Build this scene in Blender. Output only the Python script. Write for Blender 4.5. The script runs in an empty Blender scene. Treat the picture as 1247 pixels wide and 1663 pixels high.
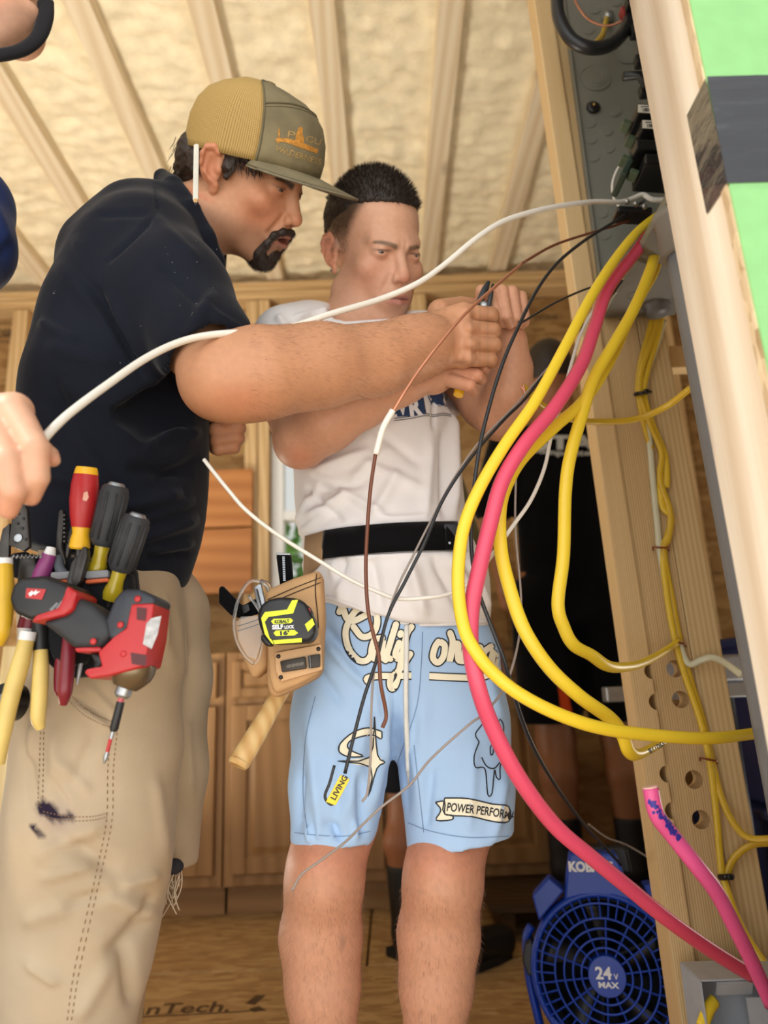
import bpy, bmesh, math, random
import numpy as np
from mathutils import Vector, Matrix
from mathutils.bvhtree import BVHTree

random.seed(7)
RNG = np.random.default_rng(7)
S = bpy.context.scene
COL = S.collection

# ------------------------------------------------------------------ camera
TH, RO, FP = math.radians(14.7), math.radians(2.3), 1150.0      # pitch up, roll, focal length in pixels of 1247x1663
CAM = np.array([0.0, 0.0, 0.71])
_f = np.array([0, math.cos(TH), math.sin(TH)])
_r0 = np.array([1.0, 0, 0]); _u0 = np.array([0, -math.sin(TH), math.cos(TH)])
_R = math.cos(RO) * _r0 - math.sin(RO) * _u0
_U = math.cos(RO) * _u0 + math.sin(RO) * _r0
cam = bpy.data.cameras.new('camera'); camo = bpy.data.objects.new('camera', cam); COL.objects.link(camo)
camo.matrix_world = Matrix(((_R[0], _U[0], -_f[0], CAM[0]), (_R[1], _U[1], -_f[1], CAM[1]), (_R[2], _U[2], -_f[2], CAM[2]), (0, 0, 0, 1)))
cam.sensor_fit = 'AUTO'; cam.sensor_width = 36; cam.lens = 36 * FP / 1663.0
cam.clip_start = 0.02
cam.dof.use_dof = True; cam.dof.focus_distance = 0.94; cam.dof.aperture_fstop = 3.2
S.camera = camo

# ------------------------------------------------------------------ world, sun, daylight
w = bpy.data.worlds.new('sky'); S.world = w; w.use_nodes = True
nt = w.node_tree; bg = nt.nodes['Background']
sky = nt.nodes.new('ShaderNodeTexSky'); sky.sky_type = 'HOSEK_WILKIE'; sky.turbidity = 6.0; sky.ground_albedo = 0.35
SUN_TO = Vector((-0.64, -0.11, 0.76))
sky.sun_direction = SUN_TO.normalized()
mixw = nt.nodes.new('ShaderNodeMixRGB'); mixw.inputs[0].default_value = 0.72; mixw.inputs[2].default_value = (1.0, 0.97, 0.92, 1)
nt.links.new(sky.outputs[0], mixw.inputs[1]); nt.links.new(mixw.outputs[0], bg.inputs[0]); bg.inputs[1].default_value = 0.8
sl = bpy.data.lights.new('sun', 'SUN'); sl.energy = 2.6; sl.angle = math.radians(3); sl.color = (1.0, 0.94, 0.84)
slo = bpy.data.objects.new('sun', sl); COL.objects.link(slo)
slo.rotation_euler = (-SUN_TO).to_track_quat('-Z', 'Y').to_euler()
def area(name, loc, to, sx, sy, watt, col):
    l = bpy.data.lights.new(name, 'AREA'); l.shape = 'RECTANGLE'; l.size = sx; l.size_y = sy; l.energy = watt; l.color = col
    o = bpy.data.objects.new(name, l); COL.objects.link(o); o.location = loc; o.rotation_euler = (Vector(to) - Vector(loc)).to_track_quat('-Z', 'Y').to_euler()
area('daylight_front', (-0.8, -3.4, 2.6), (-0.1, 2.0, 1.3), 6.0, 3.5, 95, (0.94, 0.97, 1.0))     # open sky in front of the house
area('yard_bounce', (0.0, -2.2, -0.6), (0, 2.6, 2.8), 6.0, 2.5, 120, (1.0, 0.985, 0.97))             # sunlit yard throwing light up under the roof
area('ceiling_fill', (-1.45, 2.1, 0.45), (-0.9, 2.0, 2.8), 0.9, 0.5, 28, (1.0, 0.93, 0.8))              # pair of unseen fills added to brighten the foam, no fixtures behind them
area('ceiling_fill', (1.35, 1.9, 0.45), (0.9, 1.9, 2.8), 0.9, 0.5, 19, (1.0, 0.93, 0.8))
S.view_settings.view_transform = 'Standard'; S.view_settings.look = 'None'
S.view_settings.exposure = 0.28; S.view_settings.gamma = 1.0; S.view_settings.use_curve_mapping = False

# ------------------------------------------------------------------ helpers
def P(x, y, d):
    """a world point that the lens sees at pixel (x, y), at forward distance d"""
    v = _f + (x - 623.5) / FP * _R + (831.5 - y) / FP * _U
    return CAM + v * (d / v[1])

def PZ(x, y, z):
    v = _f + (x - 623.5) / FP * _R + (831.5 - y) / FP * _U
    return CAM + v * ((z - CAM[2]) / v[2])

def PX(x, y, X):
    v = _f + (x - 623.5) / FP * _R + (831.5 - y) / FP * _U
    return CAM + v * ((X - CAM[0]) / v[0])

def ray(x, y):
    v = _f + (x - 623.5) / FP * _R + (831.5 - y) / FP * _U
    return v / np.linalg.norm(v)

def proj(p):
    q = np.asarray(p, float) - CAM; z = q @ _f
    return 623.5 + FP * (q @ _R) / z, 831.5 - FP * (q @ _U) / z

def zc(p):
    return float((np.asarray(p, float) - CAM) @ _f)

def W(x, y, d, half):
    """point and the radius that spans `half` pixels there"""
    p = P(x, y, d); return p, half * zc(p) / FP

def lin(c):
    return tuple((v / 12.92 if v <= 0.04045 else ((v + 0.055) / 1.055) ** 2.4) for v in c)

def rgb(r, g, b):
    return lin((r / 255, g / 255, b / 255))

def thing(name, label, cat, loc=(0, 0, 0), group=None):
    o = bpy.data.objects.new(name, None); COL.objects.link(o); o.location = Vector(loc); o.empty_display_size = 0.05
    o['label'] = label; o['category'] = cat
    if group: o['group'] = group
    return o

def tag(o, label=None, cat=None, group=None, kind=None):
    if label: o['label'] = label
    if cat: o['category'] = cat
    if group: o['group'] = group
    if kind: o['kind'] = kind
    return o

def wloc(o):
    v = Vector((0, 0, 0))
    while o is not None:
        v += o.location; o = o.parent
    return np.array(v)

def link(name, verts, faces, mat=None, parent=None, smooth=True, origin=None, mats=None, mi=None):
    """one mesh object from world-space verts; its origin is the parent's (or the foot of the thing)"""
    V = np.asarray(verts, float).reshape(-1, 3)
    base = np.zeros(3)
    if parent is not None: base = wloc(parent)
    if origin is None:
        o0 = base if parent is not None else np.array([(V[:, 0].min() + V[:, 0].max()) / 2, (V[:, 1].min() + V[:, 1].max()) / 2, V[:, 2].min()])
    else: o0 = np.array(origin)
    me = bpy.data.meshes.new(name)
    me.from_pydata((V - o0).tolist(), [], [tuple(int(i) for i in f) for f in faces])
    for m in (mats or ([mat] if mat else [])): me.materials.append(m)
    if mi is not None: me.polygons.foreach_set('material_index', np.asarray(mi, dtype=np.int32))
    if smooth: me.polygons.foreach_set('use_smooth', [True] * len(me.polygons))
    me.update()
    o = bpy.data.objects.new(name, me); COL.objects.link(o)
    o.location = Vector(o0 - base); o.parent = parent
    return o

def sharp(o, deg=35):
    me = o.data
    bm = bmesh.new(); bm.from_mesh(me)
    for e in bm.edges:
        if len(e.link_faces) == 2 and e.calc_face_angle(0) > math.radians(deg): e.smooth = False
    bm.to_mesh(me); bm.free(); return o

def unit(v):
    v = np.asarray(v, float); return v / (np.linalg.norm(v) + 1e-12)

def spline(pts, n=8):
    """Catmull-Rom through rows of any width"""
    p = np.asarray(pts, float)
    if len(p) < 3: 
        t = np.linspace(0, 1, n + 1)[:, None]; return p[0] * (1 - t) + p[-1] * t
    q = np.vstack([2 * p[0] - p[1], p, 2 * p[-1] - p[-2]]); out = []
    for i in range(1, len(q) - 2):
        a, b, c, d = q[i - 1], q[i], q[i + 1], q[i + 2]
        for t in np.linspace(0, 1, n, endpoint=False):
            out.append(0.5 * ((2 * b) + (-a + c) * t + (2 * a - 5 * b + 4 * c - d) * t * t + (-a + 3 * b - 3 * c + d) * t ** 3))
    out.append(p[-1]); return np.array(out)

class MB:
    """collects shapes into one mesh"""
    def __init__(s): s.v = []; s.f = []; s.m = []; s.cm = 0
    def add(s, verts, faces):
        n = len(s.v); s.v += [tuple(map(float, q)) for q in verts]; s.f += [tuple(i + n for i in f) for f in faces]; s.m += [s.cm] * len(faces); return s
    def hexa(s, c8):
        """8 corners: bottom 4 ccw, top 4 ccw"""
        return s.add(c8, [(3, 2, 1, 0), (4, 5, 6, 7), (0, 1, 5, 4), (1, 2, 6, 5), (2, 3, 7, 6), (3, 0, 4, 7)])
    def box(s, c, size, R=None, bev=0.0):
        h = np.array(size) / 2.0; c = np.array(c, float); R = np.eye(3) if R is None else np.asarray(R)
        if bev <= 0:
            q = [(-1, -1, -1), (1, -1, -1), (1, 1, -1), (-1, 1, -1), (-1, -1, 1), (1, -1, 1), (1, 1, 1), (-1, 1, 1)]
            return s.hexa([c + R @ (np.array(k) * h) for k in q])
        bm = bmesh.new(); bmesh.ops.create_cube(bm, size=1.0)
        for v in bm.verts: v.co = Vector(np.array(v.co) * h * 2)
        bmesh.ops.bevel(bm, geom=list(bm.edges), offset=min(bev, min(h) * 0.98), segments=2, affect='EDGES', profile=0.5)
        bm.verts.index_update()
        vs = [c + R @ np.array(v.co) for v in bm.verts]; fs = [[v.index for v in f.verts] for f in bm.faces]; bm.free()
        return s.add(vs, fs)
    def tube(s, path, rad, n=8, flat=1.0, up=None, cap=True):
        """sweep; rad scalar or list; flat<1 squeezes along `up` (default: towards the lens side)"""
        p = np.asarray(path, float); m = len(p); r = np.broadcast_to(np.asarray(rad, float), (m,))
        T = np.gradient(p, axis=0); T /= np.linalg.norm(T, axis=1)[:, None] + 1e-12
        rings = []; N = None
        for i in range(m):
            ref = (np.array(up, float) if up is not None else (np.array([0, -1.0, 0.15]) if N is None else N))
            nn = ref - T[i] * (ref @ T[i])
            if np.linalg.norm(nn) < 1e-3: nn = np.array([0, 0, 1.0]) - T[i] * T[i][2]
            if np.linalg.norm(nn) < 1e-3: nn = np.array([1.0, 0, 0])
            nn = unit(nn); N = nn; b = np.cross(T[i], nn)
            a = np.arange(n) * 2 * math.pi / n
            rings.append(p[i] + r[i] * (np.cos(a)[:, None] * nn * flat + np.sin(a)[:, None] * b))
        V = np.vstack(rings); F = []
        for i in range(m - 1):
            for j in range(n):
                k = (j + 1) % n; F.append((i * n + j, i * n + k, (i + 1) * n + k, (i + 1) * n + j))
        if cap: F.append(tuple(range(n - 1, -1, -1))); F.append(tuple((m - 1) * n + j for j in range(n)))
        return s.add(V, F)
    def lathe(s, prof, c, axis, n=20, flat=1.0, ref=None):
        """prof: [(radius, height)], around `axis` from c"""
        ax = unit(axis); ref = np.array([0, -1.0, 0.01]) if ref is None else np.array(ref, float)
        u = unit(ref - ax * (ref @ ax)); v = np.cross(ax, u); c = np.array(c, float)
        a = np.arange(n) * 2 * math.pi / n; V = []
        for r, h in prof: V.append(c + ax * h + max(r, 1e-5) * (np.cos(a)[:, None] * u * flat + np.sin(a)[:, None] * v))
        F = []; m = len(prof)
        for i in range(m - 1):
            for j in range(n):
                k = (j + 1) % n; F.append((i * n + j, i * n + k, (i + 1) * n + k, (i + 1) * n + j))
        F.append(tuple(range(n - 1, -1, -1))); F.append(tuple((m - 1) * n + j for j in range(n)))
        return s.add(np.vstack(V), F)
    def prism(s, poly, R, c, t):
        """2-D polygon in the frame's x,y, thickness t along its z (both ways t/2)"""
        R = np.asarray(R); c = np.array(c, float); n = len(poly)
        V = [c + R @ np.array([x, y, -t / 2]) for x, y in poly] + [c + R @ np.array([x, y, t / 2]) for x, y in poly]
        F = [tuple(range(n - 1, -1, -1)), tuple(range(n, 2 * n))] + [(i, (i + 1) % n, n + (i + 1) % n, n + i) for i in range(n)]
        return s.add(V, F)
    def ball(s, c, r, nu=12, nv=8, sc=(1, 1, 1), R=None):
        R = np.eye(3) if R is None else np.asarray(R); c = np.array(c, float); V = [c + R @ (np.array([0, 0, r]) * sc)]
        for i in range(1, nv):
            t = math.pi * i / nv
            for j in range(nu):
                a = 2 * math.pi * j / nu; V.append(c + R @ (r * np.array([math.sin(t) * math.cos(a), math.sin(t) * math.sin(a), math.cos(t)]) * sc))
        V.append(c + R @ (np.array([0, 0, -r]) * sc)); F = []
        for j in range(nu): F.append((0, 1 + j, 1 + (j + 1) % nu))
        for i in range(nv - 2):
            for j in range(nu):
                k = (j + 1) % nu; F.append((1 + i * nu + j, 1 + (i + 1) * nu + j, 1 + (i + 1) * nu + k, 1 + i * nu + k))
        L = len(V) - 1
        for j in range(nu): F.append((L, 1 + (nv - 2) * nu + (j + 1) % nu, 1 + (nv - 2) * nu + j))
        return s.add(V, F)
    def build(s, name, mat=None, parent=None, smooth=False, origin=None, mats=None, edge=None):
        o = link(name, s.v, s.f, mat, parent, smooth, origin, mats, s.m if mats else None)
        if edge: sharp(o, edge)
        return o

def frame(z, up=(0, 0, 1)):
    """columns x,y,z with the third along z"""
    z = unit(z); u = np.array(up, float); x = np.cross(u, z)
    if np.linalg.norm(x) < 1e-4: x = np.cross((0, 1.0, 0), z)
    x = unit(x); return np.stack([x, np.cross(z, x), z], 1)

def rotz(a): c, s = math.cos(a), math.sin(a); return np.array([[c, -s, 0], [s, c, 0], [0, 0, 1.0]])
def rotx(a): c, s = math.cos(a), math.sin(a); return np.array([[1.0, 0, 0], [0, c, -s], [0, s, c]])
def roty(a): c, s = math.cos(a), math.sin(a); return np.array([[c, 0, s], [0, 1.0, 0], [-s, 0, c]])

# ------------------------------------------------------------------ materials
def mat(name, col, rough=0.55, metal=0.0, var=0.12, vs=30.0, bump=0.0, bs=200.0, bd=0.002, spec=0.5, stretch=None, trans=0.0, coat=0.0, attr=False, sss=0.0, weave=0.0):
    m = bpy.data.materials.new(name); m.use_nodes = True; n = m.node_tree.nodes; L = m.node_tree.links
    b = n['Principled BSDF']; b.inputs['Roughness'].default_value = rough; b.inputs['Metallic'].default_value = metal
    b.inputs['Specular IOR Level'].default_value = spec
    if coat: b.inputs['Coat Weight'].default_value = coat
    if trans: b.inputs['Transmission Weight'].default_value = trans
    if sss: b.inputs['Subsurface Weight'].default_value = sss; b.inputs['Subsurface Radius'].default_value = (0.012, 0.004, 0.002); b.inputs['Subsurface Scale'].default_value = 1.0
    tc = n.new('ShaderNodeTexCoord'); mp = n.new('ShaderNodeMapping'); L.new(tc.outputs['Object'], mp.inputs[0])
    if stretch: mp.inputs['Scale'].default_value = stretch
    src = None
    if attr:
        at = n.new('ShaderNodeAttribute'); at.attribute_name = 'Col'; src = at.outputs['Color']
    if var > 0:
        nz = n.new('ShaderNodeTexNoise'); nz.inputs['Scale'].default_value = vs; nz.inputs['Detail'].default_value = 5; L.new(mp.outputs[0], nz.inputs[0])
        mr = n.new('ShaderNodeMapRange'); mr.inputs[1].default_value = 0.3; mr.inputs[2].default_value = 0.7; mr.inputs[3].default_value = 1 - var; mr.inputs[4].default_value = 1 + var
        L.new(nz.outputs[0], mr.inputs[0])
        mx = n.new('ShaderNodeVectorMath'); mx.operation = 'SCALE'
        if src: L.new(src, mx.inputs[0])
        else: mx.inputs[0].default_value = col
        L.new(mr.outputs[0], mx.inputs[3]); L.new(mx.outputs[0], b.inputs['Base Color'])
    elif src: L.new(src, b.inputs['Base Color'])
    else: b.inputs['Base Color'].default_value = (*col, 1)
    if bump > 0:
        nb = n.new('ShaderNodeTexNoise'); nb.inputs['Scale'].default_value = bs; nb.inputs['Detail'].default_value = 4; L.new(mp.outputs[0], nb.inputs[0])
        bp = n.new('ShaderNodeBump'); bp.inputs['Strength'].default_value = bump; bp.inputs['Distance'].default_value = bd
        L.new(nb.outputs[0], bp.inputs['Height']); L.new(bp.outputs[0], b.inputs['Normal'])
    return m

def wood(name, light, dark, axis='z', ring=55.0, rough=0.7, knots=True, dist=2.2, long=0.05, seed=0.0, osb=False):
    """planed softwood: stretched grain bands along `axis`, darker knots; osb=True gives strand flakes"""
    m = bpy.data.materials.new(name); m.use_nodes = True; n = m.node_tree.nodes; L = m.node_tree.links
    b = n['Principled BSDF']; b.inputs['Roughness'].default_value = rough; b.inputs['Specular IOR Level'].default_value = 0.3
    tc = n.new('ShaderNodeTexCoord'); mp = n.new('ShaderNodeMapping'); L.new(tc.outputs['Object'], mp.inputs[0])
    mp.inputs['Location'].default_value = (seed, seed * 1.7, seed * 0.6)
    ramp = n.new('ShaderNodeValToRGB'); ramp.color_ramp.elements[0].color = (*light, 1); ramp.color_ramp.elements[1].color = (*dark, 1)
    if osb:
        vo = n.new('ShaderNodeTexVoronoi'); vo.inputs['Scale'].default_value = ring; L.new(mp.outputs[0], vo.inputs[0])
        sc = {'x': (0.35, 1, 1), 'y': (1, 0.35, 1), 'z': (1, 1, 0.35)}[axis]; mp.inputs['Scale'].default_value = sc
        nz = n.new('ShaderNodeTexNoise'); nz.inputs['Scale'].default_value = ring * 0.5; nz.inputs['Detail'].default_value = 6; L.new(mp.outputs[0], nz.inputs[0])
        sp = n.new('ShaderNodeSeparateColor'); L.new(vo.outputs['Color'], sp.inputs[0])
        ad = n.new('ShaderNodeMath'); ad.operation = 'MULTIPLY_ADD'; ad.inputs[1].default_value = 0.45; L.new(sp.outputs[0], ad.inputs[0])
        ml = n.new('ShaderNodeMath'); ml.operation = 'MULTIPLY'; ml.inputs[1].default_value = 0.55; L.new(nz.outputs[0], ml.inputs[0]); L.new(ml.outputs[0], ad.inputs[2])
        L.new(ad.outputs[0], ramp.inputs[0]); ramp.color_ramp.elements[0].position = 0.25; ramp.color_ramp.elements[1].position = 0.8
        h = ad.outputs[0]
    else:
        sc = {'x': (long, 1, 1), 'y': (1, long, 1), 'z': (1, 1, long)}[axis]; mp.inputs['Scale'].default_value = sc
        nz = n.new('ShaderNodeTexNoise'); nz.inputs['Scale'].default_value = 7.0; nz.inputs['Detail'].default_value = 3; L.new(mp.outputs[0], nz.inputs[0])
        wv = n.new('ShaderNodeTexWave'); wv.wave_type = 'BANDS'; wv.bands_direction = 'DIAGONAL'; wv.inputs['Scale'].default_value = ring; wv.inputs['Distortion'].default_value = dist * 3; wv.inputs['Detail'].default_value = 3; wv.inputs['Detail Scale'].default_value = 0.3
        L.new(mp.outputs[0], wv.inputs[0])
        fi = n.new('ShaderNodeTexNoise'); fi.inputs['Scale'].default_value = 160; fi.inputs['Detail'].default_value = 4; L.new(mp.outputs[0], fi.inputs[0])
        a1 = n.new('ShaderNodeMath'); a1.operation = 'MULTIPLY'; a1.inputs[1].default_value = 0.5; L.new(wv.outputs['Fac'], a1.inputs[0])
        a2 = n.new('ShaderNodeMath'); a2.operation = 'MULTIPLY_ADD'; a2.inputs[1].default_value = 0.35; L.new(fi.outputs[0], a2.inputs[0]); L.new(a1.outputs[0], a2.inputs[2])
        a3 = n.new('ShaderNodeMath'); a3.operation = 'MULTIPLY_ADD'; a3.inputs[1].default_value = 0.4; L.new(nz.outputs[0], a3.inputs[0]); L.new(a2.outputs[0], a3.inputs[2])
        L.new(a3.outputs[0], ramp.inputs[0]); ramp.color_ramp.elements[0].position = 0.25; ramp.color_ramp.elements[1].position = 1.0
        h = a2.outputs[0]
    col = ramp.outputs[0]
    if knots:
        k = n.new('ShaderNodeTexVoronoi'); k.inputs['Scale'].default_value = 5.0
        mk = n.new('ShaderNodeMapping'); mk.inputs['Scale'].default_value = {'x': (.4, 1, 1), 'y': (1, .4, 1), 'z': (1, 1, .4)}[axis]; mk.inputs['Location'].default_value = (seed * 3.1, seed, 1.0)
        L.new(tc.outputs['Object'], mk.inputs[0]); L.new(mk.outputs[0], k.inputs[0])
        kr = n.new('ShaderNodeMapRange'); kr.inputs[1].default_value = 0.05; kr.inputs[2].default_value = 0.13; kr.inputs[3].default_value = 0.75; kr.inputs[4].default_value = 0.0
        L.new(k.outputs['Distance'], kr.inputs[0])
        mx = n.new('ShaderNodeMixRGB'); L.new(kr.outputs[0], mx.inputs[0]); L.new(col, mx.inputs[1]); mx.inputs[2].default_value = (dark[0] * .35, dark[1] * .28, dark[2] * .25, 1); col = mx.outputs[0]
    L.new(col, b.inputs['Base Color'])
    bp = n.new('ShaderNodeBump'); bp.inputs['Strength'].default_value = 0.25; bp.inputs['Distance'].default_value = 0.001; L.new(h, bp.inputs['Height']); L.new(bp.outputs[0], b.inputs['Normal'])
    return m

def setcol(o, cols):
    """per-vertex linear colours, (n,3)"""
    a = o.data.color_attributes.new('Col', 'FLOAT_COLOR', 'POINT')
    c = np.ones((len(o.data.vertices), 4), np.float32); c[:, :3] = cols; a.data.foreach_set('color', c.ravel())

# ------------------------------------------------------------------ flat print laid on real surfaces
def bvh_of(*objs):
    V = []; F = []
    for o in objs:
        b = wloc(o); n = len(V); V += [tuple(np.array(v.co) + b) for v in o.data.vertices]; F += [[i + n for i in p.vertices] for p in o.data.polygons]
    return BVHTree.FromPolygons(V, F)

def text_mesh(txt, bold=0.0, shear=0.0, res=3, outline=0.0):
    """flat triangulated glyph mesh, height about 1: verts (n,2), faces"""
    c = bpy.data.curves.new('t', 'FONT'); c.body = txt; c.size = 1.0; c.shear = shear; c.offset = bold + outline; c.resolution_u = res; c.fill_mode = 'FRONT'
    o = bpy.data.objects.new('t', c); COL.objects.link(o)
    dg = bpy.context.evaluated_depsgraph_get(); me = bpy.data.meshes.new_from_object(o.evaluated_get(dg))
    V = np.array([v.co[:2] for v in me.vertices]).reshape(-1, 2); F = [list(p.vertices) for p in me.polygons]
    bpy.data.objects.remove(o); bpy.data.curves.remove(c); bpy.data.meshes.remove(me)
    return V, F

def subdiv2d(V, F, L):
    """split long edges so that a print follows a curved surface"""
    bm = bmesh.new(); vs = [bm.verts.new((x, y, 0)) for x, y in V]
    for f in F:
        try: bm.faces.new([vs[i] for i in f])
        except ValueError: pass
    bmesh.ops.triangulate(bm, faces=bm.faces[:])
    for _ in range(5):
        e = [e for e in bm.edges if e.calc_length() > L]
        if not e: break
        bmesh.ops.subdivide_edges(bm, edges=e, cuts=1); bmesh.ops.triangulate(bm, faces=bm.faces[:])
    bm.verts.index_update(); V = np.array([v.co[:2] for v in bm.verts]); F = [[v.index for v in f.verts] for f in bm.faces]; bm.free()
    return V, F

def lay(V2, F, bvh, lift=0.0008, miss=None):
    """drop pixel-plane verts onto the surface the lens sees there; flatten faces that miss"""
    out = []; ok = []
    for x, y in V2:
        d = ray(x, y); h = bvh.ray_cast(Vector(CAM), Vector(d))
        if h[0] is None: out.append(CAM + d); ok.append(False)
        else: out.append(np.array(h[0]) - d * lift); ok.append(True)
    out = np.array(out); r = np.linalg.norm(out - CAM, axis=1)
    G = [f for f in F if all(ok[i] for i in f) and max(r[i] for i in f) - min(r[i] for i in f) < 0.05]
    return out, [list(reversed(f)) if False else f for f in G]

def fit2d(V, x0, y0, x1, y1, hpx, flip=False, cap=0.72):
    """glyph coords -> pixels: baseline from (x0,y0) to (x1,y1), capital height hpx; flip turns upside down"""
    w_ = V[:, 0].max() - V[:, 0].min(); u = (V[:, 0] - V[:, 0].min()) / w_; t = V[:, 1] / cap
    d = np.array([x1 - x0, y1 - y0]); n = np.array([d[1], -d[0]]) / np.hypot(*d)
    return np.array([x0, y0]) + u[:, None] * d + t[:, None] * n * hpx

def decal(name, V2, F, bvh, m, parent, L=9, lift=0.0008):
    V2, F = subdiv2d(V2, F, L); V, F = lay(V2, F, bvh, lift)
    o = link(name, V, F, m, parent, smooth=False); return o

def poly2d(pts, closed=True):
    from mathutils.geometry import tessellate_polygon
    return np.array(pts, float), [list(t) for t in tessellate_polygon([[Vector((x, y, 0)) for x, y in pts]])]

def stroke2d(pts, w_, n=6):
    """ribbon along a spline in pixels"""
    p = spline(pts, n); T = np.gradient(p, axis=0); T /= np.linalg.norm(T, axis=1)[:, None] + 1e-9; N = np.stack([-T[:, 1], T[:, 0]], 1)
    ww = np.broadcast_to(np.asarray(w_, float), (len(p),)) if np.ndim(w_) == 0 else np.interp(np.linspace(0, 1, len(p)), np.linspace(0, 1, len(w_)), w_)
    V = np.vstack([p + N * ww[:, None] / 2, p - N * ww[:, None] / 2]); m = len(p)
    return V, [[i, i + 1, m + i + 1, m + i] for i in range(m - 1)]

def merge2d(*a):
    V = []; F = []
    for v, f in a:
        n = len(V); V += [tuple(q) for q in v]; F += [[i + n for i in g] for g in f]
    return np.array(V), F

# ------------------------------------------------------------------ signed distance modelling
class Field:
    """blends round primitives in a grid and returns one skin (surface nets)"""
    def __init__(s, lo, hi, h):
        s.h = h; s.lo = np.array(lo, np.float32); s.n = np.ceil((np.array(hi) - s.lo) / h).astype(int) + 1
        s.ax = [s.lo[i] + np.arange(s.n[i], dtype=np.float32) * h for i in range(3)]
        s.D = np.full(s.n, 0.5, np.float32); s.R = np.eye(3); s.t = np.zeros(3)
    def frame(s, R, t): s.R = np.asarray(R, float); s.t = np.asarray(t, float); return s
    def w(s, p): return s.R @ np.asarray(p, float) + s.t
    def _sl(s, lo, hi):
        i0 = np.maximum(np.floor((lo - s.lo) / s.h).astype(int), 0); i1 = np.minimum(np.ceil((hi - s.lo) / s.h).astype(int) + 1, s.n)
        if (i1 <= i0).any(): return None
        return tuple(slice(a, b) for a, b in zip(i0, i1))
    def _grid(s, sl):
        return s.ax[0][sl[0]][:, None, None], s.ax[1][sl[1]][None, :, None], s.ax[2][sl[2]][None, None, :]
    def _put(s, sl, d, k, sub):
        A = s.D[sl]
        if sub:
            h = np.clip(0.5 - 0.5 * (A + d) / k, 0, 1); s.D[sl] = A + (-d - A) * h + k * h * (1 - h)
        else:
            h = np.clip(0.5 + 0.5 * (d - A) / k, 0, 1); s.D[sl] = d + (A - d) * h - k * h * (1 - h)
    def cap(s, a, b, ra, rb=None, k=0.01, sub=False, n=None, e=1.0):
        """round cone; n/e: stretch the section by e along local direction n"""
        rb = ra if rb is None else rb
        a = s.w(a); b = s.w(b); m = (max(ra, rb) * max(1, e) + k + 3 * s.h + 0.004)
        sl = s._sl(np.minimum(a, b) - m, np.maximum(a, b) + m)
        if sl is None: return s
        X, Y, Z = s._grid(sl); d = (b - a); L = max(float(d @ d), 1e-9)
        a32 = a.astype(np.float32)
        px, py, pz = X - a32[0], Y - a32[1], Z - a32[2]
        t = np.clip((px * np.float32(d[0] / L) + py * np.float32(d[1] / L) + pz * np.float32(d[2] / L)), 0, 1)
        qx = px - t * np.float32(d[0]); qy = py - t * np.float32(d[1]); qz = pz - t * np.float32(d[2])
        q2 = qx * qx + qy * qy + qz * qz
        if e != 1.0:
            nn = s.R @ unit(n); c = qx * np.float32(nn[0]) + qy * np.float32(nn[1]) + qz * np.float32(nn[2])
            r = np.float32(ra) + np.float32(rb - ra) * t
            q1 = np.sqrt(np.maximum(q2 + c * c * np.float32(1 / (e * e) - 1), 1e-12)); g = np.sqrt(np.maximum(q2 + c * c * np.float32(1 / e ** 4 - 1), 1e-12))
            D = (q1 - r) * q1 / np.maximum(g, 1e-6)
        else: D = np.sqrt(q2) - (np.float32(ra) + np.float32(rb - ra) * t)
        s._put(sl, D, k, sub); return s
    def ell(s, c, r, k=0.01, sub=False, R=None):
        c = s.w(c); r = np.array(r, float); m = r.max() + k + 3 * s.h + 0.004; sl = s._sl(c - m, c + m)
        if sl is None: return s
        X, Y, Z = s._grid(sl); M = (s.R if R is None else s.R @ np.asarray(R)).T
        p = [X - np.float32(c[0]), Y - np.float32(c[1]), Z - np.float32(c[2])]
        k0 = 0; k1 = 0
        for i in range(3):
            q = p[0] * np.float32(M[i, 0]) + p[1] * np.float32(M[i, 1]) + p[2] * np.float32(M[i, 2])
            k0 = k0 + (q / np.float32(r[i])) ** 2; k1 = k1 + (q / np.float32(r[i] ** 2)) ** 2
        k0 = np.sqrt(k0); D = k0 * (k0 - 1) / np.maximum(np.sqrt(k1), 1e-6)
        s._put(sl, D, k, sub); return s
    def chain(s, pts, k=0.012, n=None, e=1.0, sub=False):
        """[(point, radius)...]"""
        for (a, ra), (b, rb) in zip(pts[:-1], pts[1:]): s.cap(a, b, ra, rb, k, sub, n, e)
        return s
    def cut(s, c, nrm, k=0.004, within=None):
        """remove what lies on the +nrm side of the plane (inside an optional sphere (centre, r))"""
        c = s.w(c); nn = s.R @ unit(nrm)
        if within is not None:
            wc = s.w(within[0]); sl = s._sl(wc - within[1], wc + within[1])
            if sl is None: return s
        else: sl = tuple(slice(0, q) for q in s.n)
        X, Y, Z = s._grid(sl)
        pl = (X - np.float32(c[0])) * np.float32(nn[0]) + (Y - np.float32(c[1])) * np.float32(nn[1]) + (Z - np.float32(c[2])) * np.float32(nn[2])
        if within is not None:
            sp = np.sqrt((X - np.float32(wc[0])) ** 2 + (Y - np.float32(wc[1])) ** 2 + (Z - np.float32(wc[2])) ** 2) - np.float32(within[1] * 0.97); pl = np.minimum(pl, -sp)
        s._put(sl, -pl, k, True); return s
    def noise(s, fn):
        X, Y, Z = s._grid(tuple(slice(0, q) for q in s.n)); s.D += fn(X, Y, Z).astype(np.float32); return s
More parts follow.
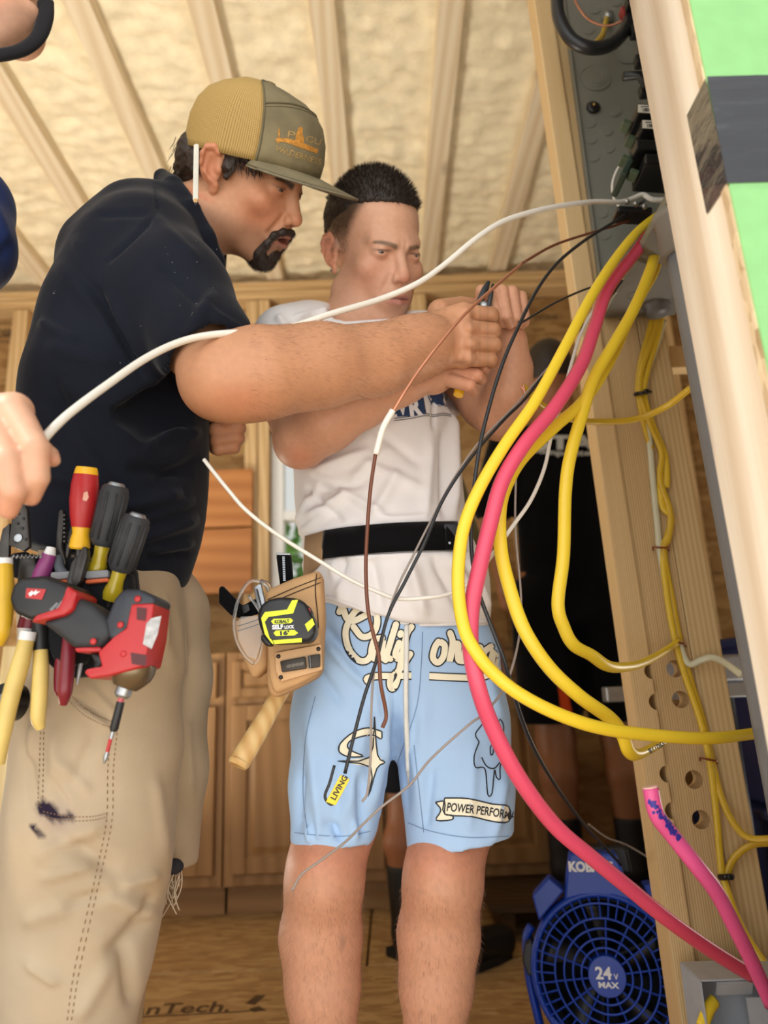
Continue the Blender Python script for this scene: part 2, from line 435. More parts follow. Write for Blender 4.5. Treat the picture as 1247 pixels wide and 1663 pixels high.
    def mesh(s):
        D = s.D.copy(); D[0], D[-1] = 0.1, 0.1; D[:, 0], D[:, -1] = 0.1, 0.1; D[:, :, 0], D[:, :, -1] = 0.1, 0.1
        I = D < 0; n = np.array(D.shape) - 1
        cnt = np.zeros(n, np.int8)
        offs = [(i, j, k) for i in (0, 1) for j in (0, 1) for k in (0, 1)]
        for i, j, k in offs: cnt += I[i:i + n[0], j:j + n[1], k:k + n[2]]
        act = np.argwhere((cnt > 0) & (cnt < 8)); idx = np.full(n, -1, np.int32); idx[tuple(act.T)] = np.arange(len(act))
        val = {o: D[act[:, 0] + o[0], act[:, 1] + o[1], act[:, 2] + o[2]] for o in offs}
        acc = np.zeros((len(act), 3)); num = np.zeros(len(act))
        for a in offs:
            for ax in range(3):
                if a[ax] == 0:
                    b = list(a); b[ax] = 1; b = tuple(b); va, vb = val[a], val[b]; msk = (va < 0) != (vb < 0)
                    t = np.where(msk, va / np.where(msk, va - vb, 1), 0); p = np.zeros((len(act), 3)); p[:] = a; p[:, ax] = t
                    acc += p * msk[:, None]; num += msk
        V = s.lo + (act + acc / np.maximum(num, 1)[:, None]) * s.h
        F = []
        for ax in range(3):
            u, v = (ax + 1) % 3, (ax + 2) % 3
            sa = [slice(None)] * 3; sb = [slice(None)] * 3; sa[ax] = slice(0, -1); sb[ax] = slice(1, None)
            ch = np.argwhere(I[tuple(sa)] != I[tuple(sb)])
            ok = (ch[:, u] > 0) & (ch[:, v] > 0) & (ch[:, u] < D.shape[u] - 1) & (ch[:, v] < D.shape[v] - 1); ch = ch[ok]
            c = []
            for du, dv in ((-1, -1), (0, -1), (0, 0), (-1, 0)):
                q = ch.copy(); q[:, u] += du; q[:, v] += dv; c.append(idx[tuple(q.T)])
            q = np.stack(c, 1); ins = I[tuple(ch.T)]; q[~ins] = q[~ins][:, ::-1]; F.append(q)
        F = np.vstack(F); F = F[(F >= 0).all(1)]
        return V, F

def vnormals(V, F):
    F = np.asarray(F); n = np.cross(V[F[:, 2]] - V[F[:, 0]], V[F[:, 3]] - V[F[:, 1]]); N = np.zeros_like(V)
    for i in range(4): np.add.at(N, F[:, i], n)
    return N / (np.linalg.norm(N, axis=1)[:, None] + 1e-12)

def relax(V, F, it=2, lam=0.5):
    F = np.asarray(F); E = np.vstack([F[:, [0, 1]], F[:, [1, 2]], F[:, [2, 3]], F[:, [3, 0]]])
    for _ in range(it):
        A = np.zeros_like(V); c = np.zeros(len(V))
        np.add.at(A, E[:, 0], V[E[:, 1]]); np.add.at(c, E[:, 0], 1); np.add.at(A, E[:, 1], V[E[:, 0]]); np.add.at(c, E[:, 1], 1)
        V = V + lam * (A / np.maximum(c, 1)[:, None] - V)
    return V

def pxof(V):
    q = V - CAM; z = q @ _f; return np.stack([623.5 + FP * (q @ _R) / z, 831.5 - FP * (q @ _U) / z], 1)

def seg2(p, a, b):
    a = np.array(a, float); b = np.array(b, float); d = b - a; t = np.clip(((p - a) @ d) / (d @ d + 1e-9), 0, 1)
    return np.linalg.norm(p - (a + t[:, None] * d), axis=1), t

def creases(V, F, lines, seed=0, cloth=0.0, scale=25.0):
    """sew folds into cloth: (x0,y0,x1,y1,width,amp mm) along the seen side, plus gentle overall rumple"""
    N = vnormals(V, F); p = pxof(V); fac = np.clip((-(V - CAM) / np.linalg.norm(V - CAM, axis=1)[:, None] * N).sum(1) * 2 + 0.3, 0, 1)
    off = np.zeros(len(V))
    for x0, y0, x1, y1, wd, amp in lines:
        d, t = seg2(p, (x0, y0), (x1, y1)); off += amp * 0.001 * np.exp(-(d / wd) ** 2) * fac * np.clip(np.sin(np.pi * np.clip(t, 0.02, 0.98)) * 1.6, 0, 1)
    if cloth:
        r = np.random.default_rng(seed); s = np.zeros(len(V))
        for _ in range(7):
            k = r.normal(size=3) * scale * r.uniform(0.5, 1.6); s += np.sin(V @ k + r.uniform(0, 6) + 1.5 * np.sin(V @ (k[[1, 2, 0]] * 0.6)))
        off += cloth * s / 7
    return V + N * off[:, None]

def noise3(V, scale, seed=0, oct=8):
    """smooth pseudo-noise in -1..1 from summed sines"""
    r = np.random.default_rng(seed); s = np.zeros(len(V))
    for _ in range(oct):
        k = r.normal(size=3) * scale; s += np.sin(V @ k + r.uniform(0, 6.28) + 1.2 * np.sin(V @ (k[[2, 0, 1]] * 0.7) + r.uniform(0, 6)))
    return s / oct * 1.4

def smooth01(x, a, b):
    t = np.clip((x - a) / (b - a), 0, 1); return t * t * (3 - 2 * t)

def blend(c, m, col):
    return c * (1 - m[:, None]) + np.array(col) * m[:, None]

def join(parts):
    V = []; F = []; C = []; n = 0
    for v, f, c in parts: V.append(v); F.append(np.asarray(f) + n); C.append(np.broadcast_to(np.array(c), (len(v), 3))); n += len(v)
    return np.vstack(V), np.vstack(F), np.vstack(C)
# ================================================================== the setting
PINE_L, PINE_D = rgb(233, 200, 146), rgb(192, 142, 82)
M_RAFT = wood('rafter pine', rgb(240, 228, 202), rgb(218, 196, 160), 'y', 14, seed=1.0)
M_STUDZ = wood('stud pine', rgb(224, 196, 150), rgb(192, 156, 106), 'z', 18, seed=2.0)
M_PLATE = wood('plate pine', rgb(222, 192, 144), rgb(186, 148, 98), 'x', 18, seed=3.0)
M_OSB = wood('osb', rgb(180, 146, 96), rgb(138, 102, 60), 'x', 34, osb=True, knots=False, rough=0.75)
M_FLOOR = wood('subfloor', rgb(198, 166, 118), rgb(156, 122, 80), 'x', 60, osb=True, knots=False, rough=0.6)
M_INK = mat('stamp ink', rgb(84, 64, 42), 0.8, var=0.3, vs=60)

# floor: subfloor sheets laid on joists
fb = MB().box((0, 1.6, -0.06), (4.6, 3.9, 0.06)).build('floor', mat('floor joists', rgb(120, 84, 48), 0.8)); fb['kind'] = 'structure'
for (x0, x1, y0, y1) in ((-2.3, -0.42, -0.3, 1.02), (-0.414, 2.3, -0.3, 1.02), (-2.3, 0.52, 1.026, 2.2), (0.526, 2.3, 1.026, 2.2), (-2.3, -0.1, 2.206, 3.45), (-0.094, 2.3, 2.206, 3.45)):
    MB().box(((x0 + x1) / 2, (y0 + y1) / 2, -0.015), (x1 - x0, y1 - y0, 0.03), bev=0.003).build('floor_sheet', M_FLOOR, fb)
# ceiling: sprayed foam between rafters
nx, ny = 230, 180
gx = np.linspace(-2.3, 2.3, nx); gy = np.linspace(0.5, 3.45, ny); GX, GY = np.meshgrid(gx, gy, indexing='ij')
FV = np.stack([GX.ravel(), GY.ravel(), np.full(nx * ny, 2.87)], 1)
q = FV * np.array([1, 1, 1.0])
bump = 0.012 * noise3(q, 16, 3, 9) + 0.011 * noise3(q * np.array([0.8, 1.3, 1]), 42, 4, 9) + 0.008 * noise3(q, 85, 6, 9)
bump = bump - 0.006 * np.abs(noise3(q * np.array([0.5, 1, 1]), 18, 8, 7)) + 0.006 * noise3(q, 130, 16, 9)
RX = [-2.08, -1.68, -1.28, -0.89, -0.51, -0.13, 0.28, 0.65, 1.05, 1.45, 1.85]
edge = np.min(np.abs(FV[:, [0]] - np.array(RX)[None]), axis=1); FV[:, 2] -= bump * smooth01(edge, 0.03, 0.1) - 0.008; 
idx = np.arange(nx * ny).reshape(nx, ny)
FF = np.stack([idx[:-1, :-1], idx[:-1, 1:], idx[1:, 1:], idx[1:, :-1]], -1).reshape(-1, 4)
M_FOAM = mat('spray foam', rgb(246, 234, 202), 0.85, var=0.13, vs=14, bump=0.5, bs=90, bd=0.004, sss=0.0)
ce = link('ceiling', FV, FF, M_FOAM, smooth=True, origin=(0, 1.9, 2.87)); ce['kind'] = 'structure'
for i, x in enumerate(RX):
    MB().box((x, 1.96, 2.895), (0.085, 2.98, 0.13), rotz(0.004 * ((i * 7) % 5 - 2)), bev=0.004).build('rafter', M_RAFT, ce)
rd = MB().box((0, 1.95, 3.02), (4.9, 3.2, 0.1)).build('trim_roof', mat('roof deck', rgb(150, 120, 80), 0.8)); rd['kind'] = 'structure'

# back wall
wb = MB().box((0, 3.39, 0.61), (4.6, 0.03, 1.1)).box((-1.45, 3.39, 1.98), (1.8, .03, 1.75)).box((1.15, 3.39, 1.98), (2.4, .03, 1.75)).box((-.3, 3.39, 2.5), (.7, .03, .8)).build('wall_back', M_OSB); wb['kind'] = 'structure'
WX0, WX1, WZ0, WZ1 = -0.545, -0.05, 1.16, 2.0                          # window opening
for (x0, x1, z0, z1) in ((-2.3, -0.66, 0, 1.22), (-0.654, 0.56, 0, WZ0), (0.566, 2.3, 0, 1.22), (-2.3, -0.66, 1.226, 2.83), (WX1, 0.56, WZ0 + .004, 2.83), (-0.654, WX0, WZ0 + .004, WZ1), (-0.654, WX1 - .004, WZ1 + .004, 2.83), (0.566, 2.3, 1.226, 2.83)):
    MB().box(((x0 + x1) / 2, 3.36, (z0 + z1) / 2), (x1 - x0, 0.012, z1 - z0)).build('osb_panel', M_OSB, wb)
for x in (-1.83, -1.41, -1.0, 0.22, 0.66, 1.06, 1.46, 1.86):
    MB().box((x, 3.3, 1.38), (0.075, 0.1, 2.68), bev=0.003).build('stud', M_STUDZ, wb)
for x0, x1 in ((-0.665, -0.605), (-0.6, -0.548), (WX1 + .003, WX1 + .045)):
    MB().box(((x0 + x1) / 2, 3.3, 1.38), (x1 - x0, 0.1, 2.68), bev=0.003).build('stud', M_STUDZ, wb)
MB().box((0, 3.295, 2.745), (4.6, 0.11, 0.038), bev=0.003).build('top_plate', M_PLATE, wb)
MB().box((0, 3.29, 2.79), (4.6, 0.12, 0.045), bev=0.003).build('top_plate', M_PLATE, wb)
MB().box(((WX0 + WX1) / 2, 3.3, WZ1 + 0.07), (WX1 - WX0 - .01, 0.1, 0.13), bev=0.003).build('header', M_PLATE, wb)
MB().box(((WX0 + WX1) / 2, 3.3, WZ0 - 0.03), (WX1 - WX0 - .01, 0.1, 0.05), bev=0.003).build('sill_plate', M_PLATE, wb)
MB().box((0, 3.3, 0.02), (4.6, 0.1, 0.038), bev=0.003).build('sill_plate', M_PLATE, wb)
# stamps on the sheathing
for (x, y, t, h) in ((8, 548, '24/16', 22), (868, 500, 'EXPOSURE 1', 7), (735, 505, 'OSB 7/16', 9)):
    pass
# window
M_VINYL = mat('white vinyl', rgb(240, 242, 240), 0.35, var=0.02)
wn = MB(); cx, cz = (WX0 + WX1) / 2, (WZ0 + WZ1) / 2; ww, wh = WX1 - WX0, WZ1 - WZ0
for dx in (-1, 1): wn.box((cx + dx * (ww / 2 - 0.03), 3.34, cz), (0.06, 0.07, wh), bev=0.004)
for dz in (-1, 0, 1): wn.box((cx, 3.34, cz + dz * (wh / 2 - 0.03)), (ww - 0.12, 0.065, 0.06 if dz else 0.045), bev=0.004)
wi = wn.build('window_1', M_VINYL); wi['kind'] = 'structure'
gm = bpy.data.materials.new('window glass'); gm.use_nodes = True; g_ = gm.node_tree.nodes['Principled BSDF']; g_.inputs['Roughness'].default_value = 0.0; g_.inputs['Transmission Weight'].default_value = 1.0; g_.inputs['IOR'].default_value = 1.03; g_.inputs['Base Color'].default_value = (.97, 1, .98, 1)
for z in (cz - wh / 4, cz + wh / 4): MB().box((cx, 3.35, z), (ww - 0.12, 0.004, wh / 2 - 0.08)).build('window_pane', gm, wi)

# left and right walls
for nm, x, sx in (('wall_left', -2.2, 1), ('wall_right', 2.2, -1)):
    wl = MB().box((x - sx * 0.05, 2.0, 2.7), (0.012, 2.8, 0.24)).build(nm, M_OSB); wl['kind'] = 'structure'
    for z0, z1 in ((0, 1.22), (1.226, 2.58)): MB().box((x - sx * 0.05, 2.0, (z0 + z1) / 2), (0.012, 2.8, z1 - z0)).build('osb_panel', M_OSB, wl)
    for y in (0.68, 1.1, 1.5, 1.9, 2.3, 2.7, 3.1): MB().box((x, y, 1.4), (0.088, 0.04, 2.78), bev=0.003).build('stud', M_STUDZ, wl)
# near wall: the opening's right jamb, sheathing and tape
M_JAMB = wood('weathered jamb', rgb(242, 232, 214), rgb(212, 192, 166), 'z', 10, seed=5.0, rough=0.6)
M_GREEN = mat('green sheathing', rgb(138, 196, 128), 0.55, var=0.05, vs=40, bump=0.15, bs=60, bd=0.001)
M_TAPE = mat('black flashing tape', rgb(36, 39, 46), 0.12, var=0.2, vs=18, bump=0.7, bs=22, bd=0.006, stretch=(0.25, 1, 2.6), spec=1.0, coat=.7)
nw = MB().box((1.28, 0.6, 2.84), (1.92, 0.1, 0.04)).build('wall_front', M_JAMB); nw['kind'] = 'structure'
XJ = 0.319
def lean(z): return (1.43 - z) * 0.018
def leanbox(x0, x1, y0, y1, z0, z1):
    return MB().hexa([(x0 + lean(z0), y0, z0), (x1 + lean(z0), y0, z0), (x1 + lean(z0), y1, z0), (x0 + lean(z0), y1, z0), (x0 + lean(z1), y0, z1), (x1 + lean(z1), y0, z1), (x1 + lean(z1), y1, z1), (x0 + lean(z1), y1, z1)])
leanbox(XJ, XJ + 0.038, 0.562, 0.608, 0, 2.82).build('jamb_stud', M_JAMB, nw)
leanbox(XJ + 0.0015, XJ + 0.04, 0.6092, 0.670, 0, 2.82).build('jamb_stud', M_JAMB, nw)
for x in (0.75, 1.15, 1.55, 2.0): MB().box((x, 0.63, 1.4), (0.038, 0.13, 2.8)).build('stud', M_JAMB, nw)
M_OSBE = wood('sheathing edge', rgb(222, 200, 165), rgb(160, 130, 92), 'z', 120, osb=True, knots=False)
sg = leanbox(XJ - 0.001, 2.25, 0.5512, 0.5618, 0, 2.84).build('sheathing_core', M_OSBE, nw)
leanbox(XJ + 0.001, 2.25, 0.549, 0.5512, 0, 2.84).build('green_facing', M_GREEN, nw)
# tape: a band across the sheathing that turns the corner onto the jamb
zt0, zt1 = float(P(1197, 296, 0.549)[2]), float(P(1166, 128, 0.549)[2])
tp = MB(); nseg = 40
xs = np.linspace(XJ + lean(1.2) - 0.0008, 2.2, nseg)
top = [(x, 0.5478 - 0.0006 * math.sin(x * 60), zt1 + 0.002 * math.sin(x * 23)) for x in xs]; bot = [(x, 0.5478 - 0.0006 * math.sin(x * 47 + 1), zt0 + 0.002 * math.sin(x * 31)) for x in xs]
tp.add(bot + top, [(i, i + 1, nseg + i + 1, nseg + i) for i in range(nseg - 1)])
ye = 0.592
for k, (ya, yb) in enumerate(((0.5478, 0.562), (0.562, 0.577), (0.577, ye))):
    f = lambda z: XJ + lean(z) - 0.0012
    tp.add([(f(zt0), ya, zt0), (f(zt1), ya, zt1), (f(zt1), yb, zt1), (f(zt0), yb, zt0)], [(0, 1, 2, 3)])
tpo = tp.build('flashing_tape', M_TAPE, nw, smooth=True)

# outside: ground, and leaves seen through the window
gr = MB().box((0, 0, -0.85), (60, 60, 0.1)).build('trim_ground', mat('ground outside', rgb(186, 172, 146), 0.9, var=0.2, vs=2)); gr['kind'] = 'structure'; gr.name = 'ground'
M_LEAF = mat('leaves', rgb(96, 142, 64), 0.6, var=0.35, vs=5)
def bush(name, label, c, r, n, seed):
    rg = np.random.default_rng(seed); V = []; F = []
    for i in range(n):
        v = rg.normal(size=3); v = v / np.linalg.norm(v) * r * (0.55 + 0.45 * rg.random()) * np.array([1.2, 1, 1]); p = np.array(c) + v; a = unit(rg.normal(size=3)); b = unit(np.cross(a, rg.normal(size=3))); s_ = 0.09
        k = len(V); V += [p - a * s_, p + b * s_ * .5, p + a * s_, p - b * s_ * .5]; F.append((k, k + 1, k + 2, k + 3))
    o = link(name, V, F, M_LEAF, smooth=False); tag(o, label, 'bush', kind='stuff'); return o
bh = bush('leafy_bush', 'green leafy bush growing outside the back window', (-1.0, 6.6, 0.9), 1.5, 2600, 5)
# ================================================================== people
M_SKIN = mat('skin', (0, 0, 0), 0.48, var=0.05, vs=120, bump=0.12, bs=600, bd=0.0006, attr=True, sss=0.06, spec=0.35)
def M_CLOTH(nm, c, bs=900, var=0.06, rough=0.9, attr=False, vs=8, sheen=.12):
    m = mat(nm, c, rough, var=var, vs=vs, bump=0.25, bs=bs, bd=0.0008, spec=0.12, attr=attr); b = m.node_tree.nodes['Principled BSDF']
    b.inputs['Sheen Weight'].default_value = sheen; b.inputs['Sheen Roughness'].default_value = .35; return m
M_EYE = mat('eye', (0, 0, 0), 0.12, var=0, attr=True)

def pose(yaw, pitch, roll):
    y, p, r = [math.radians(a) for a in (yaw, pitch, roll)]
    return rotz(y) @ roty(p) @ rotx(r)

def head(fd, R, t, slit=0.0040, mouth=0.0, brow_in=0.0, jaw=1.0, nose=1.0, fold=1.0):
    fd.frame(R, t); J = jaw
    fd.ell((-.012, 0, .045), (.1, .077, .092), .01)
    fd.ell((.03, 0, -.035), (.062, .06 * J, .085), .02)
    fd.ell((.07, 0, -.05), (.028, .034, .036), .02)
    for s in (-1, 1):
        fd.cap((.083, s * .012, .021), (.071, s * .040, .024), .0115, .0085, .02)
        fd.ell((.060, s * .045, -.020), (.022, .021, .02), .02)
        fd.cap((-.004, s * .058 * J, -.058), (.064, s * .016, -.103), .02, .017, .022)
        fd.ell((.02, s * .05 * J, -.055), (.03, .016, .035), .02)
    fd.ell((.066, 0, -.104), (.0175, .02, .0165), .016)
    fd.ell((.08, 0, -.069), (.021, .029, .022), .014)
    for s in (-1, 1): fd.ell((.104, s * .034, .006), (.017, .021, .0115), .012, True)
    fd.cap((.086, 0, .016), (.105, 0, -.026), .0075, .0105, .010); fd.ell((.1075, 0, -.032), (.0118, .0115, .0105), .006)
    for s in (-1, 1):
        fd.ell((.0985, s * .0128, -.036), (.0105, .0072, .0085), .005); fd.ell((.1065, s * .0065, -.0445), (.0055, .0036, .0035), .003, True)
        fd.cap((.094 + .004 * (1 - fold), s * .019, -.034), (.087 + .004 * (1 - fold), s * .032, -.062), .003, .003, .01, True)          # fold beside the mouth
        fd.cap((.0975, s * .017, -.065), (.1030, s * .002, -.0615), .0036, .0046, .005)
        fd.cap((.0955, s * .015, -.0735), (.1008, 0, -.0755), .0042, .0056, .005)
        fd.cap((.097, s * .024, -.0685), (.1075, 0, -.0682), .0016, .0022, .003, True)
    fd.ell((.106, 0, -.0905), (.011, .016, .006), .01, True)
    fd.cap((.107, 0, -.049), (.107, 0, -.058), .0026, .003, .004, True)
    if mouth: fd.ell((.099, 0, -.0685), (.013, .0175, mouth), .004, True)
    if brow_in:
        for s in (-1, 1): fd.cap((.099, s * .006, .014), (.1, s * .005, .035), .0022, .0016, .004, True); fd.ell((.090, s * .018, .0165), (.008, .013, .005), .01)
    for s in (-1, 1):
        fd.ell((.0772, s * .033, .005), (.0132, .0148, .0130), .006)
        fd.cap((.0945, s * .0190, .0022), (.0925, s * .031, .0042), slit * .45, slit, .0012, True); fd.cap((.0925, s * .031, .0042), (.0850, s * .0465, .0040), slit, slit * .4, .0012, True)
        Re = (rotz(-s * 0.42) @ roty(-0.18)) * 1.0
        fd.ell((-.014, s * .0805, .002), (.0175, .0055, .0275), .006, R=Re)
        ring = [(-.005, .019), (-.012, .0265), (-.022, .0245), (-.0285, .014), (-.028, .001), (-.0225, -.011), (-.0135, -.021), (-.007, -.026)]
        pts = []
        for x, z in ring: pts.append((np.array([-.014, s * .0805, .002]) + Re @ np.array([x + .016, s * .004, z]), .0042))
        fd.chain(pts, .004)
        fd.ell(np.array([-.014, s * .0805, .002]) + Re @ np.array([.003, s * .007, -.001]), (.0085, .006, .015), .004, True, R=Re)
        fd.cap(np.array([-.014, s * .0805, .002]) + Re @ np.array([-.0065, s * .006, .018]), np.array([-.014, s * .0805, .002]) + Re @ np.array([-.011, s * .006, -.006]), .0022, .0022, .003, True)
        fd.ell((-.002, s * .078, -.001), (.006, .004, .006), .004)
        fd.ell((-.003, s * .0765, -.028), (.0075, .005, .009), .005)
    fd.frame(np.eye(3), np.zeros(3))

def face_color(L, base, cheek=0.35, lip=(0.42, 0.12, 0.09), browc=(0.05, 0.03, 0.018), stub=None, brow_w=.0042, brow_m=.9):
    x, y, z = L.T; ay = np.abs(y); c = np.tile(np.array(base), (len(L), 1)); red = np.array(base) * np.array([1.0, .62, .55])
    g = lambda cx, cy, cz, r: np.exp(-((x - cx) ** 2 + (ay - cy) ** 2 + (z - cz) ** 2) / r ** 2)
    c = blend(c, np.clip(cheek * g(.065, .043, -.032, .034) * 1.1, 0, .7), red); c = blend(c, .5 * g(.116, 0, -.034, .014), red)
    c = blend(c, np.clip(.55 * smooth01(ay, .073, .083) * (np.abs(z) < .05), 0, 1), red)
    lp = (x > .082) * np.exp(-((ay / .024) ** 4 + ((z + .0695) / .0095) ** 4)); c = blend(c, np.clip(lp * .85, 0, 1), lip)
    c = blend(c, .9 * np.exp(-((ay / .022) ** 4 + ((z + .0688) / .0014) ** 2)) * (x > .08), (.07, .02, .015))
    # brows
    t = np.clip((ay - .012) / .036, 0, 1); zb = .0150 + .0055 * np.sin(t * 2.2) ; br = np.exp(-((z - zb + .001) / (brow_w * (1.1 - .5 * t))) ** 4) * smooth01(ay, .008, .014) * (1 - smooth01(ay, .044, .05)) * (x > .05)
    c = blend(c, np.clip(br * brow_m, 0, .95), browc)
    # lash line / inner shade of the lids
    ex = np.exp(-((ay - .0325) / .0145) ** 4); c = blend(c, .85 * ex * np.exp(-((z - .0075 - .02 * (ay - .03) * 0) / .0017) ** 2) * (x > .076), (.05, .025, .017))
    c = blend(c, .3 * ex * np.exp(-((z + .004) / .005) ** 2) * (x > .06), red * .7)
    if stub is not None:
        m = smooth01(-z, .045, .075) * smooth01(x, -.03, .01) * .38; c = blend(c, m, stub)
    return c

def eyes(root, R, t, iris, look=(1, 0, 0)):
    for s in (-1, 1):
        ctr = np.array([.0768, s * .0325, .0048]); b = MB().ball((0, 0, 0), .0124, 28, 20)
        V = np.array(b.v); lk = unit(look)
        # ball built around local z; turn so that its pole looks along `look`
        A = frame(lk, (0, 0, 1)); V = V @ A.T
        ang = np.degrees(np.arccos(np.clip((V / .0124) @ lk, -1, 1)))
        col = np.tile(np.array([.46, .42, .39]), (len(V), 1)); col[ang < 33] = iris; col[ang < 14] = (.004, .004, .004)
        o = link('eye', (V + ctr) @ R.T + t, b.f, M_EYE, root, True); setcol(o, col)

def hairs(n, fn, length, width, seed, name, m, root, droop=0.0):
    """n tapered hair blades; fn(rng) -> (root point, direction) in world"""
    rg = np.random.default_rng(seed); V = []; F = []
    for i in range(n):
        p, d = fn(rg); d = unit(d); L = length * rg.uniform(.6, 1.15); s_ = unit(np.cross(d, rg.normal(size=3))) * width
        q = p + d * L * .55 + np.array([0, 0, -droop * L * .3]); e = p + d * L * .95 + np.array([0, 0, -droop * L])
        k = len(V); V += [p - s_, p + s_, q + s_ * .8, q - s_ * .8, e]; F += [(k, k + 1, k + 2, k + 3), (k + 3, k + 2, k + 4)]
    o = link(name, V, F, m, root, smooth=False); o['kind'] = 'stuff'; return o

def person(label, loc):
    return thing('person', label, 'person', loc)

def ipos(pxy, d, half): return W(pxy[0], pxy[1], d, half)

def wchain(rows): return [W(*r) for r in rows]

def bounds(chains, pad):
    a = np.array([c[0] for c in chains]); r = np.array([c[1] for c in chains])[:, None]
    return (a - r).min(0) - pad, (a + r).max(0) + pad

def fingers(fd, list_, k=.004):
    """each finger: rows (x, y, d, half) from knuckle to tip"""
    for f in list_: fd.chain(wchain(f), k)
# ------------------------------------------------------------------ the man in the cap
HM_R, HM_T = pose(-4, 30, 34), np.array([-.207, .985, 1.547])
def Hm(p): return HM_R @ np.array(p, float) + HM_T
man = person('man in a mesh-back cap and dark navy shirt reaching out with both belt and tools at his hip', (-.30, .95, 0))
man['label'] = 'man in a yellow mesh-back cap, dark shirt and stained tan work trousers'
SKM = rgb(198, 146, 112)
# head and neck
hf = Field(HM_T - .2, HM_T + np.array([.19, .17, .2]), .0019)
head(hf, HM_R, HM_T, slit=.0036, mouth=.0042, nose=1.0)
hf.cap(Hm((-.018, 0, -.06)), P(288, 375, 1.0), .058, .066, .02)
V1, F1 = hf.mesh(); V1 = relax(V1, F1, 1, .4); L1 = (V1 - HM_T) @ HM_R
C1 = face_color(L1, SKM, .62, (.36, .10, .085), (.03, .018, .012), (.10, .06, .045), .0052, .97)
# right arm, bare from the sleeve
arm = wchain([(245, 445, .89, 44), (322, 562, .835, 44), (352, 618, .80, 45), (372, 618, .79, 47), (430, 605, .80, 60), (520, 594, .835, 57), (610, 585, .88, 47), (672, 566, .915, 42), (700, 558, .93, 42)])
af = Field(*bounds(arm + [W(815, 545, .96, 30)], .03), .0021)
af.chain(arm, .045)
af.cap(W(355, 640, .785, 1)[0], W(400, 640, .79, 1)[0], .018, .022, .02)
for y, yk, d in ((508, 540, .93), (533, 548, .925), (558, 560, .925), (582, 572, .935)):
    a, ra = W(694, 535 + (yk - 540) * 1.0, .93, 26); b, rb = W(752, y, d, 17); af.cap(a, b, ra, rb, .010)
FM = [((752, 509, .93, 16), (797, 512, .935, 13.5), (800, 522, .972, 12), (772, 527, .985, 10)),
      ((757, 534, .925, 15), (801, 537, .93, 12.8), (803, 545, .97, 11.5), (775, 549, .985, 10)),
      ((759, 559, .925, 14), (803, 560, .93, 12.5), (804, 566, .97, 11), (777, 570, .985, 10)),
      ((756, 583, .935, 13), (797, 584, .94, 11.5), (798, 588, .972, 10.5), (775, 590, .985, 9.5)),
      ((715, 508, .96, 22), (748, 498, .985, 16), (778, 500, 1.005, 14))]
fingers(af, FM, .0018)
for f in FM[:4]: af.cap(W(f[0][0] + 5, f[0][1], f[0][2] - .012, 1)[0], W(f[0][0] + 8, f[0][1], f[0][2] - .010, 1)[0], .0085, .0075, .008)
V2, F2 = af.mesh(); p2 = pxof(V2); V2r = relax(V2, F2, 3, .5); wq = (1 - smooth01(p2[:, 0], 690, 730))[:, None]; V2 = V2r * wq + V2 * (1 - wq)
C2 = np.tile(np.array(SKM) * np.array([.98, .95, .92]), (len(V2), 1))
C2 = blend(C2, .45 * np.exp(-(((p2[:, 0] - 385) / 50) ** 2 + ((p2[:, 1] - 650) / 28) ** 2)), np.array(SKM) * np.array([1, .62, .55]))
m_ = noise3(V2, 70, 4); C2 = blend(C2, np.clip(.18 * m_ + .1, 0, .3), np.array(SKM) * .72)
C2 = blend(C2, .55 * smooth01(p2[:, 0], 770, 788), np.array(SKM) * np.array([.62, .55, .45]))       # grimy fingers
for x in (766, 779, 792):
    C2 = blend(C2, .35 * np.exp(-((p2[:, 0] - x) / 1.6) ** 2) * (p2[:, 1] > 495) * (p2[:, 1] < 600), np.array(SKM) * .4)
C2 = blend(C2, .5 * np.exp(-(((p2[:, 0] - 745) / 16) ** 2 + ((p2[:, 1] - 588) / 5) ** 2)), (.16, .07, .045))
# left arm, mostly behind the body
lf_rows = wchain([(300, 420, 1.14, 55), (285, 600, 1.16, 45), (300, 690, 1.13, 42), (345, 697, 1.09, 30), (362, 692, 1.075, 30)])
lf = Field(*bounds(lf_rows + [W(395, 690, 1.03, 30)], .03), .0026); lf.chain(lf_rows, .02)
FL = [((385, 676, 1.075, 13), (382, 672, 1.045, 13), (350, 678, 1.035, 11.5), (340, 688, 1.05, 10)),
      ((387, 695, 1.075, 13), (384, 692, 1.04, 13), (350, 698, 1.028, 11.5), (342, 704, 1.05, 10)),
      ((386, 712, 1.075, 12), (382, 711, 1.042, 12), (352, 715, 1.032, 11), (345, 718, 1.05, 10)),
      ((380, 727, 1.075, 11), (377, 726, 1.048, 11), (354, 730, 1.04, 10), (349, 730, 1.05, 9)),
      ((335, 662, 1.07, 14), (345, 668, 1.04, 12), (366, 683, 1.02, 10.5))]
fingers(lf, FL, .003)
V3, F3 = lf.mesh(); p3 = pxof(V3); C3 = np.tile(np.array(SKM) * np.array([.9, .82, .78]), (len(V3), 1))
C3 = blend(C3, .6 * np.exp(-(((p3[:, 0] - 361) / 6) ** 2 + ((p3[:, 1] - 682) / 4) ** 2)), (.62, .36, .28))
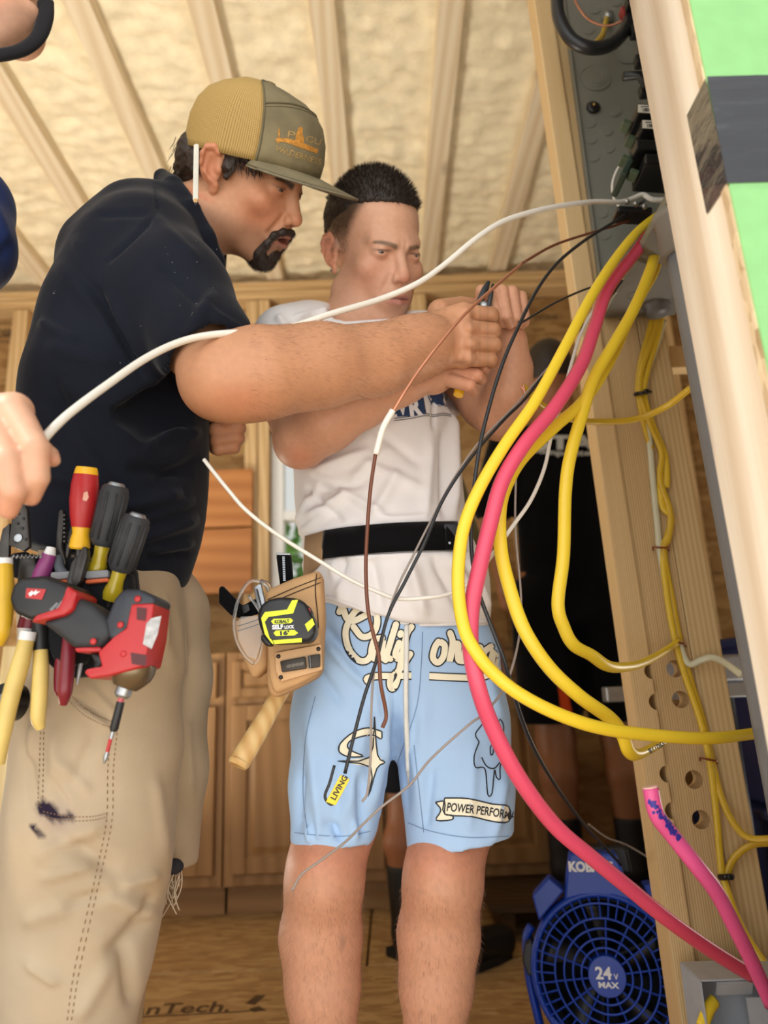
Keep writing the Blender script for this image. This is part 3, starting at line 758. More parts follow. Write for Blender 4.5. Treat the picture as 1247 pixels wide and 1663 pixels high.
# trunk and legs under the clothes keep the figure whole
tr = wchain([(185, 900, .99, 80), (200, 600, .99, 90), (250, 430, 1.0, 85), (288, 375, 1.0, 60)])
l1 = [W(150, 980, .94, 70), W(140, 1400, .93, 60), W(120, 1640, .93, 48), (np.array([-.42, .95, .09]), .045), (np.array([-.30, .93, .045]), .04)]
l2 = [W(230, 980, 1.05, 60), W(225, 1400, 1.06, 36), W(168, 1640, 1.08, 32), (np.array([-.40, 1.1, .09]), .04), (np.array([-.28, 1.09, .045]), .036)]
tf = Field(*bounds(tr + l1 + l2 + [W(300, 420, 1.14, 40), W(235, 430, .87, 40)], .03), .008); tf.chain(tr, .03, (0, 1, 0), 1.3); tf.chain(l1, .02); tf.chain(l2, .02)
tf.cap(W(250, 430, 1.0, 1)[0], W(300, 420, 1.14, 1)[0], .06, .05, .03); tf.cap(W(250, 430, 1.0, 1)[0], W(235, 430, .87, 1)[0], .06, .05, .03)
V4, F4 = tf.mesh()
Vb, Fb, Cb = join([(V1, F1, C1), (V2, F2, C2), (V3, F3, C3), (V4, F4, np.array(SKM))])
o = link('body', Vb, Fb, M_SKIN, man); setcol(o, Cb)
lt = V2[np.asarray(F2)].mean(1); ln = vnormals(V2, F2)[np.asarray(F2)[:, 0]]; lp_ = pxof(lt); selm = np.where((lp_[:, 0] > 400) & (lp_[:, 0] < 725) & (ln[:, 1] < .3))[0]
def armhair(rg):
    i = selm[rg.integers(len(selm))]; return lt[i], ln[i] * .35 + np.array([.9, 0, -.35 + rg.normal() * .25])
hairs(2600, armhair, .009, .00009, 19, 'arm_hair', mat('arm hair', rgb(128, 92, 66), .6), man)
eyes(man, HM_R, HM_T, (.07, .035, .015), (1, -.12, -.22))

# hair under the cap, sideburn and nape
M_HAIRM = mat('dark brown hair', rgb(44, 32, 24), 0.55, var=.3, vs=60, stretch=(1, 1, .2))
hh = Field(HM_T - .16, HM_T + .14, .0024); hh.frame(HM_R, HM_T)
hh.ell((-.075, 0, .005), (.042, .066, .05), .02); hh.ell((-.088, 0, -.03), (.028, .045, .032), .015)
for s in (-1, 1): hh.ell((.022, s * .0715, .040), (.03, .0085, .020), .008); hh.ell((.048, s * .064, .035), (.018, .008, .012), .008); hh.ell((.012, s * .074, .015), (.011, .0055, .026), .006); hh.ell((-.048, s * .066, .0), (.020, .010, .022), .01)
Vh, Fh = hh.mesh(); Vh = Vh + vnormals(Vh, Fh) * (.0028 * noise3(Vh, 320, 8))[:, None]
ho = link('hair', Vh, Fh, M_HAIRM, man)
def lock(rg):
    if rg.random() < .55:
        p = np.array([rg.uniform(.0, .062), -.076 + rg.uniform(0, .004) + .1 * max(0, 0), rg.uniform(.015, .040)]); p[1] += max(0, p[0] - .03) * .25; d = np.array([rg.uniform(.1, .9), -.25, rg.uniform(-1.2, -.1)])
    else: p = np.array([rg.uniform(-.11, -.075), rg.uniform(-.05, .03), rg.uniform(-.045, .02)]); d = np.array([rg.uniform(-.8, -.1), rg.uniform(-.5, .2), -1])
    return Hm(p), HM_R @ d
hairs(700, lock, .017, .0006, 3, 'hair_strands', M_HAIRM, ho, .1)
# goatee and moustache
gf = Field(Hm((.075, 0, -.085)) - .075, Hm((.075, 0, -.085)) + .075, .0016); gf.frame(HM_R, HM_T)
for s in (-1, 1):
    gf.chain([((.1045, s * .003, -.0525), .0046), ((.1005, s * .015, -.0545), .0052), ((.0925, s * .0265, -.064), .0052), ((.0855, s * .0300, -.080), .0048), ((.076, s * .027, -.098), .010)], .006)
gf.ell((.068, 0, -.109), (.0235, .031, .0205), .010); gf.ell((.089, 0, -.0945), (.006, .013, .010), .006)
Vg, Fg = gf.mesh(); Vg = Vg + vnormals(Vg, Fg) * (.0004 * noise3(Vg, 700, 9))[:, None]
go = link('goatee', Vg, Fg, M_HAIRM, man)
tri = Vg[np.asarray(Fg)].mean(1); nrm = vnormals(Vg, Fg)[np.asarray(Fg)[:, 0]]
def bristle(rg):
    i = rg.integers(len(tri)); return tri[i] - nrm[i] * .001, nrm[i] * .7 + HM_R @ np.array([.2, 0, -.9])
hairs(4200, bristle, .0060, .00022, 5, 'goatee_bristles', M_HAIRM, go)

# ---- cap, in the head's own frame
cap_ = MB(); NT, NP = 14, 96
prof_f = np.array([(.1200, .040), (.1200, .062), (.1130, .088), (.1000, .110), (.082, .124), (.060, .134), (.030, .140), (.004, .1412)])
prof_b = np.array([(-.103, .016), (-.1065, .038), (-.1065, .062), (-.099, .087), (-.084, .107), (-.060, .122), (-.028, .1355), (.003, .1412)])
tt = np.linspace(0, 1, 8)
def cap_pt(phi, t, off=0.0):
    """phi 0 = front, pi = back; t 0 = rim .. 1 = button"""
    c, s_ = math.cos(phi), math.sin(phi)
    xf, zf = [np.interp(t, tt, prof_f[:, i]) for i in (0, 1)]; xb, zb = [np.interp(t, tt, prof_b[:, i]) for i in (0, 1)]
    m = (1 + c) / 2; xm = .004; wd = .0845 * math.sqrt(max(0, 1 - (max(0, t - .12) / .88) ** 2.6))
    e = .86
    cc = math.copysign(abs(c) ** e, c); ss = math.copysign(abs(s_) ** e, s_)
    x = xm + (xf - xm) * cc if c > 0 else xm + (xm - xb) * cc
    z = zb + (zf - zb) * smooth01(np.array([m]), 0.0, 1.0)[0]; z = z if t < 1 else .1412
    z += -.004 * math.sin(math.pi * min(m * 1.0, 1)) * (1 - t)
    p = np.array([x, wd * ss, z]); n = unit(p - np.array([0, 0, .04])); return p + n * off
for i in range(NT + 1):
    for j in range(NP): cap_.v.append(tuple(Hm(cap_pt(2 * math.pi * j / NP, min(i / NT, .995)))))
PH = math.radians(66); front = []; rear = []
for i in range(NT):
    for j in range(NP):
        k = (j + 1) % NP; q = (i * NP + j, i * NP + k, (i + 1) * NP + k, (i + 1) * NP + j); a = 2 * math.pi * (j + .5) / NP; a = min(a, 2 * math.pi - a)
        (front if a < PH else rear).append(q)
def mesh_mat():
    m = bpy.data.materials.new('gold cap mesh'); m.use_nodes = True; n = m.node_tree.nodes; L = m.node_tree.links; b = n['Principled BSDF']; b.inputs['Roughness'].default_value = .7
    uv = n.new('ShaderNodeUVMap'); uv.uv_map = 'weave'; sx = n.new('ShaderNodeSeparateXYZ'); L.new(uv.outputs[0], sx.inputs[0]); vals = []
    for i in (0, 1):
        s_ = n.new('ShaderNodeMath'); s_.operation = 'SINE'; L.new(sx.outputs[i], s_.inputs[0]); vals.append(s_)
    mx = n.new('ShaderNodeMath'); mx.operation = 'MAXIMUM'; L.new(vals[0].outputs[0], mx.inputs[0]); L.new(vals[1].outputs[0], mx.inputs[1])
    r = n.new('ShaderNodeMapRange'); r.inputs[1].default_value = -.5; r.inputs[2].default_value = .1; L.new(mx.outputs[0], r.inputs[0])
    c = n.new('ShaderNodeMixRGB'); c.inputs[1].default_value = (*rgb(118, 94, 50), 1); c.inputs[2].default_value = (*rgb(184, 152, 88), 1); L.new(r.outputs[0], c.inputs[0]); L.new(c.outputs[0], b.inputs['Base Color'])
    bp = n.new('ShaderNodeBump'); bp.inputs['Strength'].default_value = .6; bp.inputs['Distance'].default_value = .001; L.new(r.outputs[0], bp.inputs['Height']); L.new(bp.outputs[0], b.inputs['Normal']); return m
M_CAPF = mat('waxed grey cap cloth', rgb(122, 112, 84), .85, var=.22, vs=26, bump=.4, bs=700, bd=.0008)
def cappart(name, faces, m, parent):
    ids = sorted({i for f in faces for i in f}); mp = {a: b for b, a in enumerate(ids)}
    return link(name, [cap_.v[i] for i in ids], [[mp[i] for i in f] for f in faces], m, parent), ids
capo, ids = cappart('cap', rear, mesh_mat(), man)
uvl = capo.data.uv_layers.new(name='weave')
for li, l in enumerate(capo.data.loops):
    g = ids[l.vertex_index]; i, j = divmod(g, NP); uvl.data[li].uv = (j / NP * 2 * math.pi * 215, i / NT * 2 * math.pi * 80)
capo['label'] = 'gold mesh-back cap with a grey front panel'
cfo, _ = cappart('front_panel', front, M_CAPF, capo)
for o_ in (capo, cfo):
    sm = o_.modifiers.new('thick', 'SOLIDIFY'); sm.thickness = .0016; sm.offset = -1
# seams and button
sb = MB()
sb.tube([Hm(cap_pt(PH, t, .0005)) for t in np.linspace(0, .99, 18)], .0011, 6); sb.tube([Hm(cap_pt(-PH, t, .0005)) for t in np.linspace(0, .99, 18)], .0011, 6)
sb.tube([Hm(cap_pt(a, .47 + .13 * math.cos(a * 1.25), .0006)) for a in np.linspace(-PH, PH, 30)], .0013, 6)
sb.tube([Hm(cap_pt(a, .43 + .13 * math.cos(a * 1.25), .0003)) for a in np.linspace(-PH, PH, 30)], .0006, 6)
sb.build('seam', mat('cap seam', rgb(100, 92, 68), .8), capo, True)
MB().lathe([(.0, .004), (.006, .0032), (.0085, .0012), (.0088, -.001)][::-1], Hm((.004, 0, .1412)), HM_R @ np.array([0, 0, 1.0]), 14).build('button', mat('cap button', rgb(112, 96, 60), .7), capo, True)
# brim: a slightly bowed plate
bv = []; nb = 41; nr = 7
for lay_ in (0, 1):
    for a in np.linspace(-1, 1, nb):
        phi = a * math.radians(70); pi_ = cap_pt(phi, 0.0)
        tip = np.array([.036 + .157 * math.cos(a * math.radians(84)), .095 * math.sin(a * math.radians(84)) ** 1 , .0])
        for r in np.linspace(0, 1, nr):
            x = pi_[0] * (1 - r) + max(tip[0], pi_[0] * .98) * r; y = pi_[1] * (1 - r) + tip[1] * r
            z = pi_[2] * (1 - r) + .034 * r - .010 * (y / .09) ** 2 * r
            bv.append(Hm((x, y, z - lay_ * .0032)))
bf = []
K = nb * nr
for i in range(nb - 1):
    for r in range(nr - 1):
        a = i * nr + r; bf.append((a, a + 1, a + nr + 1, a + nr)); bf.append((K + a, K + a + nr, K + a + nr + 1, K + a + 1))
for i in range(nb - 1):
    a = i * nr + nr - 1; bf.append((a, a + nr, K + a + nr, K + a)); a = i * nr; bf.append((a, K + a, K + a + nr, a + nr))
for i in (0, (nb - 1) * nr):
    for r in range(nr - 1): bf.append((i + r, i + r + 1, K + i + r + 1, K + i + r))
link('brim', bv, bf, M_CAPF, capo)
MB().tube([Hm((.038 + .157 * math.cos(a * math.radians(84)), .0955 * math.sin(a * math.radians(84)), .0325 - .010 * math.sin(a * math.radians(84)) ** 2 * 1.1)) for a in np.linspace(-.93, .93, 40)], .0019, 6).build('brim_edge', mat('brim edging', rgb(120, 112, 90), .8, var=.2, vs=60), capo, True)
for x, y in ((483, 291), (524, 304)): pass
# embroidery on the front panel
M_EMB = mat('orange embroidery', rgb(190, 132, 52), .75, var=.35, vs=200, bump=.5, bs=900, bd=.0006)
M_EMBD = mat('faded embroidery', rgb(168, 138, 82), .85, var=.4, vs=200)
cb = bvh_of(cfo, capo)
t1, f1 = text_mesh('WILDERNESS', .0); t2, f2 = text_mesh('P', .0); t3, f3 = text_mesh('GU', .0)
decal('lettering', *merge2d((fit2d(t1, 446, 245, 520, 268, 10), f1), (fit2d(t2, 466, 223, 478, 226, 12), f2), (fit2d(t3, 496, 230, 520, 236, 11), f3)), cb, M_EMBD, cfo, 6)
fig = merge2d(stroke2d([(453, 209), (453, 222), (452, 233)], 2.5), stroke2d([(448, 227), (465, 228), (490, 236), (516, 246)], [5, 7, 9, 7]), poly2d([(478, 234), (480, 222), (483, 212), (485, 207), (490, 206), (492, 210), (491, 217), (494, 224), (493, 233), (489, 230), (485, 235)]))
decal('embroidered_figure', fig[0], fig[1], cb, M_EMB, cfo, 6)

# pencil behind the ear
pa, pb = P(319, 236, .888), P(317.5, 332, .855); ax = pb - pa; Lp = np.linalg.norm(ax)
pe = thing('pencil', 'white flat carpenter pencil tucked behind the ear of the man in the cap', 'pencil', pb)
MB().tube([pa, pa + ax * .93], .0042, 6, .62).build('pencil_body', mat('white pencil paint', rgb(214, 212, 200), .4, var=.08), pe)
MB().tube([pa + ax * .93, pa + ax * .985], [.0041, .0016], 6, .62).build('sharpened_wood', mat('pencil wood', rgb(200, 160, 110), .8), pe)
MB().tube([pa + ax * .98, pb + ax * .01], [.0019, .0006], 6).build('lead', mat('lead', rgb(50, 50, 55), .5), pe)

# ---- shirt
M_NAVY = M_CLOTH('navy knit', rgb(23, 26, 35), 1100, .3, vs=4, sheen=.1)
ts = wchain([(186, 915, .97, 112), (190, 840, .975, 120), (192, 750, .98, 126), (194, 650, .98, 124), (212, 545, .985, 116), (240, 470, .99, 104), (262, 415, 1.0, 78), (285, 360, 1.0, 48)])
sl_ = wchain([(238, 408, .91, 84), (280, 478, .865, 84), (336, 566, .82, 82)])
sf = Field(*bounds(ts + sl_ + [W(330, 420, 1.2, 60)], .06), .0042)
sf.chain(ts, .05, (0, 1, 0), 1.36)
sf.cap(*[W(215, 362, .96, 1)[0], W(168, 415, .96, 1)[0]], .058, .066, .04)
sf.chain(sl_, .04)
s2 = wchain([(290, 410, 1.13, 78), (300, 520, 1.19, 62), (300, 640, 1.15, 52), (318, 690, 1.12, 46)]); sf.chain(s2, .03)
# collar
ck = [W(262, 288, 1.01, 10), W(282, 300, .955, 11), (W(312, 338, .925, 11)), (W(338, 385, .92, 10)), W(354, 425, .935, 9), W(357, 455, .95, 8)]
sf.chain(ck, .012); ck2 = [W(262, 288, 1.01, 10), W(300, 300, 1.08, 10), W(345, 380, 1.07, 9), W(357, 445, .97, 8)]; sf.chain(ck2, .012)
for a, b in zip(ck[:-1], ck[1:]): sf.cap(a[0] + np.array([0, .004, .012]), b[0] + np.array([0, .004, .012]), .006, .006, .006)
sf.cap(Hm((-.02, 0, -.07)), P(292, 372, 1.0), .058, .064, .006, True)          # neck hole
# sleeve mouth
a_, ra_ = W(318, 535, .835, 62); b_, rb_ = W(356, 605, .80, 70); sf.cut(P(334, 572, .81), np.cross(ray(404, 530), ray(258, 618)) * -1 if np.cross(ray(404, 530), ray(258, 618))[2] > 0 else np.cross(ray(404, 530), ray(258, 618)), .003, (P(340, 590, .81), .14)); sf.cap(a_, b_, ra_, rb_, .004, True)
# hem
sf.cut(P(180, 925, .85), unit(np.cross(P(300, 946, .95) - P(60, 885, .9), np.array([0, 1.0, .04]))) * np.array([1, 1, 1]), .004) if False else None
hn = unit(np.cross(P(300, 944, .93) - P(70, 884, .9), np.array([0.02, 1.0, .0]))); hn = hn if hn[2] < 0 else -hn
sf.cut(P(185, 914, .83), hn, .003)
Vs, Fs = sf.mesh(); Vs = relax(Vs, Fs, 2, .5)
Vs = creases(Vs, Fs, [(350, 470, 300, 560, 10.2, 7.5), (250, 420, 330, 500, 8.5, -6), (150, 460, 240, 620, 7.65, -13.5), (255, 345, 170, 430, 3.4, -6), (258, 345, 252, 300, 2.55, -4.5), (170, 470, 260, 640, 11.9, 9), (330, 500, 395, 540, 6.8, 6), (300, 800, 180, 830, 11.9, 15), (320, 770, 200, 760, 10.2, -10.5), (326, 840, 210, 880, 10.2, 13.5), (310, 900, 230, 905, 6.8, -10.5), (70, 560, 200, 600, 13.6, 7.5), (60, 640, 220, 690, 15.3, -9), (90, 420, 200, 560, 13.6, 7.5), (330, 700, 250, 720, 10.2, 9), (45, 760, 180, 800, 15.3, 10.5), (240, 340, 330, 430, 8.5, 4.5), (270, 590, 300, 640, 7.65, -9), (60, 520, 130, 560, 9, 8), (40, 640, 60, 740, 9, 8), (300, 700, 230, 730, 8, 8), (330, 740, 240, 790, 8, -8), (120, 700, 200, 830, 12, 7), (80, 600, 110, 700, 12, -7), (320, 810, 220, 850, 7, 8), (318, 880, 240, 900, 7, 9), (150, 350, 250, 345, 6, -4), (120, 380, 160, 470, 10, 6)], 3, .0022, 22)
shirt = link('shirt', Vs, Fs, M_NAVY, man)
# flecks of dust on the cloth
sbv = bvh_of(shirt); rg = np.random.default_rng(4); sp = []
for cx, cy, n_, sp_ in ((88, 476, 4, 4), (240, 560, 6, 70), (290, 420, 7, 60), (190, 590, 6, 60), (330, 480, 4, 30)):
    for _ in range(n_):
        x, y = cx + rg.normal() * sp_ * .5, cy + rg.normal() * sp_ * .5; r = rg.uniform(.4, .9); sp.append(poly2d([(x + r * math.cos(a), y + r * math.sin(a)) for a in np.arange(6) * 1.047]))
fl_ = decal('dust_flecks', *merge2d(*sp), sbv, mat('dust', rgb(120, 120, 120), .9), shirt, 9); fl_['kind'] = 'stuff'

# ---- trousers
M_TAN = M_CLOTH('tan duck cloth', rgb(186, 160, 122), 800, .1, attr=True, vs=9)
r1 = wchain([(170, 905, .955, 98), (168, 990, .945, 117), (165, 1100, .935, 120), (160, 1220, .925, 122), (146, 1340, .92, 124), (138, 1430, .92, 122), (126, 1540, .925, 112), (114, 1663, .93, 104)])
pt = Field(*bounds(r1 + [W(340, 1100, 1.05, 20), W(200, 1690, 1.0, 60)], .04), .0045)
pt.chain(r1, .03, (0, 1, 0), .95)
r1b = [W(114, 1663, .93, 104), (np.array([-.44, .94, .2]), .078), (np.array([-.445, .945, .06]), .08)]; 
r2 = wchain([(228, 925, 1.04, 64), (252, 1000, 1.045, 82), (260, 1100, 1.055, 78), (258, 1250, 1.06, 74), (250, 1390, 1.06, 70)]); pt.chain(r2, .02)
pt.cut(P(250, 1404, 1.06), (-.05, 0, -1), .003, (P(300, 1425, 1.06), .055))
r3 = wchain([(215, 1380, 1.06, 66), (185, 1500, 1.06, 62), (172, 1663, 1.06, 56)]); pt.chain(r3, .02)
Vp, Fp = pt.mesh(); Vp = relax(Vp, Fp, 2)
Vp = creases(Vp, Fp, [(60, 1340, 200, 1420, 16, -8), (50, 1400, 180, 1330, 14, 8), (160, 1440, 260, 1500, 16, 9), (250, 1480, 170, 1560, 14, -9), (30, 1500, 120, 1470, 14, 5), (200, 1530, 215, 1640, 12, -10), (120, 1010, 200, 1150, 14, 3), (240, 960, 285, 1100, 12, 4), (60, 1150, 130, 1330, 14, 3), (40, 1200, 60, 1330, 8, -6), (180, 1560, 120, 1663, 14, 6), (250, 1250, 270, 1400, 10, 4), (60, 1170, 45, 1240, 8, 6), (140, 1110, 192, 1165, 5, 4), (116, 1130, 186, 1176, 4, -6), (112, 1138, 182, 1184, 5, 4), (200, 950, 190, 1060, 6, 5), (160, 1180, 110, 1290, 10, -5), (95, 1170, 85, 1290, 9, 4), (90, 1230, 150, 1290, 8, 5), (80, 1260, 110, 1310, 6, -5), (70, 1390, 150, 1370, 8, -7), (60, 1430, 160, 1400, 9, 7), (100, 1470, 210, 1440, 9, -6), (40, 1560, 100, 1600, 9, 6), (190, 1440, 262, 1420, 9, 7), (210, 1500, 250, 1450, 8, -6), (270, 960, 262, 1060, 6, 5), (250, 950, 245, 1060, 5, -5), (290, 990, 300, 1110, 8, 6), (310, 1040, 300, 1180, 7, -5), (300, 1150, 310, 1300, 8, 5)], 5, .0022, 20)
pp = pxof(Vp); base = np.array(rgb(174, 154, 126)); Cp = np.tile(base, (len(Vp), 1))
n1 = noise3(Vp, 9, 21); n2 = noise3(Vp, 24, 22)
Cp = blend(Cp, np.clip(.35 * n1 + .1, 0, .4), rgb(205, 190, 168)); Cp = blend(Cp, np.clip(.35 * n2, 0, .35) * smooth01(pp[:, 1], 1250, 1450), rgb(196, 156, 92))
nearleg = (V_ := Vp[:, 1] < 1.0)
Cp = blend(Cp, .4 * smooth01(pp[:, 1], 1380, 1600) * nearleg, rgb(200, 190, 172))
d1, _ = seg2(pp, (70, 1314), (96, 1328)); d1b, _ = seg2(pp, (88, 1330), (112, 1326)); d1 = np.minimum(d1, d1b + 4); wob = 1 + .5 * noise3(Vp, 160, 23); dk = smooth01(14 * wob - d1, 0, 5) * nearleg
d2, _ = seg2(pp, (52, 1342), (70, 1360)); dk = np.maximum(dk, smooth01(4.5 * wob - d2, 0, 3) * nearleg); d3, _ = seg2(pp, (85, 1320), (75, 1312)); 
Cp = blend(Cp, .45 * np.exp(-(((pp[:, 0] - 95) / 28) ** 2 + ((pp[:, 1] - 1330) / 24) ** 2)) * nearleg, rgb(120, 108, 120)); Cp = blend(Cp, dk, rgb(40, 32, 48))
pants = link('trousers', Vp, Fp, M_TAN, man); setcol(pants, Cp)
pbv = bvh_of(pants)
# seams, stitched lines, pocket edges
M_STITCH = mat('brown stitching', rgb(128, 100, 66), .9)
sq = []
for pts in ([(190, 1190), (184, 1250), (182, 1330), (168, 1400), (150, 1480), (128, 1580), (115, 1663)], [(181, 1190), (175, 1250), (173, 1330), (160, 1400), (142, 1480), (120, 1580), (108, 1663)], [(66, 1180), (64, 1240), (62, 1300), (68, 1312)], [(71, 1180), (70, 1240), (69, 1300)], [(70, 1318), (110, 1326), (150, 1326), (176, 1320)], [(72, 1326), (110, 1333), (150, 1332), (176, 1326)], [(118, 1132), (140, 1152), (165, 1165), (182, 1172)], [(112, 1138), (135, 1160), (160, 1174), (180, 1181)]):
    p = spline(pts, 14)
    for i in range(0, len(p) - 1, 2): sq.append(stroke2d([p[i], p[i + 1]], 1.5, 1))
decal('stitching', *merge2d(*sq), pbv, M_STITCH, pants, 9)['kind'] = 'stuff'
# frayed knee
fr = MB(); rg = np.random.default_rng(6); k0 = P(284, 1408, 1.0)
for i in range(16):
    a = k0 + rg.normal(size=3) * .006; L = rg.uniform(.025, .055); fr.tube(spline([a, a + np.array([rg.normal() * .006 - .004, 0, -L * .5]), a + np.array([rg.normal() * .01 - .008, 0, -L])], 4), .0008, 4)
f_ = fr.build('frayed_threads', mat('frayed thread', rgb(205, 190, 165), .9), pants, True); f_['kind'] = 'stuff'
MB().ball(P(282, 1407, .99), .012, 10, 8, (1.1, .8, .8)).build('torn_patch', mat('dark lining', rgb(40, 38, 42), .9, var=.3), pants, True)
# boots out of the frame keep him standing on the floor
M_BOOT = mat('boot leather', rgb(90, 66, 44), .7, var=.2)
for x, y in ((-.43, .945), (-.40, 1.1)):
    bo = Field((x - .12, y - .09, -.01), (x + .25, y + .09, .26), .006); bo.cap((x, y, .2), (x, y, .06), .055, .05, .02); bo.cap((x, y, .05), (x + .15, y - .01, .042), .045, .042, .03); bo.cut((0, 0, .0), (0, 0, -1), .003)
    v_, q_ = bo.mesh(); link('boot', v_, q_, M_BOOT, man)
# ------------------------------------------------------------------ the boy in light blue shorts
HB_R, HB_T = pose(-55, 31, 12), np.array([0, 1.125, 1.485])
def Hb(p): return HB_R @ np.array(p, float) + HB_T
boy = person('boy with a dark buzz cut in a white T-shirt and pale blue printed shorts', (.02, 1.1, 0))
SKB = rgb(204, 156, 128)
hf = Field(HB_T - np.array([.19, .19, .21]), HB_T + np.array([.17, .17, .17]), .0019)
head(hf, HB_R, HB_T, slit=.0032, brow_in=1, jaw=.98, fold=0.0)
hf.cap(Hb((-.025, 0, -.06)), P(580, 520, 1.17), .054, .062, .02)
V1, F1 = hf.mesh(); V1 = relax(V1, F1, 1, .4); L1 = (V1 - HB_T) @ HB_R
C1 = face_color(L1, SKB, .32, (.40, .13, .10), (.12, .075, .042), None, .0042, .85)
x_, y_, z_ = L1.T                                               # faded, clipped sides
fade = smooth01(z_, -.012, .048) * smooth01(.040 + .36 * (z_ - .04) - x_, -.004, .02)
C1 = blend(C1, np.clip(fade * .95, 0, .92) * (1 - smooth01(np.abs(y_), .079, .083) * (z_ < .035)), (.06, .038, .022))
# right arm: upper arm down, forearm across
arm = wchain([(470, 560, 1.13, 44), (468, 650, 1.06, 42), (488, 718, 1.01, 40), (530, 686, .985, 46), (590, 648, .975, 43), (650, 622, .97, 34), (705, 606, .975, 27)])
af = Field(*bounds(arm + [W(790, 600, .98, 30)], .03), .0027); af.chain(arm, .018)
af.cap(*[W(705, 606, .975, 1)[0], W(738, 600, .985, 1)[0]], .023, .022, .012); af.cap(*[W(705, 616, .985, 1)[0], W(735, 585, .995, 1)[0]], .022, .02, .012)
FB = [((742, 574, .985, 12), (782, 578, .975, 10), (790, 585, .985, 9)), ((742, 588, .975, 12), (782, 594, .968, 10.5), (788, 599, .985, 9)),
      ((740, 601, .965, 12), (774, 609, .955, 11), (781, 616, .975, 9.5)), ((732, 617, .965, 12), (762, 626, .955, 10.5), (768, 635, .972, 9)), ((725, 590, .97, 15), (752, 578, .95, 13), (776, 570, .955, 11.5))]
fingers(af, FB, .0015)
V2, F2 = af.mesh(); p2 = pxof(V2); C2 = np.tile(np.array(SKB) * np.array([.97, .92, .88]), (len(V2), 1))
C2 = blend(C2, .5 * np.exp(-(((p2[:, 0] - 487) / 24) ** 2 + ((p2[:, 1] - 742) / 22) ** 2)), np.array(SKB) * np.array([.95, .6, .52]))
C2 = blend(C2, .4 * smooth01(p2[:, 0], 735, 765), np.array(SKB) * np.array([.98, .68, .58]))
# left arm: hand up on the pliers
la = wchain([(722, 570, 1.2, 42), (790, 655, 1.14, 40), (812, 676, 1.11, 37), (826, 640, 1.075, 36), (831, 598, 1.055, 30), (829, 556, 1.035, 23), (822, 530, 1.03, 24)])
lf = Field(*bounds(la + [W(850, 470, .97, 30)], .03), .0027); lf.chain(la, .018); lf.cap(W(818, 505, 1.03, 1)[0], W(835, 510, 1.03, 1)[0], .026, .024, .012)
LB = [((800, 486, 1.02, 11), (797, 480, .985, 10.5), (806, 512, .975, 9.5), (815, 524, .99, 9)), ((815, 476, 1.02, 11), (815, 473, .985, 10.5), (823, 514, .975, 9.5), (828, 526, .99, 9)),
      ((831, 474, 1.025, 11), (832, 474, .99, 10), (839, 516, .985, 9.3), (841, 526, 1.0, 8.5)), ((846, 482, 1.03, 10), (847, 482, 1.0, 9), (852, 516, .995, 8.5), (852, 524, 1.01, 8)), ((800, 520, 1.03, 15), (784, 492, 1.0, 13), (783, 473, .985, 11))]
fingers(lf, LB, .0015)
V3, F3 = lf.mesh(); C3 = np.tile(np.array(SKB) * np.array([1, .93, .88]), (len(V3), 1))
# trunk, legs
tr = wchain([(640, 960, 1.11, 95), (615, 780, 1.15, 95), (600, 620, 1.17, 90), (582, 535, 1.18, 60)])
tf = Field(*bounds(tr + [W(722, 575, 1.2, 50), W(465, 560, 1.13, 50), W(580, 500, 1.17, 50)], .05), .008); tf.chain(tr, .03, (0, 1, 0), .7); tf.cap(W(600, 590, 1.18, 1)[0], W(470, 560, 1.13, 1)[0], .06, .045, .03); tf.cap(W(600, 590, 1.18, 1)[0], W(722, 575, 1.2, 1)[0], .06, .045, .03); tf.cap(W(582, 535, 1.18, 1)[0], W(580, 500, 1.17, 1)[0], .055, .05, .03)
V4, F4 = tf.mesh()
g1 = wchain([(560, 1180, 1.10, 66), (548, 1330, 1.085, 62), (530, 1400, 1.065, 58), (526, 1440, 1.065, 59), (521, 1520, 1.085, 63), (524, 1600, 1.085, 57), (527, 1700, 1.085, 50)])
g2 = wchain([(735, 1180, 1.12, 66), (735, 1330, 1.10, 64), (722, 1400, 1.075, 58), (718, 1440, 1.075, 60), (712, 1520, 1.095, 63), (708, 1600, 1.095, 56), (704, 1700, 1.095, 46)])
g1 += [(g1[-1][0] * np.array([1, 1, 0]) + np.array([-.0, .01, .1]), .037), (g1[-1][0] * np.array([1, 1, 0]) + np.array([.0, -.0, .05]), .04)]
g2 += [(g2[-1][0] * np.array([1, 1, 0]) + np.array([.0, .01, .1]), .037), (g2[-1][0] * np.array([1, 1, 0]) + np.array([.0, -.0, .05]), .04)]
gf = Field(*bounds(g1 + g2, .03), .004); gf.chain(g1, .02); gf.chain(g2, .02)
gf.cap(W(528, 1412, 1.03, 1)[0], W(527, 1432, 1.03, 1)[0], .03, .028, .03); gf.cap(W(715, 1412, 1.04, 1)[0], W(714, 1432, 1.04, 1)[0], .03, .028, .03)
V5, F5 = gf.mesh(); p5 = pxof(V5); C5 = np.tile(np.array(SKB) * np.array([.95, .88, .84]), (len(V5), 1))
C5 = blend(C5, .45 * (1 - smooth01(p5[:, 1], 1390, 1450)), np.array(SKB) * np.array([.95, .58, .5])); C5 = blend(C5, np.clip(.3 * noise3(V5, 40, 31), 0, .3), np.array(SKB) * np.array([.92, .72, .7]))
C5 = blend(C5, .5 * np.exp(-(((p5[:, 0] - 556) / 4) ** 2 + ((p5[:, 1] - 1530) / 12) ** 2)), (.14, .09, .08)); C5 = blend(C5, np.clip(noise3(V5 * np.array([1, 1, .25]), 900, 32) * .3, 0, .22), np.array(SKB) * .45)
Vb, Fb, Cb = join([(V1, F1, C1), (V2, F2, C2), (V3, F3, C3), (V4, F4, np.array(SKB)), (V5, F5, C5)])
o = link('body', Vb, Fb, M_SKIN, boy); setcol(o, Cb)
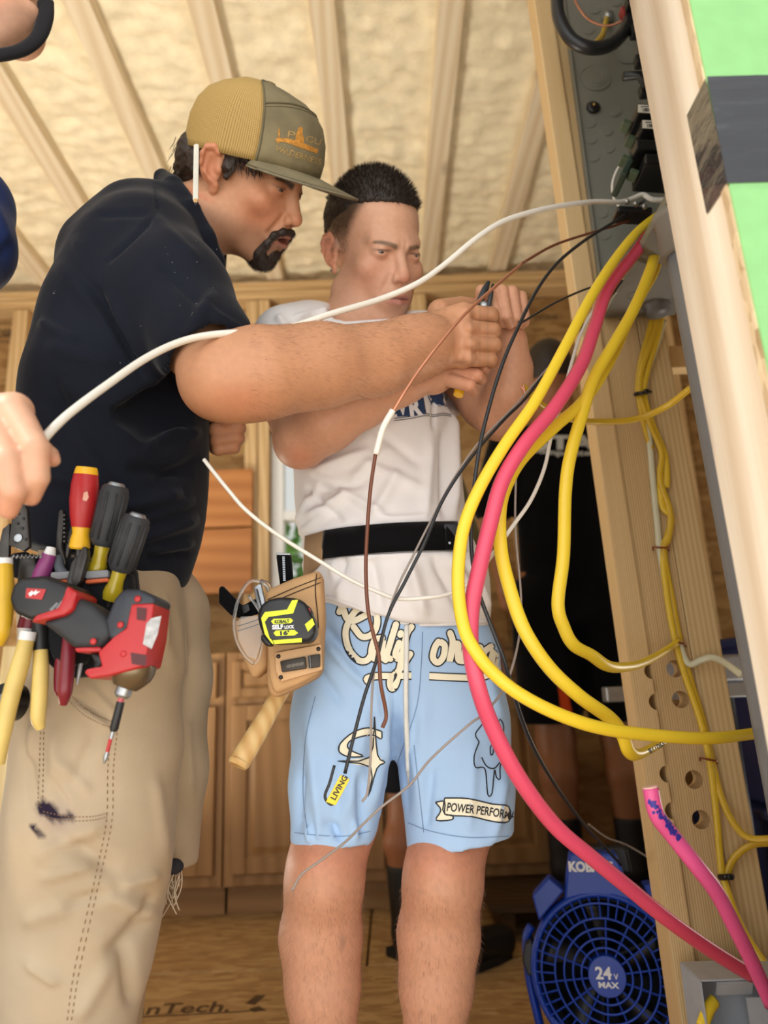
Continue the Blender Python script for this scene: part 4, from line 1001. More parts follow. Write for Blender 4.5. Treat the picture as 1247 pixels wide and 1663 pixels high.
eyes(boy, HB_R, HB_T, (.075, .095, .105), (1, -.12, -.2))
# fine leg hair
lt = V5[np.asarray(F5)].mean(1); ln = vnormals(V5, F5)[np.asarray(F5)[:, 0]]; lp_ = pxof(lt); sel = np.where((lp_[:, 1] > 1440) & (lp_[:, 1] < 1690) & (ln[:, 1] < .55))[0]
def leghair(rg):
    i = sel[rg.integers(len(sel))]; return lt[i], ln[i] * .8 + np.array([rg.normal() * .3, 0, -1])
M_LHAIR = mat('leg hair', rgb(140, 102, 80), .6)
hairs(2600, leghair, .009, .00011, 9, 'leg_hair', M_LHAIR, boy)
# buzz cut
M_HAIRB = mat('dark buzzed hair', rgb(40, 29, 20), .6, var=.3, vs=90)
hh = Field(HB_T - .16, HB_T + .17, .0025); hh.frame(HB_R, HB_T); hh.ell((-.014, 0, .052), (.1035, .0785, .0965), .01)
hh.cut((.0, 0, .071), (.16, 0, -1), .012); hh.ell((-.078, 0, .035), (.036, .062, .055), .02)
for s in (-1, 1): hh.ell((-.026, s * .0655, .062), (.046, .0115, .034), .012)
hh.cut((.082, 0, .082), (1, 0, -.35), .008)
Vh, Fh = hh.mesh(); Vh = Vh + vnormals(Vh, Fh) * (.0016 * noise3(Vh, 700, 8))[:, None]
ho = link('hair', Vh, Fh, M_HAIRB, boy)
tri = Vh[np.asarray(Fh)].mean(1); nrm = vnormals(Vh, Fh)[np.asarray(Fh)[:, 0]]; tl = (tri - HB_T) @ HB_R; seltop = np.where(tl[:, 2] > .085)[0]; sels = np.where((tl[:, 2] <= .085))[0]
def topspike(rg):
    i = seltop[rg.integers(len(seltop))]; return tri[i] - nrm[i] * .002, nrm[i] + HB_R @ np.array([.35, 0, .5]) + rg.normal(size=3) * .25
hairs(5200, topspike, .0135, .00055, 11, 'hair_spikes', M_HAIRB, ho)
def sidehair(rg):
    i = sels[rg.integers(len(sels))]; return tri[i] - nrm[i] * .001, nrm[i] * .5 + np.array([0, 0, -.8]) + rg.normal(size=3) * .2
hairs(3000, sidehair, .005, .0004, 12, 'clipped_hair', M_HAIRB, ho)
# scattered roots where the cut fades into the forehead and temple
sk = V1[np.asarray(F1)].mean(1); skn = vnormals(V1, F1)[np.asarray(F1)[:, 0]]; sl_ = (sk - HB_T) @ HB_R
wgt = ((sl_[:, 2] > .06) & (sl_[:, 0] > .03) & (sl_[:, 2] > .085 - .25 * (sl_[:, 0] - .07))) | ((np.abs(sl_[:, 1]) > .05) & (sl_[:, 2] > .0) & (sl_[:, 0] < .034 + .36 * (sl_[:, 2] - .04)) & (sl_[:, 0] > -.06)) | ((sl_[:, 0] < -.03) & (sl_[:, 2] > -.05))
sf_ = np.where(wgt)[0]
def root_(rg):
    i = sf_[rg.integers(len(sf_))]; return sk[i], skn[i] * .5 + np.array([0, 0, -.6]) + HB_R @ np.array([.3, 0, 0])
hairs(7000, root_, .0042, .00024, 13, 'faded_hair', M_HAIRB, ho)
# ear stud
er = MB().lathe([(.0022, 0), (.0026, .001), (.0024, .0022), (.0008, .003)], Hb((-.001, -.0825, -.030)), HB_R @ np.array([.2, -1, 0]), 8)
er.build('ear_stud', mat('silver', rgb(220, 222, 226), .15, .9), boy)

# ---- T-shirt
M_TEE = M_CLOTH('white cotton', rgb(232, 228, 226), 1200, .03, attr=False, vs=6)
ts = wchain([(652, 1000, 1.10, 140), (648, 955, 1.10, 138), (632, 905, 1.11, 126), (622, 870, 1.12, 124), (615, 800, 1.14, 128), (612, 720, 1.15, 127), (606, 640, 1.16, 124), (602, 612, 1.17, 106), (600, 592, 1.18, 80)])
rs = wchain([(505, 548, 1.16, 56), (468, 556, 1.13, 52), (462, 628, 1.075, 50)]); ls = wchain([(685, 565, 1.19, 55), (722, 582, 1.19, 50), (755, 632, 1.155, 46)])
sf = Field(*bounds(ts + rs + ls, .05), .0042); sf.chain(ts, .035, (0, 1, 0), .78); sf.chain(rs, .035); sf.chain(ls, .035)
sf.cap(W(505, 548, 1.16, 1)[0], W(566, 548, 1.18, 1)[0], .044, .044, .04); sf.cap(W(685, 560, 1.19, 1)[0], W(645, 562, 1.18, 1)[0], .042, .042, .04)
sf.ell(P(596, 507, 1.13), (.070, .095, .042), .012, True); sf.cap(Hb((-.025, 0, -.07)), P(590, 545, 1.17), .056, .058, .008, True)
a, ra = W(462, 600, 1.085, 43); b, rb = W(462, 650, 1.06, 46); sf.cut(P(462, 632, 1.07), b - a, .003, (P(462, 640, 1.07), .08)); sf.cap(a, b, ra, rb, .004, True)
a, ra = W(748, 622, 1.16, 40); b, rb = W(768, 656, 1.14, 42); sf.cut(P(758, 640, 1.15), b - a, .003, (P(762, 648, 1.15), .08)); sf.cap(a, b, ra, rb, .004, True)
A3, B3, C3_ = P(525, 972, 1.0), P(690, 1022, 1.0), P(800, 1019, 1.08)
hn = unit(np.cross(B3 - A3, P(690, 1022, 1.2) * np.array([1, 1, 0]) + np.array([0, 0, B3[2]]) - B3)); hn = hn if hn[2] < 0 else -hn; hn[1] *= .2
sf.cut(B3, hn, .003); sf.cut(P(765, 1019, 1.05), (-.05, 0, -1), .003)
Vs, Fs = sf.mesh(); Vs = relax(Vs, Fs, 2)
tee_folds = [(470, 520, 540, 500, 4.8, 8.5), (460, 545, 520, 505, 4.8, -6.8), (450, 510, 470, 545, 6.4, 8.5), (495, 560, 560, 520, 5.6, 8.5), (500, 770, 610, 730, 9.6, 10.2), (490, 800, 600, 780, 8, -8.5), (495, 845, 570, 800, 8, 11.9), (480, 860, 520, 780, 7.2, 10.2), (735, 650, 738, 850, 5.6, 11.9), (720, 690, 722, 850, 6.4, -10.2), (700, 700, 690, 850, 8, 8.5), (650, 760, 600, 850, 9.6, 8.5), (705, 640, 704, 700, 3.2, -6.8), (540, 905, 560, 990, 9.6, 10.2), (600, 900, 620, 1000, 9.6, -8.5), (660, 900, 690, 1010, 11.2, 11.9), (720, 890, 780, 990, 9.6, 10.2), (560, 900, 545, 960, 6.4, -8.5), (700, 900, 760, 1010, 7.2, -8.5), (760, 905, 795, 1000, 6.4, 10.2), (530, 905, 700, 900, 4.8, 6.8), (500, 760, 640, 850, 7, 7), (560, 740, 700, 800, 9, 6), (490, 790, 560, 850, 6, -6), (640, 720, 560, 790, 8, 6), (600, 690, 690, 760, 8, -5), (480, 870, 540, 830, 5, 6), (505, 880, 590, 845, 5, -5), (600, 845, 700, 838, 5, 5), (470, 515, 500, 535, 4, -5), (520, 505, 548, 530, 4, 6)]
Vs = creases(Vs, Fs, tee_folds, 4, .0014, 24)
pS = pxof(Vs); beltd = np.minimum(seg2(pS, (480, 893), (530, 885))[0], np.minimum(seg2(pS, (530, 885), (680, 874))[0], seg2(pS, (680, 874), (770, 872))[0]))
Vs = Vs - vnormals(Vs, Fs) * (.004 * smooth01(26 - beltd, 0, 10))[:, None]
tee = link('t_shirt', Vs, Fs, M_TEE, boy); teb = bvh_of(tee)
# neck rib and hem turn-ups
M_TEE2 = M_CLOTH('white rib', rgb(226, 222, 220), 1500, .03)
def on(x, y, b_, lift=.001):
    d = ray(x, y); h = b_.ray_cast(Vector(CAM), Vector(d))
    return None if h[0] is None else np.array(h[0]) - d * lift
def surf_tube(pts, b_, r, name, m, par, n=8, k=6, lift=.0005):
    q = [on(x, y, b_, lift) for x, y in spline(pts, k)]; q = [p for p in q if p is not None]
    return MB().tube(q, r, n, .6).build(name, m, par, True)
surf_tube([(530, 968), (575, 984), (620, 1002), (660, 1012), (700, 1014), (750, 1012), (792, 1008)], teb, .0035, 'hem', M_TEE2, tee)
# collegiate print
M_BLUE = mat('navy print', rgb(38, 62, 100), .8, var=.08, vs=80); M_WPR = mat('white print', rgb(238, 238, 240), .8, var=.03); M_INKK = mat('dark print', rgb(40, 44, 54), .8)
def slab(txt, q, bold=.03):
    v, f = text_mesh(txt, bold); return v, f
decal('block_panel', *poly2d([(640, 664), (660, 646), (684, 633), (691, 671), (664, 676), (641, 677)]), teb, M_BLUE, tee, 6)
decal('block_letter', *poly2d([(686, 620), (726, 620), (726, 660), (713, 660), (704, 653), (700, 658)]), teb, M_BLUE, tee, 6)
v, f = text_mesh('R', .055); v2, f2 = text_mesh('V', .035); v3, f3 = text_mesh('L', .05)
decal('letter_face', fit2d(v, 666, 674.5, 687, 671.5, 25), f, teb, M_WPR, tee, 5, .0016); decal('letter_face', fit2d(v2, 647, 674, 662, 672, 22), f2, teb, M_WPR, tee, 5, .0016); decal('letter_face', fit2d(v3, 634, 678, 645, 676, 20), f3, teb, M_WPR, tee, 5, .0016)
decal('letter_line', *stroke2d([(688, 622), (703, 656), (713, 657.5), (723.5, 657.5), (723.5, 622)], 1.1, 2), teb, M_WPR, tee, 5, .0016)
for p in ([(640, 683), (665, 680), (690, 675), (704, 676.5), (720, 674), (733, 676)], [(640, 679.5), (665, 676.5), (690, 672), (704, 673.5), (720, 671), (733, 673)]): decal('print_line', *stroke2d(p, 1.2), teb, M_INKK, tee, 6, .0012)
decal('print_line', *stroke2d([(684, 634), (688, 650), (691.5, 671)], 1.2), teb, M_INKK, tee, 6, .0012)

# ---- shorts
M_SHORT = M_CLOTH('pale blue cotton', rgb(168, 198, 232), 1000, .04, vs=7)
hp = wchain([(642, 985, 1.10, 138), (645, 1060, 1.10, 152)]); r1 = wchain([(575, 1080, 1.09, 92), (558, 1170, 1.08, 82), (548, 1270, 1.075, 74), (541, 1380, 1.07, 70)]); r2 = wchain([(715, 1080, 1.10, 96), (732, 1170, 1.095, 90), (742, 1270, 1.09, 87), (748, 1390, 1.085, 88)])
pf = Field(*bounds(hp + r1 + r2, .04), .0042); pf.chain(hp, .03, (0, 1, 0), .72); pf.chain(r1, .022, (0, 1, 0), 1.0); pf.chain(r2, .022, (0, 1, 0), .95)
pf.cut(P(541, 1367, 1.07), (-.02, .0, -1), .003, (P(535, 1412, 1.07), .11)); pf.cut(P(748, 1368, 1.085), (.13, 0, -1), .003, (P(760, 1450, 1.085), .175))
for c_, hh_, e_ in ((P(541, 1385, 1.07), W(541, 1380, 1.07, 64)[1], 0), (P(748, 1395, 1.085), W(748, 1390, 1.085, 81)[1], 0)): pf.cap(c_ + np.array([0, 0, .05]), c_ - np.array([0, 0, .06]), hh_ * .93, hh_, .004, True)
pf.cap(P(634, 1290, .93), P(634, 1290, 1.25), .006, .006, .01, True)
for y, hw in ((1310, 7), (1340, 14), (1370, 24)): pf.cap(P(632, y, .93), P(632, y, 1.25), W(632, y, 1.08, hw)[1], None, .008, True)
Vq, Fq = pf.mesh(); Vq = relax(Vq, Fq, 2)
Vq = creases(Vq, Fq, [(520, 1010, 590, 1100, 10.2, -10.2), (525, 1040, 600, 1120, 7.65, 8.5), (500, 1150, 520, 1350, 10.2, 8.5), (600, 1120, 560, 1340, 13.6, 8.5), (640, 1120, 600, 1330, 10.2, 8.5), (640, 1130, 660, 1340, 10.2, -6.8), (690, 1120, 680, 1330, 11.9, 6.8), (580, 1250, 590, 1360, 6.8, -8.5), (500, 1340, 505, 1370, 5.1, 8.5), (530, 1330, 560, 1368, 6.8, -6.8), (780, 1060, 815, 1180, 10.2, 6.8), (640, 1040, 642, 1260, 5.95, -6.8), (820, 1250, 800, 1370, 8.5, 6.8), (490, 1240, 482, 1360, 6.8, -8.5), (495, 1060, 560, 1150, 8, -6), (600, 1060, 625, 1250, 9, 6), (560, 1180, 545, 1340, 8, -5), (650, 1140, 690, 1290, 9, 6), (700, 1240, 690, 1350, 8, -6), (770, 1200, 760, 1360, 9, 5), (520, 1320, 518, 1366, 5, 6), (545, 1335, 548, 1366, 5, -6), (575, 1330, 578, 1366, 5, 6)], 8, .0013, 22)
shorts = link('shorts', Vq, Fq, M_SHORT, boy); shb = bvh_of(shorts)
M_CREAM = mat('cream print', rgb(240, 232, 206), .7, var=.03); M_BLK = mat('black print', rgb(36, 38, 44), .7, var=.05)
# the script word: hand-drawn strokes, black under cream
word = [[(551, 994), (556, 986), (563, 1004), (575, 1008), (594, 999)], [(598, 988), (580, 990), (566, 1010), (561, 1030), (567, 1055), (582, 1072), (596, 1072), (606, 1058)], [(598, 989), (610, 996), (612, 1014), (604, 1030), (588, 1034), (574, 1018)],
        [(620, 1036), (608, 1040), (603, 1060), (610, 1070), (620, 1052), (622, 1040), (620, 1064), (626, 1072)], [(643, 1014), (632, 1050), (628, 1066), (634, 1070)], [(648, 1044), (642, 1062), (646, 1070), (652, 1062)], [(650, 1031), (651, 1028)], [(668, 1018), (660, 1032), (650, 1080), (643, 1110), (636, 1118), (634, 1104), (650, 1086), (666, 1062)],
        ]
word2 = [[(712, 1042), (706, 1052), (703, 1068), (711, 1076), (720, 1066), (722, 1048), (714, 1042), (720, 1046)], [(731, 1028), (735, 1044), (730, 1074), (736, 1052), (744, 1046), (744, 1070), (751, 1074)], [(757, 1050), (752, 1070), (760, 1074)], [(763, 1042), (764, 1038)], [(768, 1050), (765, 1076), (772, 1056), (780, 1052), (779, 1074), (786, 1078)], [(797, 1050), (786, 1060), (786, 1078), (795, 1078), (801, 1058), (799, 1078), (806, 1084), (812, 1066), (808, 1062)]]
under = [[(594, 1100), (600, 1108), (596, 1102), (612, 1098), (640, 1098), (668, 1097)]]; under2 = [[(697, 1098), (740, 1100), (780, 1100), (808, 1088), (814, 1080)]]
def strokes(lst, w_): return [stroke2d(p, w_, 8) for p in lst] + [poly2d([(e[0] + w_ / 2 * math.cos(a), e[1] + w_ / 2 * math.sin(a)) for a in np.arange(10) * .6283]) for p in lst for e in (p[0], p[-1])]
def under_(pad): return [stroke2d(p, 10 + pad, 8) for p in under + under2]
decal('script_outline', *merge2d(*strokes(word + word2, 14.5), *under_(4)), shb, M_BLK, shorts, 9, .0006)
decal('script_word', *merge2d(*strokes(word + word2, 10), *under_(0)), shb, M_CREAM, shorts, 9, .0012)
# star and crescent
def outl(polys, pad, fillm, linem, nm):
    decal(nm + '_outline', *merge2d(*[stroke2d(list(p) + [p[0]], pad, 3) for p in polys]), shb, linem, shorts, 8, .0012)
    if fillm: decal(nm, *merge2d(*[poly2d(p) for p in polys]), shb, fillm, shorts, 8, .0007)
cres = [(620, 1188), (598, 1182), (574, 1189), (553, 1207), (551, 1221), (566, 1229), (590, 1228), (574, 1221), (564, 1213), (569, 1203), (587, 1196), (606, 1194), (619, 1200)]
star = [(608, 1164), (613, 1226), (625, 1238), (612, 1248), (598, 1294), (602, 1246), (548, 1236), (600, 1230)]
outl([cres, star], 2.2, M_CREAM, M_BLK, 'star_print')
fl = [[(778, 1205), (772, 1192), (783, 1176), (790, 1158), (797, 1146), (800, 1165), (806, 1178), (812, 1168), (818, 1180), (816, 1200), (818, 1225), (812, 1245), (812, 1265), (806, 1262), (803, 1250), (799, 1288), (792, 1290), (789, 1255), (784, 1246), (772, 1246), (770, 1228)], [(796, 1214), (800, 1208), (801, 1222), (797, 1226)], [(808, 1212), (811, 1208), (812, 1220), (809, 1223)]]
outl(fl, 2.0, None, M_BLK, 'flame_print')
decal('flame_smile', *stroke2d([(782, 1230), (790, 1244), (802, 1248), (812, 1238)], 2.0), shb, M_BLK, shorts, 8, .0012)
# ribbon with lettering
rib = [(722, 1296), (760, 1297), (800, 1306), (826, 1310), (826, 1334), (800, 1334), (765, 1326), (722, 1322)]; tail = [(707, 1303), (722, 1302), (722, 1322), (734, 1324), (734, 1331), (708, 1332), (716, 1316)]
outl([rib, tail], 2.2, M_CREAM, M_BLK, 'ribbon')
tp_, tf_ = text_mesh('POWER PERFORMANCE', .018); q = fit2d(tp_, 725, 1317, 862, 1338, 14); q[:, 1] += -3.0 * np.sin((q[:, 0] - 725) / 100 * 2.2)
decal('ribbon_lettering', q, tf_, shb, M_BLK, shorts, 6, .0016)
# seams and drawstring
M_SEAM = mat('blue seam thread', rgb(120, 146, 178), .9)
sm_ = [stroke2d(p, 1.4) for p in ([(478, 1352), (510, 1356), (560, 1358), (602, 1350)], [(662, 1336), (700, 1350), (760, 1360), (828, 1358)], [(512, 1130), (496, 1200), (492, 1290), (500, 1356)], [(672, 1210), (680, 1280), (688, 1352)], [(686, 1026), (684, 1080), (676, 1150), (645, 1240), (634, 1285)])]
decal('seam', *merge2d(*sm_), shb, M_SEAM, shorts, 9)
ds = [(660, 1016), (660, 1060), (659, 1120), (660, 1180), (663, 1252)]
q = [on(x, y, shb, .004) for x, y in spline(ds, 8)]
dso = MB().tube([p for p in q if p is not None], .0036, 7).build('drawstring', mat('white cord', rgb(226, 226, 220), .8, bump=.5, bs=400), shorts, True)
q = [on(663, y, shb, .004) for y in (1252, 1262, 1275)]; MB().tube(q, [.003, .0016, .0008], 6).build('cord_tip', mat('cord tip', rgb(190, 180, 165), .5), dso, True)
# socks and shoes below the frame
M_SOCK = M_CLOTH('white sock', rgb(232, 232, 230), 900, .03); M_SHOE = mat('white shoe', rgb(210, 210, 206), .6, var=.1)
for g in (g1, g2):
    b_ = g[-2][0]; x, y = b_[0], b_[1] - .01
    MB().lathe([(.042, .06), (.041, .12), (.043, .2), (.044, .205)], (x, y, 0), (0, 0, 1), 16).build('sock', M_SOCK, boy, True)
    so = Field((x - .09, y - .24, -.01), (x + .09, y + .1, .14), .006); so.cap((x, y + .02, .07), (x, y + .02, .045), .045, .046, .02); so.cap((x, y, .045), (x + .01, y - .15, .04), .046, .042, .03); so.cut((0, 0, 0), (0, 0, -1), .003); v_, q_ = so.mesh(); link('shoe', v_, q_, M_SHOE, boy)
# ------------------------------------------------------------------ the person at the left edge: jaw, ear, sleeve and a hand
HL_R = pose(-112, 30, 8); HL_T = P(47, 2, .86) - HL_R @ np.array([-.012, .08, .0])
left = person('person at the left edge in a navy sleeve pinching the end of the white wire', (-.76, .86, 0))
SKL = rgb(216, 168, 140)
HS = .84; HL_T = P(43, -38, .86) - HL_R @ np.array([-.012, .08, .0]) * HS
hf = Field((-.22, -.2, -.26), (.17, .2, .19), .0026); head(hf, np.eye(3), np.zeros(3), slit=.0028)
hf.chain([((-.03, 0, -.05), .052), (HL_R.T @ (P(-130, 10, .98) - HL_T) / HS, .062)], .02)
L1, F1 = hf.mesh(); V1 = L1 @ HL_R.T * HS + HL_T; C1 = face_color(L1, SKL, .5, stub=(.22, .14, .11))
fa = wchain([(-75, 360, .87, 40), (-120, 560, .72, 44), (-110, 610, .66, 48), (-60, 660, .63, 48), (-20, 690, .615, 45)])
HN = [((22, 668, .60, 27), (58, 728, .585, 22), (60, 775, .59, 19.5), (50, 806, .60, 16)), ((-14, 690, .595, 27), (14, 748, .578, 22), (22, 798, .582, 20), (14, 828, .592, 16)),
      ((-40, 712, .60, 28), (-22, 770, .582, 24), (-22, 815, .588, 21), (-30, 835, .598, 18)), ((-66, 722, .61, 24), (-56, 775, .595, 20), (-58, 810, .60, 18), (-62, 826, .605, 16)), ((5, 690, .64, 26), (55, 722, .645, 20), (80, 740, .632, 15), (86, 747, .625, 12))]
af = Field(*bounds(fa + [W(95, 745, .62, 40), W(0, 845, .59, 30)], .04), .0028); af.chain(fa, .02)
for c_ in ((22, 668), (-8, 690), (-40, 712)): af.cap(W(-40, 690, .62, 1)[0], W(c_[0], c_[1], .605, 1)[0], .021, .018, .015)
fingers(af, HN, .002); V2, F2 = af.mesh(); p2 = pxof(V2)
C2 = np.tile(np.array(SKL), (len(V2), 1)); C2 = blend(C2, .5 * smooth01(p2[:, 1], 770, 830), np.array(SKL) * np.array([1, .72, .64])); C2 = blend(C2, .5 * np.exp(-(((p2[:, 0] - 84) / 10) ** 2 + ((p2[:, 1] - 744) / 9) ** 2)), np.array(SKL) * np.array([1, .6, .5]))
tr = [(P(-130, 30, .98), .056), (np.array([-.74, .90, 1.37]), .11), (np.array([-.80, .92, 1.05]), .115), (np.array([-.80, .92, .9]), .12)]
tf = Field(np.array([-1.05, .7, 0]), np.array([-.4, 1.15, 1.55]), .008); tf.chain(tr, .03); tf.cap((-.76, .9, 1.36), P(-75, 360, .87), .06, .04, .03)
for y in (.85, 1.0): tf.chain([((-.80, y, .9), .09), ((-.80, y, .5), .065), ((-.80, y, .09), .045)], .02); tf.cap((-.80, y, .05), (-.66, y, .04), .042, .038, .02)
V3, F3 = tf.mesh(); Vb, Fb, Cb = join([(V1, F1, C1), (V2, F2, C2), (V3, F3, np.array(SKL))]); o = link('body', Vb, Fb, M_SKIN, left); setcol(o, Cb)
eyes(left, HL_R * HS, HL_T, (.1, .06, .03))
M_NVY2 = M_CLOTH('navy sleeve', rgb(34, 48, 92), 900, .1)
sf = Field(np.array([-1.1, .6, .8]), np.array([-.3, 1.2, 1.6]), .006)
sf.chain([((-.78, .91, 1.36), .125), ((-.80, .93, 1.1), .135), ((-.80, .93, .86), .14)], .03); sl_ = wchain([(-58, 335, .87, 68), (-52, 395, .85, 66), (-85, 470, .80, 64)]); sf.cap((-.76, .9, 1.36), sl_[0][0], .085, sl_[0][1], .03); sf.chain(sl_, .03)
V, F = sf.mesh(); V = creases(V, F, [(-10, 330, 18, 400, 10, 5), (0, 420, 20, 390, 8, -4)], 2, .003, 30); link('shirt', V, F, M_NVY2, left)
jf = Field(np.array([-1.0, .72, 0]), np.array([-.45, 1.16, .95]), .007)
for y in (.85, 1.0): jf.chain([((-.80, y + .02, .88), .115), ((-.80, y, .5), .088), ((-.80, y, .1), .075)], .03)
V, F = jf.mesh(); link('trousers', V, F, M_CLOTH('dark trousers', rgb(44, 46, 54), 800), left)
for y in (.85, 1.0): bo = Field((-.89, y - .08, -.01), (-.56, y + .08, .16), .006); bo.cap((-.80, y, .1), (-.80, y, .05), .055, .052, .02); bo.cap((-.80, y, .05), (-.66, y, .04), .048, .044, .02); bo.cut((0, 0, 0), (0, 0, -1), .003); v_, q_ = bo.mesh(); link('boot', v_, q_, M_BOOT, left)
# black strap under the jaw
stp = [W(*r)[0] for r in ((74, 4, .89, 1), (73, 30, .885, 1), (62, 60, .88, 1), (38, 80, .87, 1), (4, 89, .855, 1), (-30, 92, .85, 1))]
MB().tube(spline(stp, 6), .0135, 10, .6).build('chin_strap', M_CLOTH('black strap', rgb(38, 38, 42), 700, .1), left, True)
hc = Field((-.16, -.16, -.16), (.17, .17, .17), .004); hc.frame(np.eye(3), np.zeros(3)); hc.ell((-.02, 0, .055), (.101, .079, .096), .01); hc.cut((0, 0, .05), (.1, 0, -1), .01); V, F = hc.mesh(); link('hair', V @ HL_R.T * HS + HL_T, F, M_HAIRB, left)

# ------------------------------------------------------------------ two people working at the back
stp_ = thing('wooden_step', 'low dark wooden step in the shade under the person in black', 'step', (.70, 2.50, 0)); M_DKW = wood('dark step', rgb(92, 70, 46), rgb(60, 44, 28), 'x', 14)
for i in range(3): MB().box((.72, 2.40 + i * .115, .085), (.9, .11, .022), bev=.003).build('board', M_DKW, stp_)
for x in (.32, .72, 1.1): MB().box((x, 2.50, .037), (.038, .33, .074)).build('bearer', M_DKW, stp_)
ZP = [0.0]
def standing(label, x, y, yaw, h, skin, shirt_m, short_m, boot_m, bootlabel=None, hairm=None, arms='down', knee=.47, boot_h=.14):
    """coarse but whole figure; facing local +x turned by yaw"""
    root = person(label, (x, y, ZP[0])); R_ = rotz(math.radians(yaw)); T_ = np.array([x, y, ZP[0]]); k = h / 1.78
    w_ = lambda p: R_ @ (np.array(p, float) * k) + T_
    fd = Field(T_ + np.array([-.5, -.5, -.01]), T_ + np.array([.5, .5, h + .06]), .009); fd.frame(R_, T_)
    q = lambda p: np.array(p, float) * k
    fd.ell(q((.0, 0, 1.67)), q((.098, .076, .105)), .02); fd.ell(q((.035, 0, 1.61)), q((.06, .055, .08)), .02); fd.ell(q((.1, 0, 1.63)), q((.016, .012, .02)), .01)
    for s in (-1, 1): fd.ell(q((-.005, s * .078, 1.64)), q((.018, .008, .03)), .006)
    fd.chain([(q((-.01, 0, 1.6)), .055), (q((-.02, 0, 1.46)), .062), (q((-.01, 0, 1.3)), .105), (q((0, 0, 1.05)), .11), (q((0, 0, .93)), .12)], .03, (0, 1, 0), 1.35)
    hands = []
    for s in (-1, 1):
        sh = q((-.01, s * .185, 1.42)); el = q((-.02, s * .245, 1.13)); wr = q((.10, s * .22, .92)) if arms == 'down' else q((.2, s * .13, 1.06))
        fd.chain([(sh, .052 * k), (el, .042 * k), (wr, .028 * k)], .02); d = unit(wr - el)
        hd = wr + d * .05 * k; fd.cap(wr, hd, .03 * k, .034 * k, .02)
        for a in (-.02, -.007, .007, .02): fd.cap(hd + np.array([a, 0, 0]), hd + d * .06 * k + np.array([a * 1.2 + .012, 0, 0]), .0095, .008, .006)
        fd.cap(wr + d * .02, wr + d * .06 + np.array([.035, 0, 0]), .011, .009, .006)
        fd.chain([(q((0, s * .095, .9)), .09 * k), (q((.01, s * .1, knee)), .06 * k), (q((-.02, s * .1, .32)), .058 * k), (q((0, s * .1, .09)), .04 * k)], .02)
        fd.cap(q((0, s * .1, .05)), q((.14, s * .115, .045)), .04, .036, .02)
    V, F = fd.mesh(); b = link('body', V, F, M_SKIN, root); setcol(b, np.tile(np.array(skin), (len(V), 1)))
    fd = Field(T_ + np.array([-.5, -.5, .8]), T_ + np.array([.5, .5, h]), .009); fd.frame(R_, T_)
    fd.chain([(q((-.01, 0, 1.38)), .12), (q((0, 0, 1.2)), .128), (q((0, 0, .9)), .132)], .04, (0, 1, 0), 1.35)
    for s in (-1, 1): fd.cap(q((-.01, s * .16, 1.42)), q((-.02, s * .235, 1.2)), .075 * k, .074 * k, .03)
    fd.cap(q((-.01, 0, 1.5)), q((-.015, 0, 1.42)), .066, .06, .01, True); fd.cut(q((0, 0, .86)), (0, 0, -1), .004)
    V, F = fd.mesh(); V = creases(V, F, [], 3, .004, 18); shirt_o = link('t_shirt', V, F, shirt_m, root)
    fd = Field(T_ + np.array([-.4, -.4, .3]), T_ + np.array([.4, .4, 1.05]), .009); fd.frame(R_, T_)
    fd.cap(q((0, 0, .95)), q((0, 0, .85)), .125, .13, .03, n=(0, 1, 0), e=1.35)
    for s in (-1, 1): fd.cap(q((0, s * .1, .86)), q((.01, s * .108, knee + .03)), .108 * k, .098 * k, .03)
    fd.cut(q((0, 0, knee + .05)), (0, 0, -1), .004); V, F = fd.mesh(); V = creases(V, F, [], 5, .004, 18); sh_o = link('shorts', V, F, short_m, root)
    for s in (-1, 1):
        c_ = q((0, s * .1, 0)); bo = Field(w_((0, s * .1, 0)) + np.array([-.22, -.22, -.01]), w_((0, s * .1, 0)) + np.array([.24, .22, boot_h + .16]), .006); bo.frame(R_, T_)
        bo.cap(c_ + np.array([-.01, 0, boot_h + .06]), c_ + np.array([0, 0, .06]), .057, .055, .02); bo.cap(c_ + np.array([0, 0, .05]), c_ + np.array([.155, s * .012, .042]), .047, .043, .03); bo.cut((0, 0, .0), (0, 0, -1), .003); bo.cut((0, 0, boot_h + .07), (0, 0, 1), .004)
        V, F = bo.mesh(); bt = link('boot', V, F, boot_m, root)
        MB().prism([(-.06, -.045), (.10, -.05), (.17, -.04), (.205, 0), (.17, .045), (.10, .05), (-.06, .045)], R_, w_((0, s * .1, 0)) + np.array([0, 0, .012]), .022).build('sole', M_SOLE, bt)
    fd = Field(T_ + np.array([-.2, -.2, h - .35]), T_ + np.array([.2, .2, h + .08]), .007); fd.frame(R_, T_); fd.ell(q((-.012, 0, 1.69)), q((.1, .083, .1)), .01); fd.cut(q((.05, 0, 1.7)), (1, 0, -.45), .01); V, F = fd.mesh(); link('hair', V, F, hairm or M_HAIRB, root)
    return root, shirt_o, sh_o
M_SOLE = mat('black sole', rgb(22, 21, 20), .7); M_BLKB = mat('black boot', rgb(20, 19, 18), .6, var=.25); M_BLKT = M_CLOTH('black T-shirt', rgb(9, 9, 11), 900, .1)
ZP[0] = .097
staff, st_sh, st_so = standing('person in a black shirt lettered on the back and dark shorts with an orange stripe', .66, 2.52, 78, 1.92, rgb(150, 100, 66), M_BLKT, M_CLOTH('black shorts', rgb(12, 12, 16), 900), M_BLKB, knee=.42)
sb_ = bvh_of(st_sh); M_GREYP = mat('grey print', rgb(186, 186, 180), .8, var=.08)
v, f = text_mesh('STAFF', .045); v2, f2 = text_mesh('Composite Sc', .03)
q2 = fit2d(v2, 858, 738, 985, 740, 9); q2[:, 1] += 7 * np.sin(np.clip((q2[:, 0] - 850) / 150, 0, 1) * 3.1) - 6
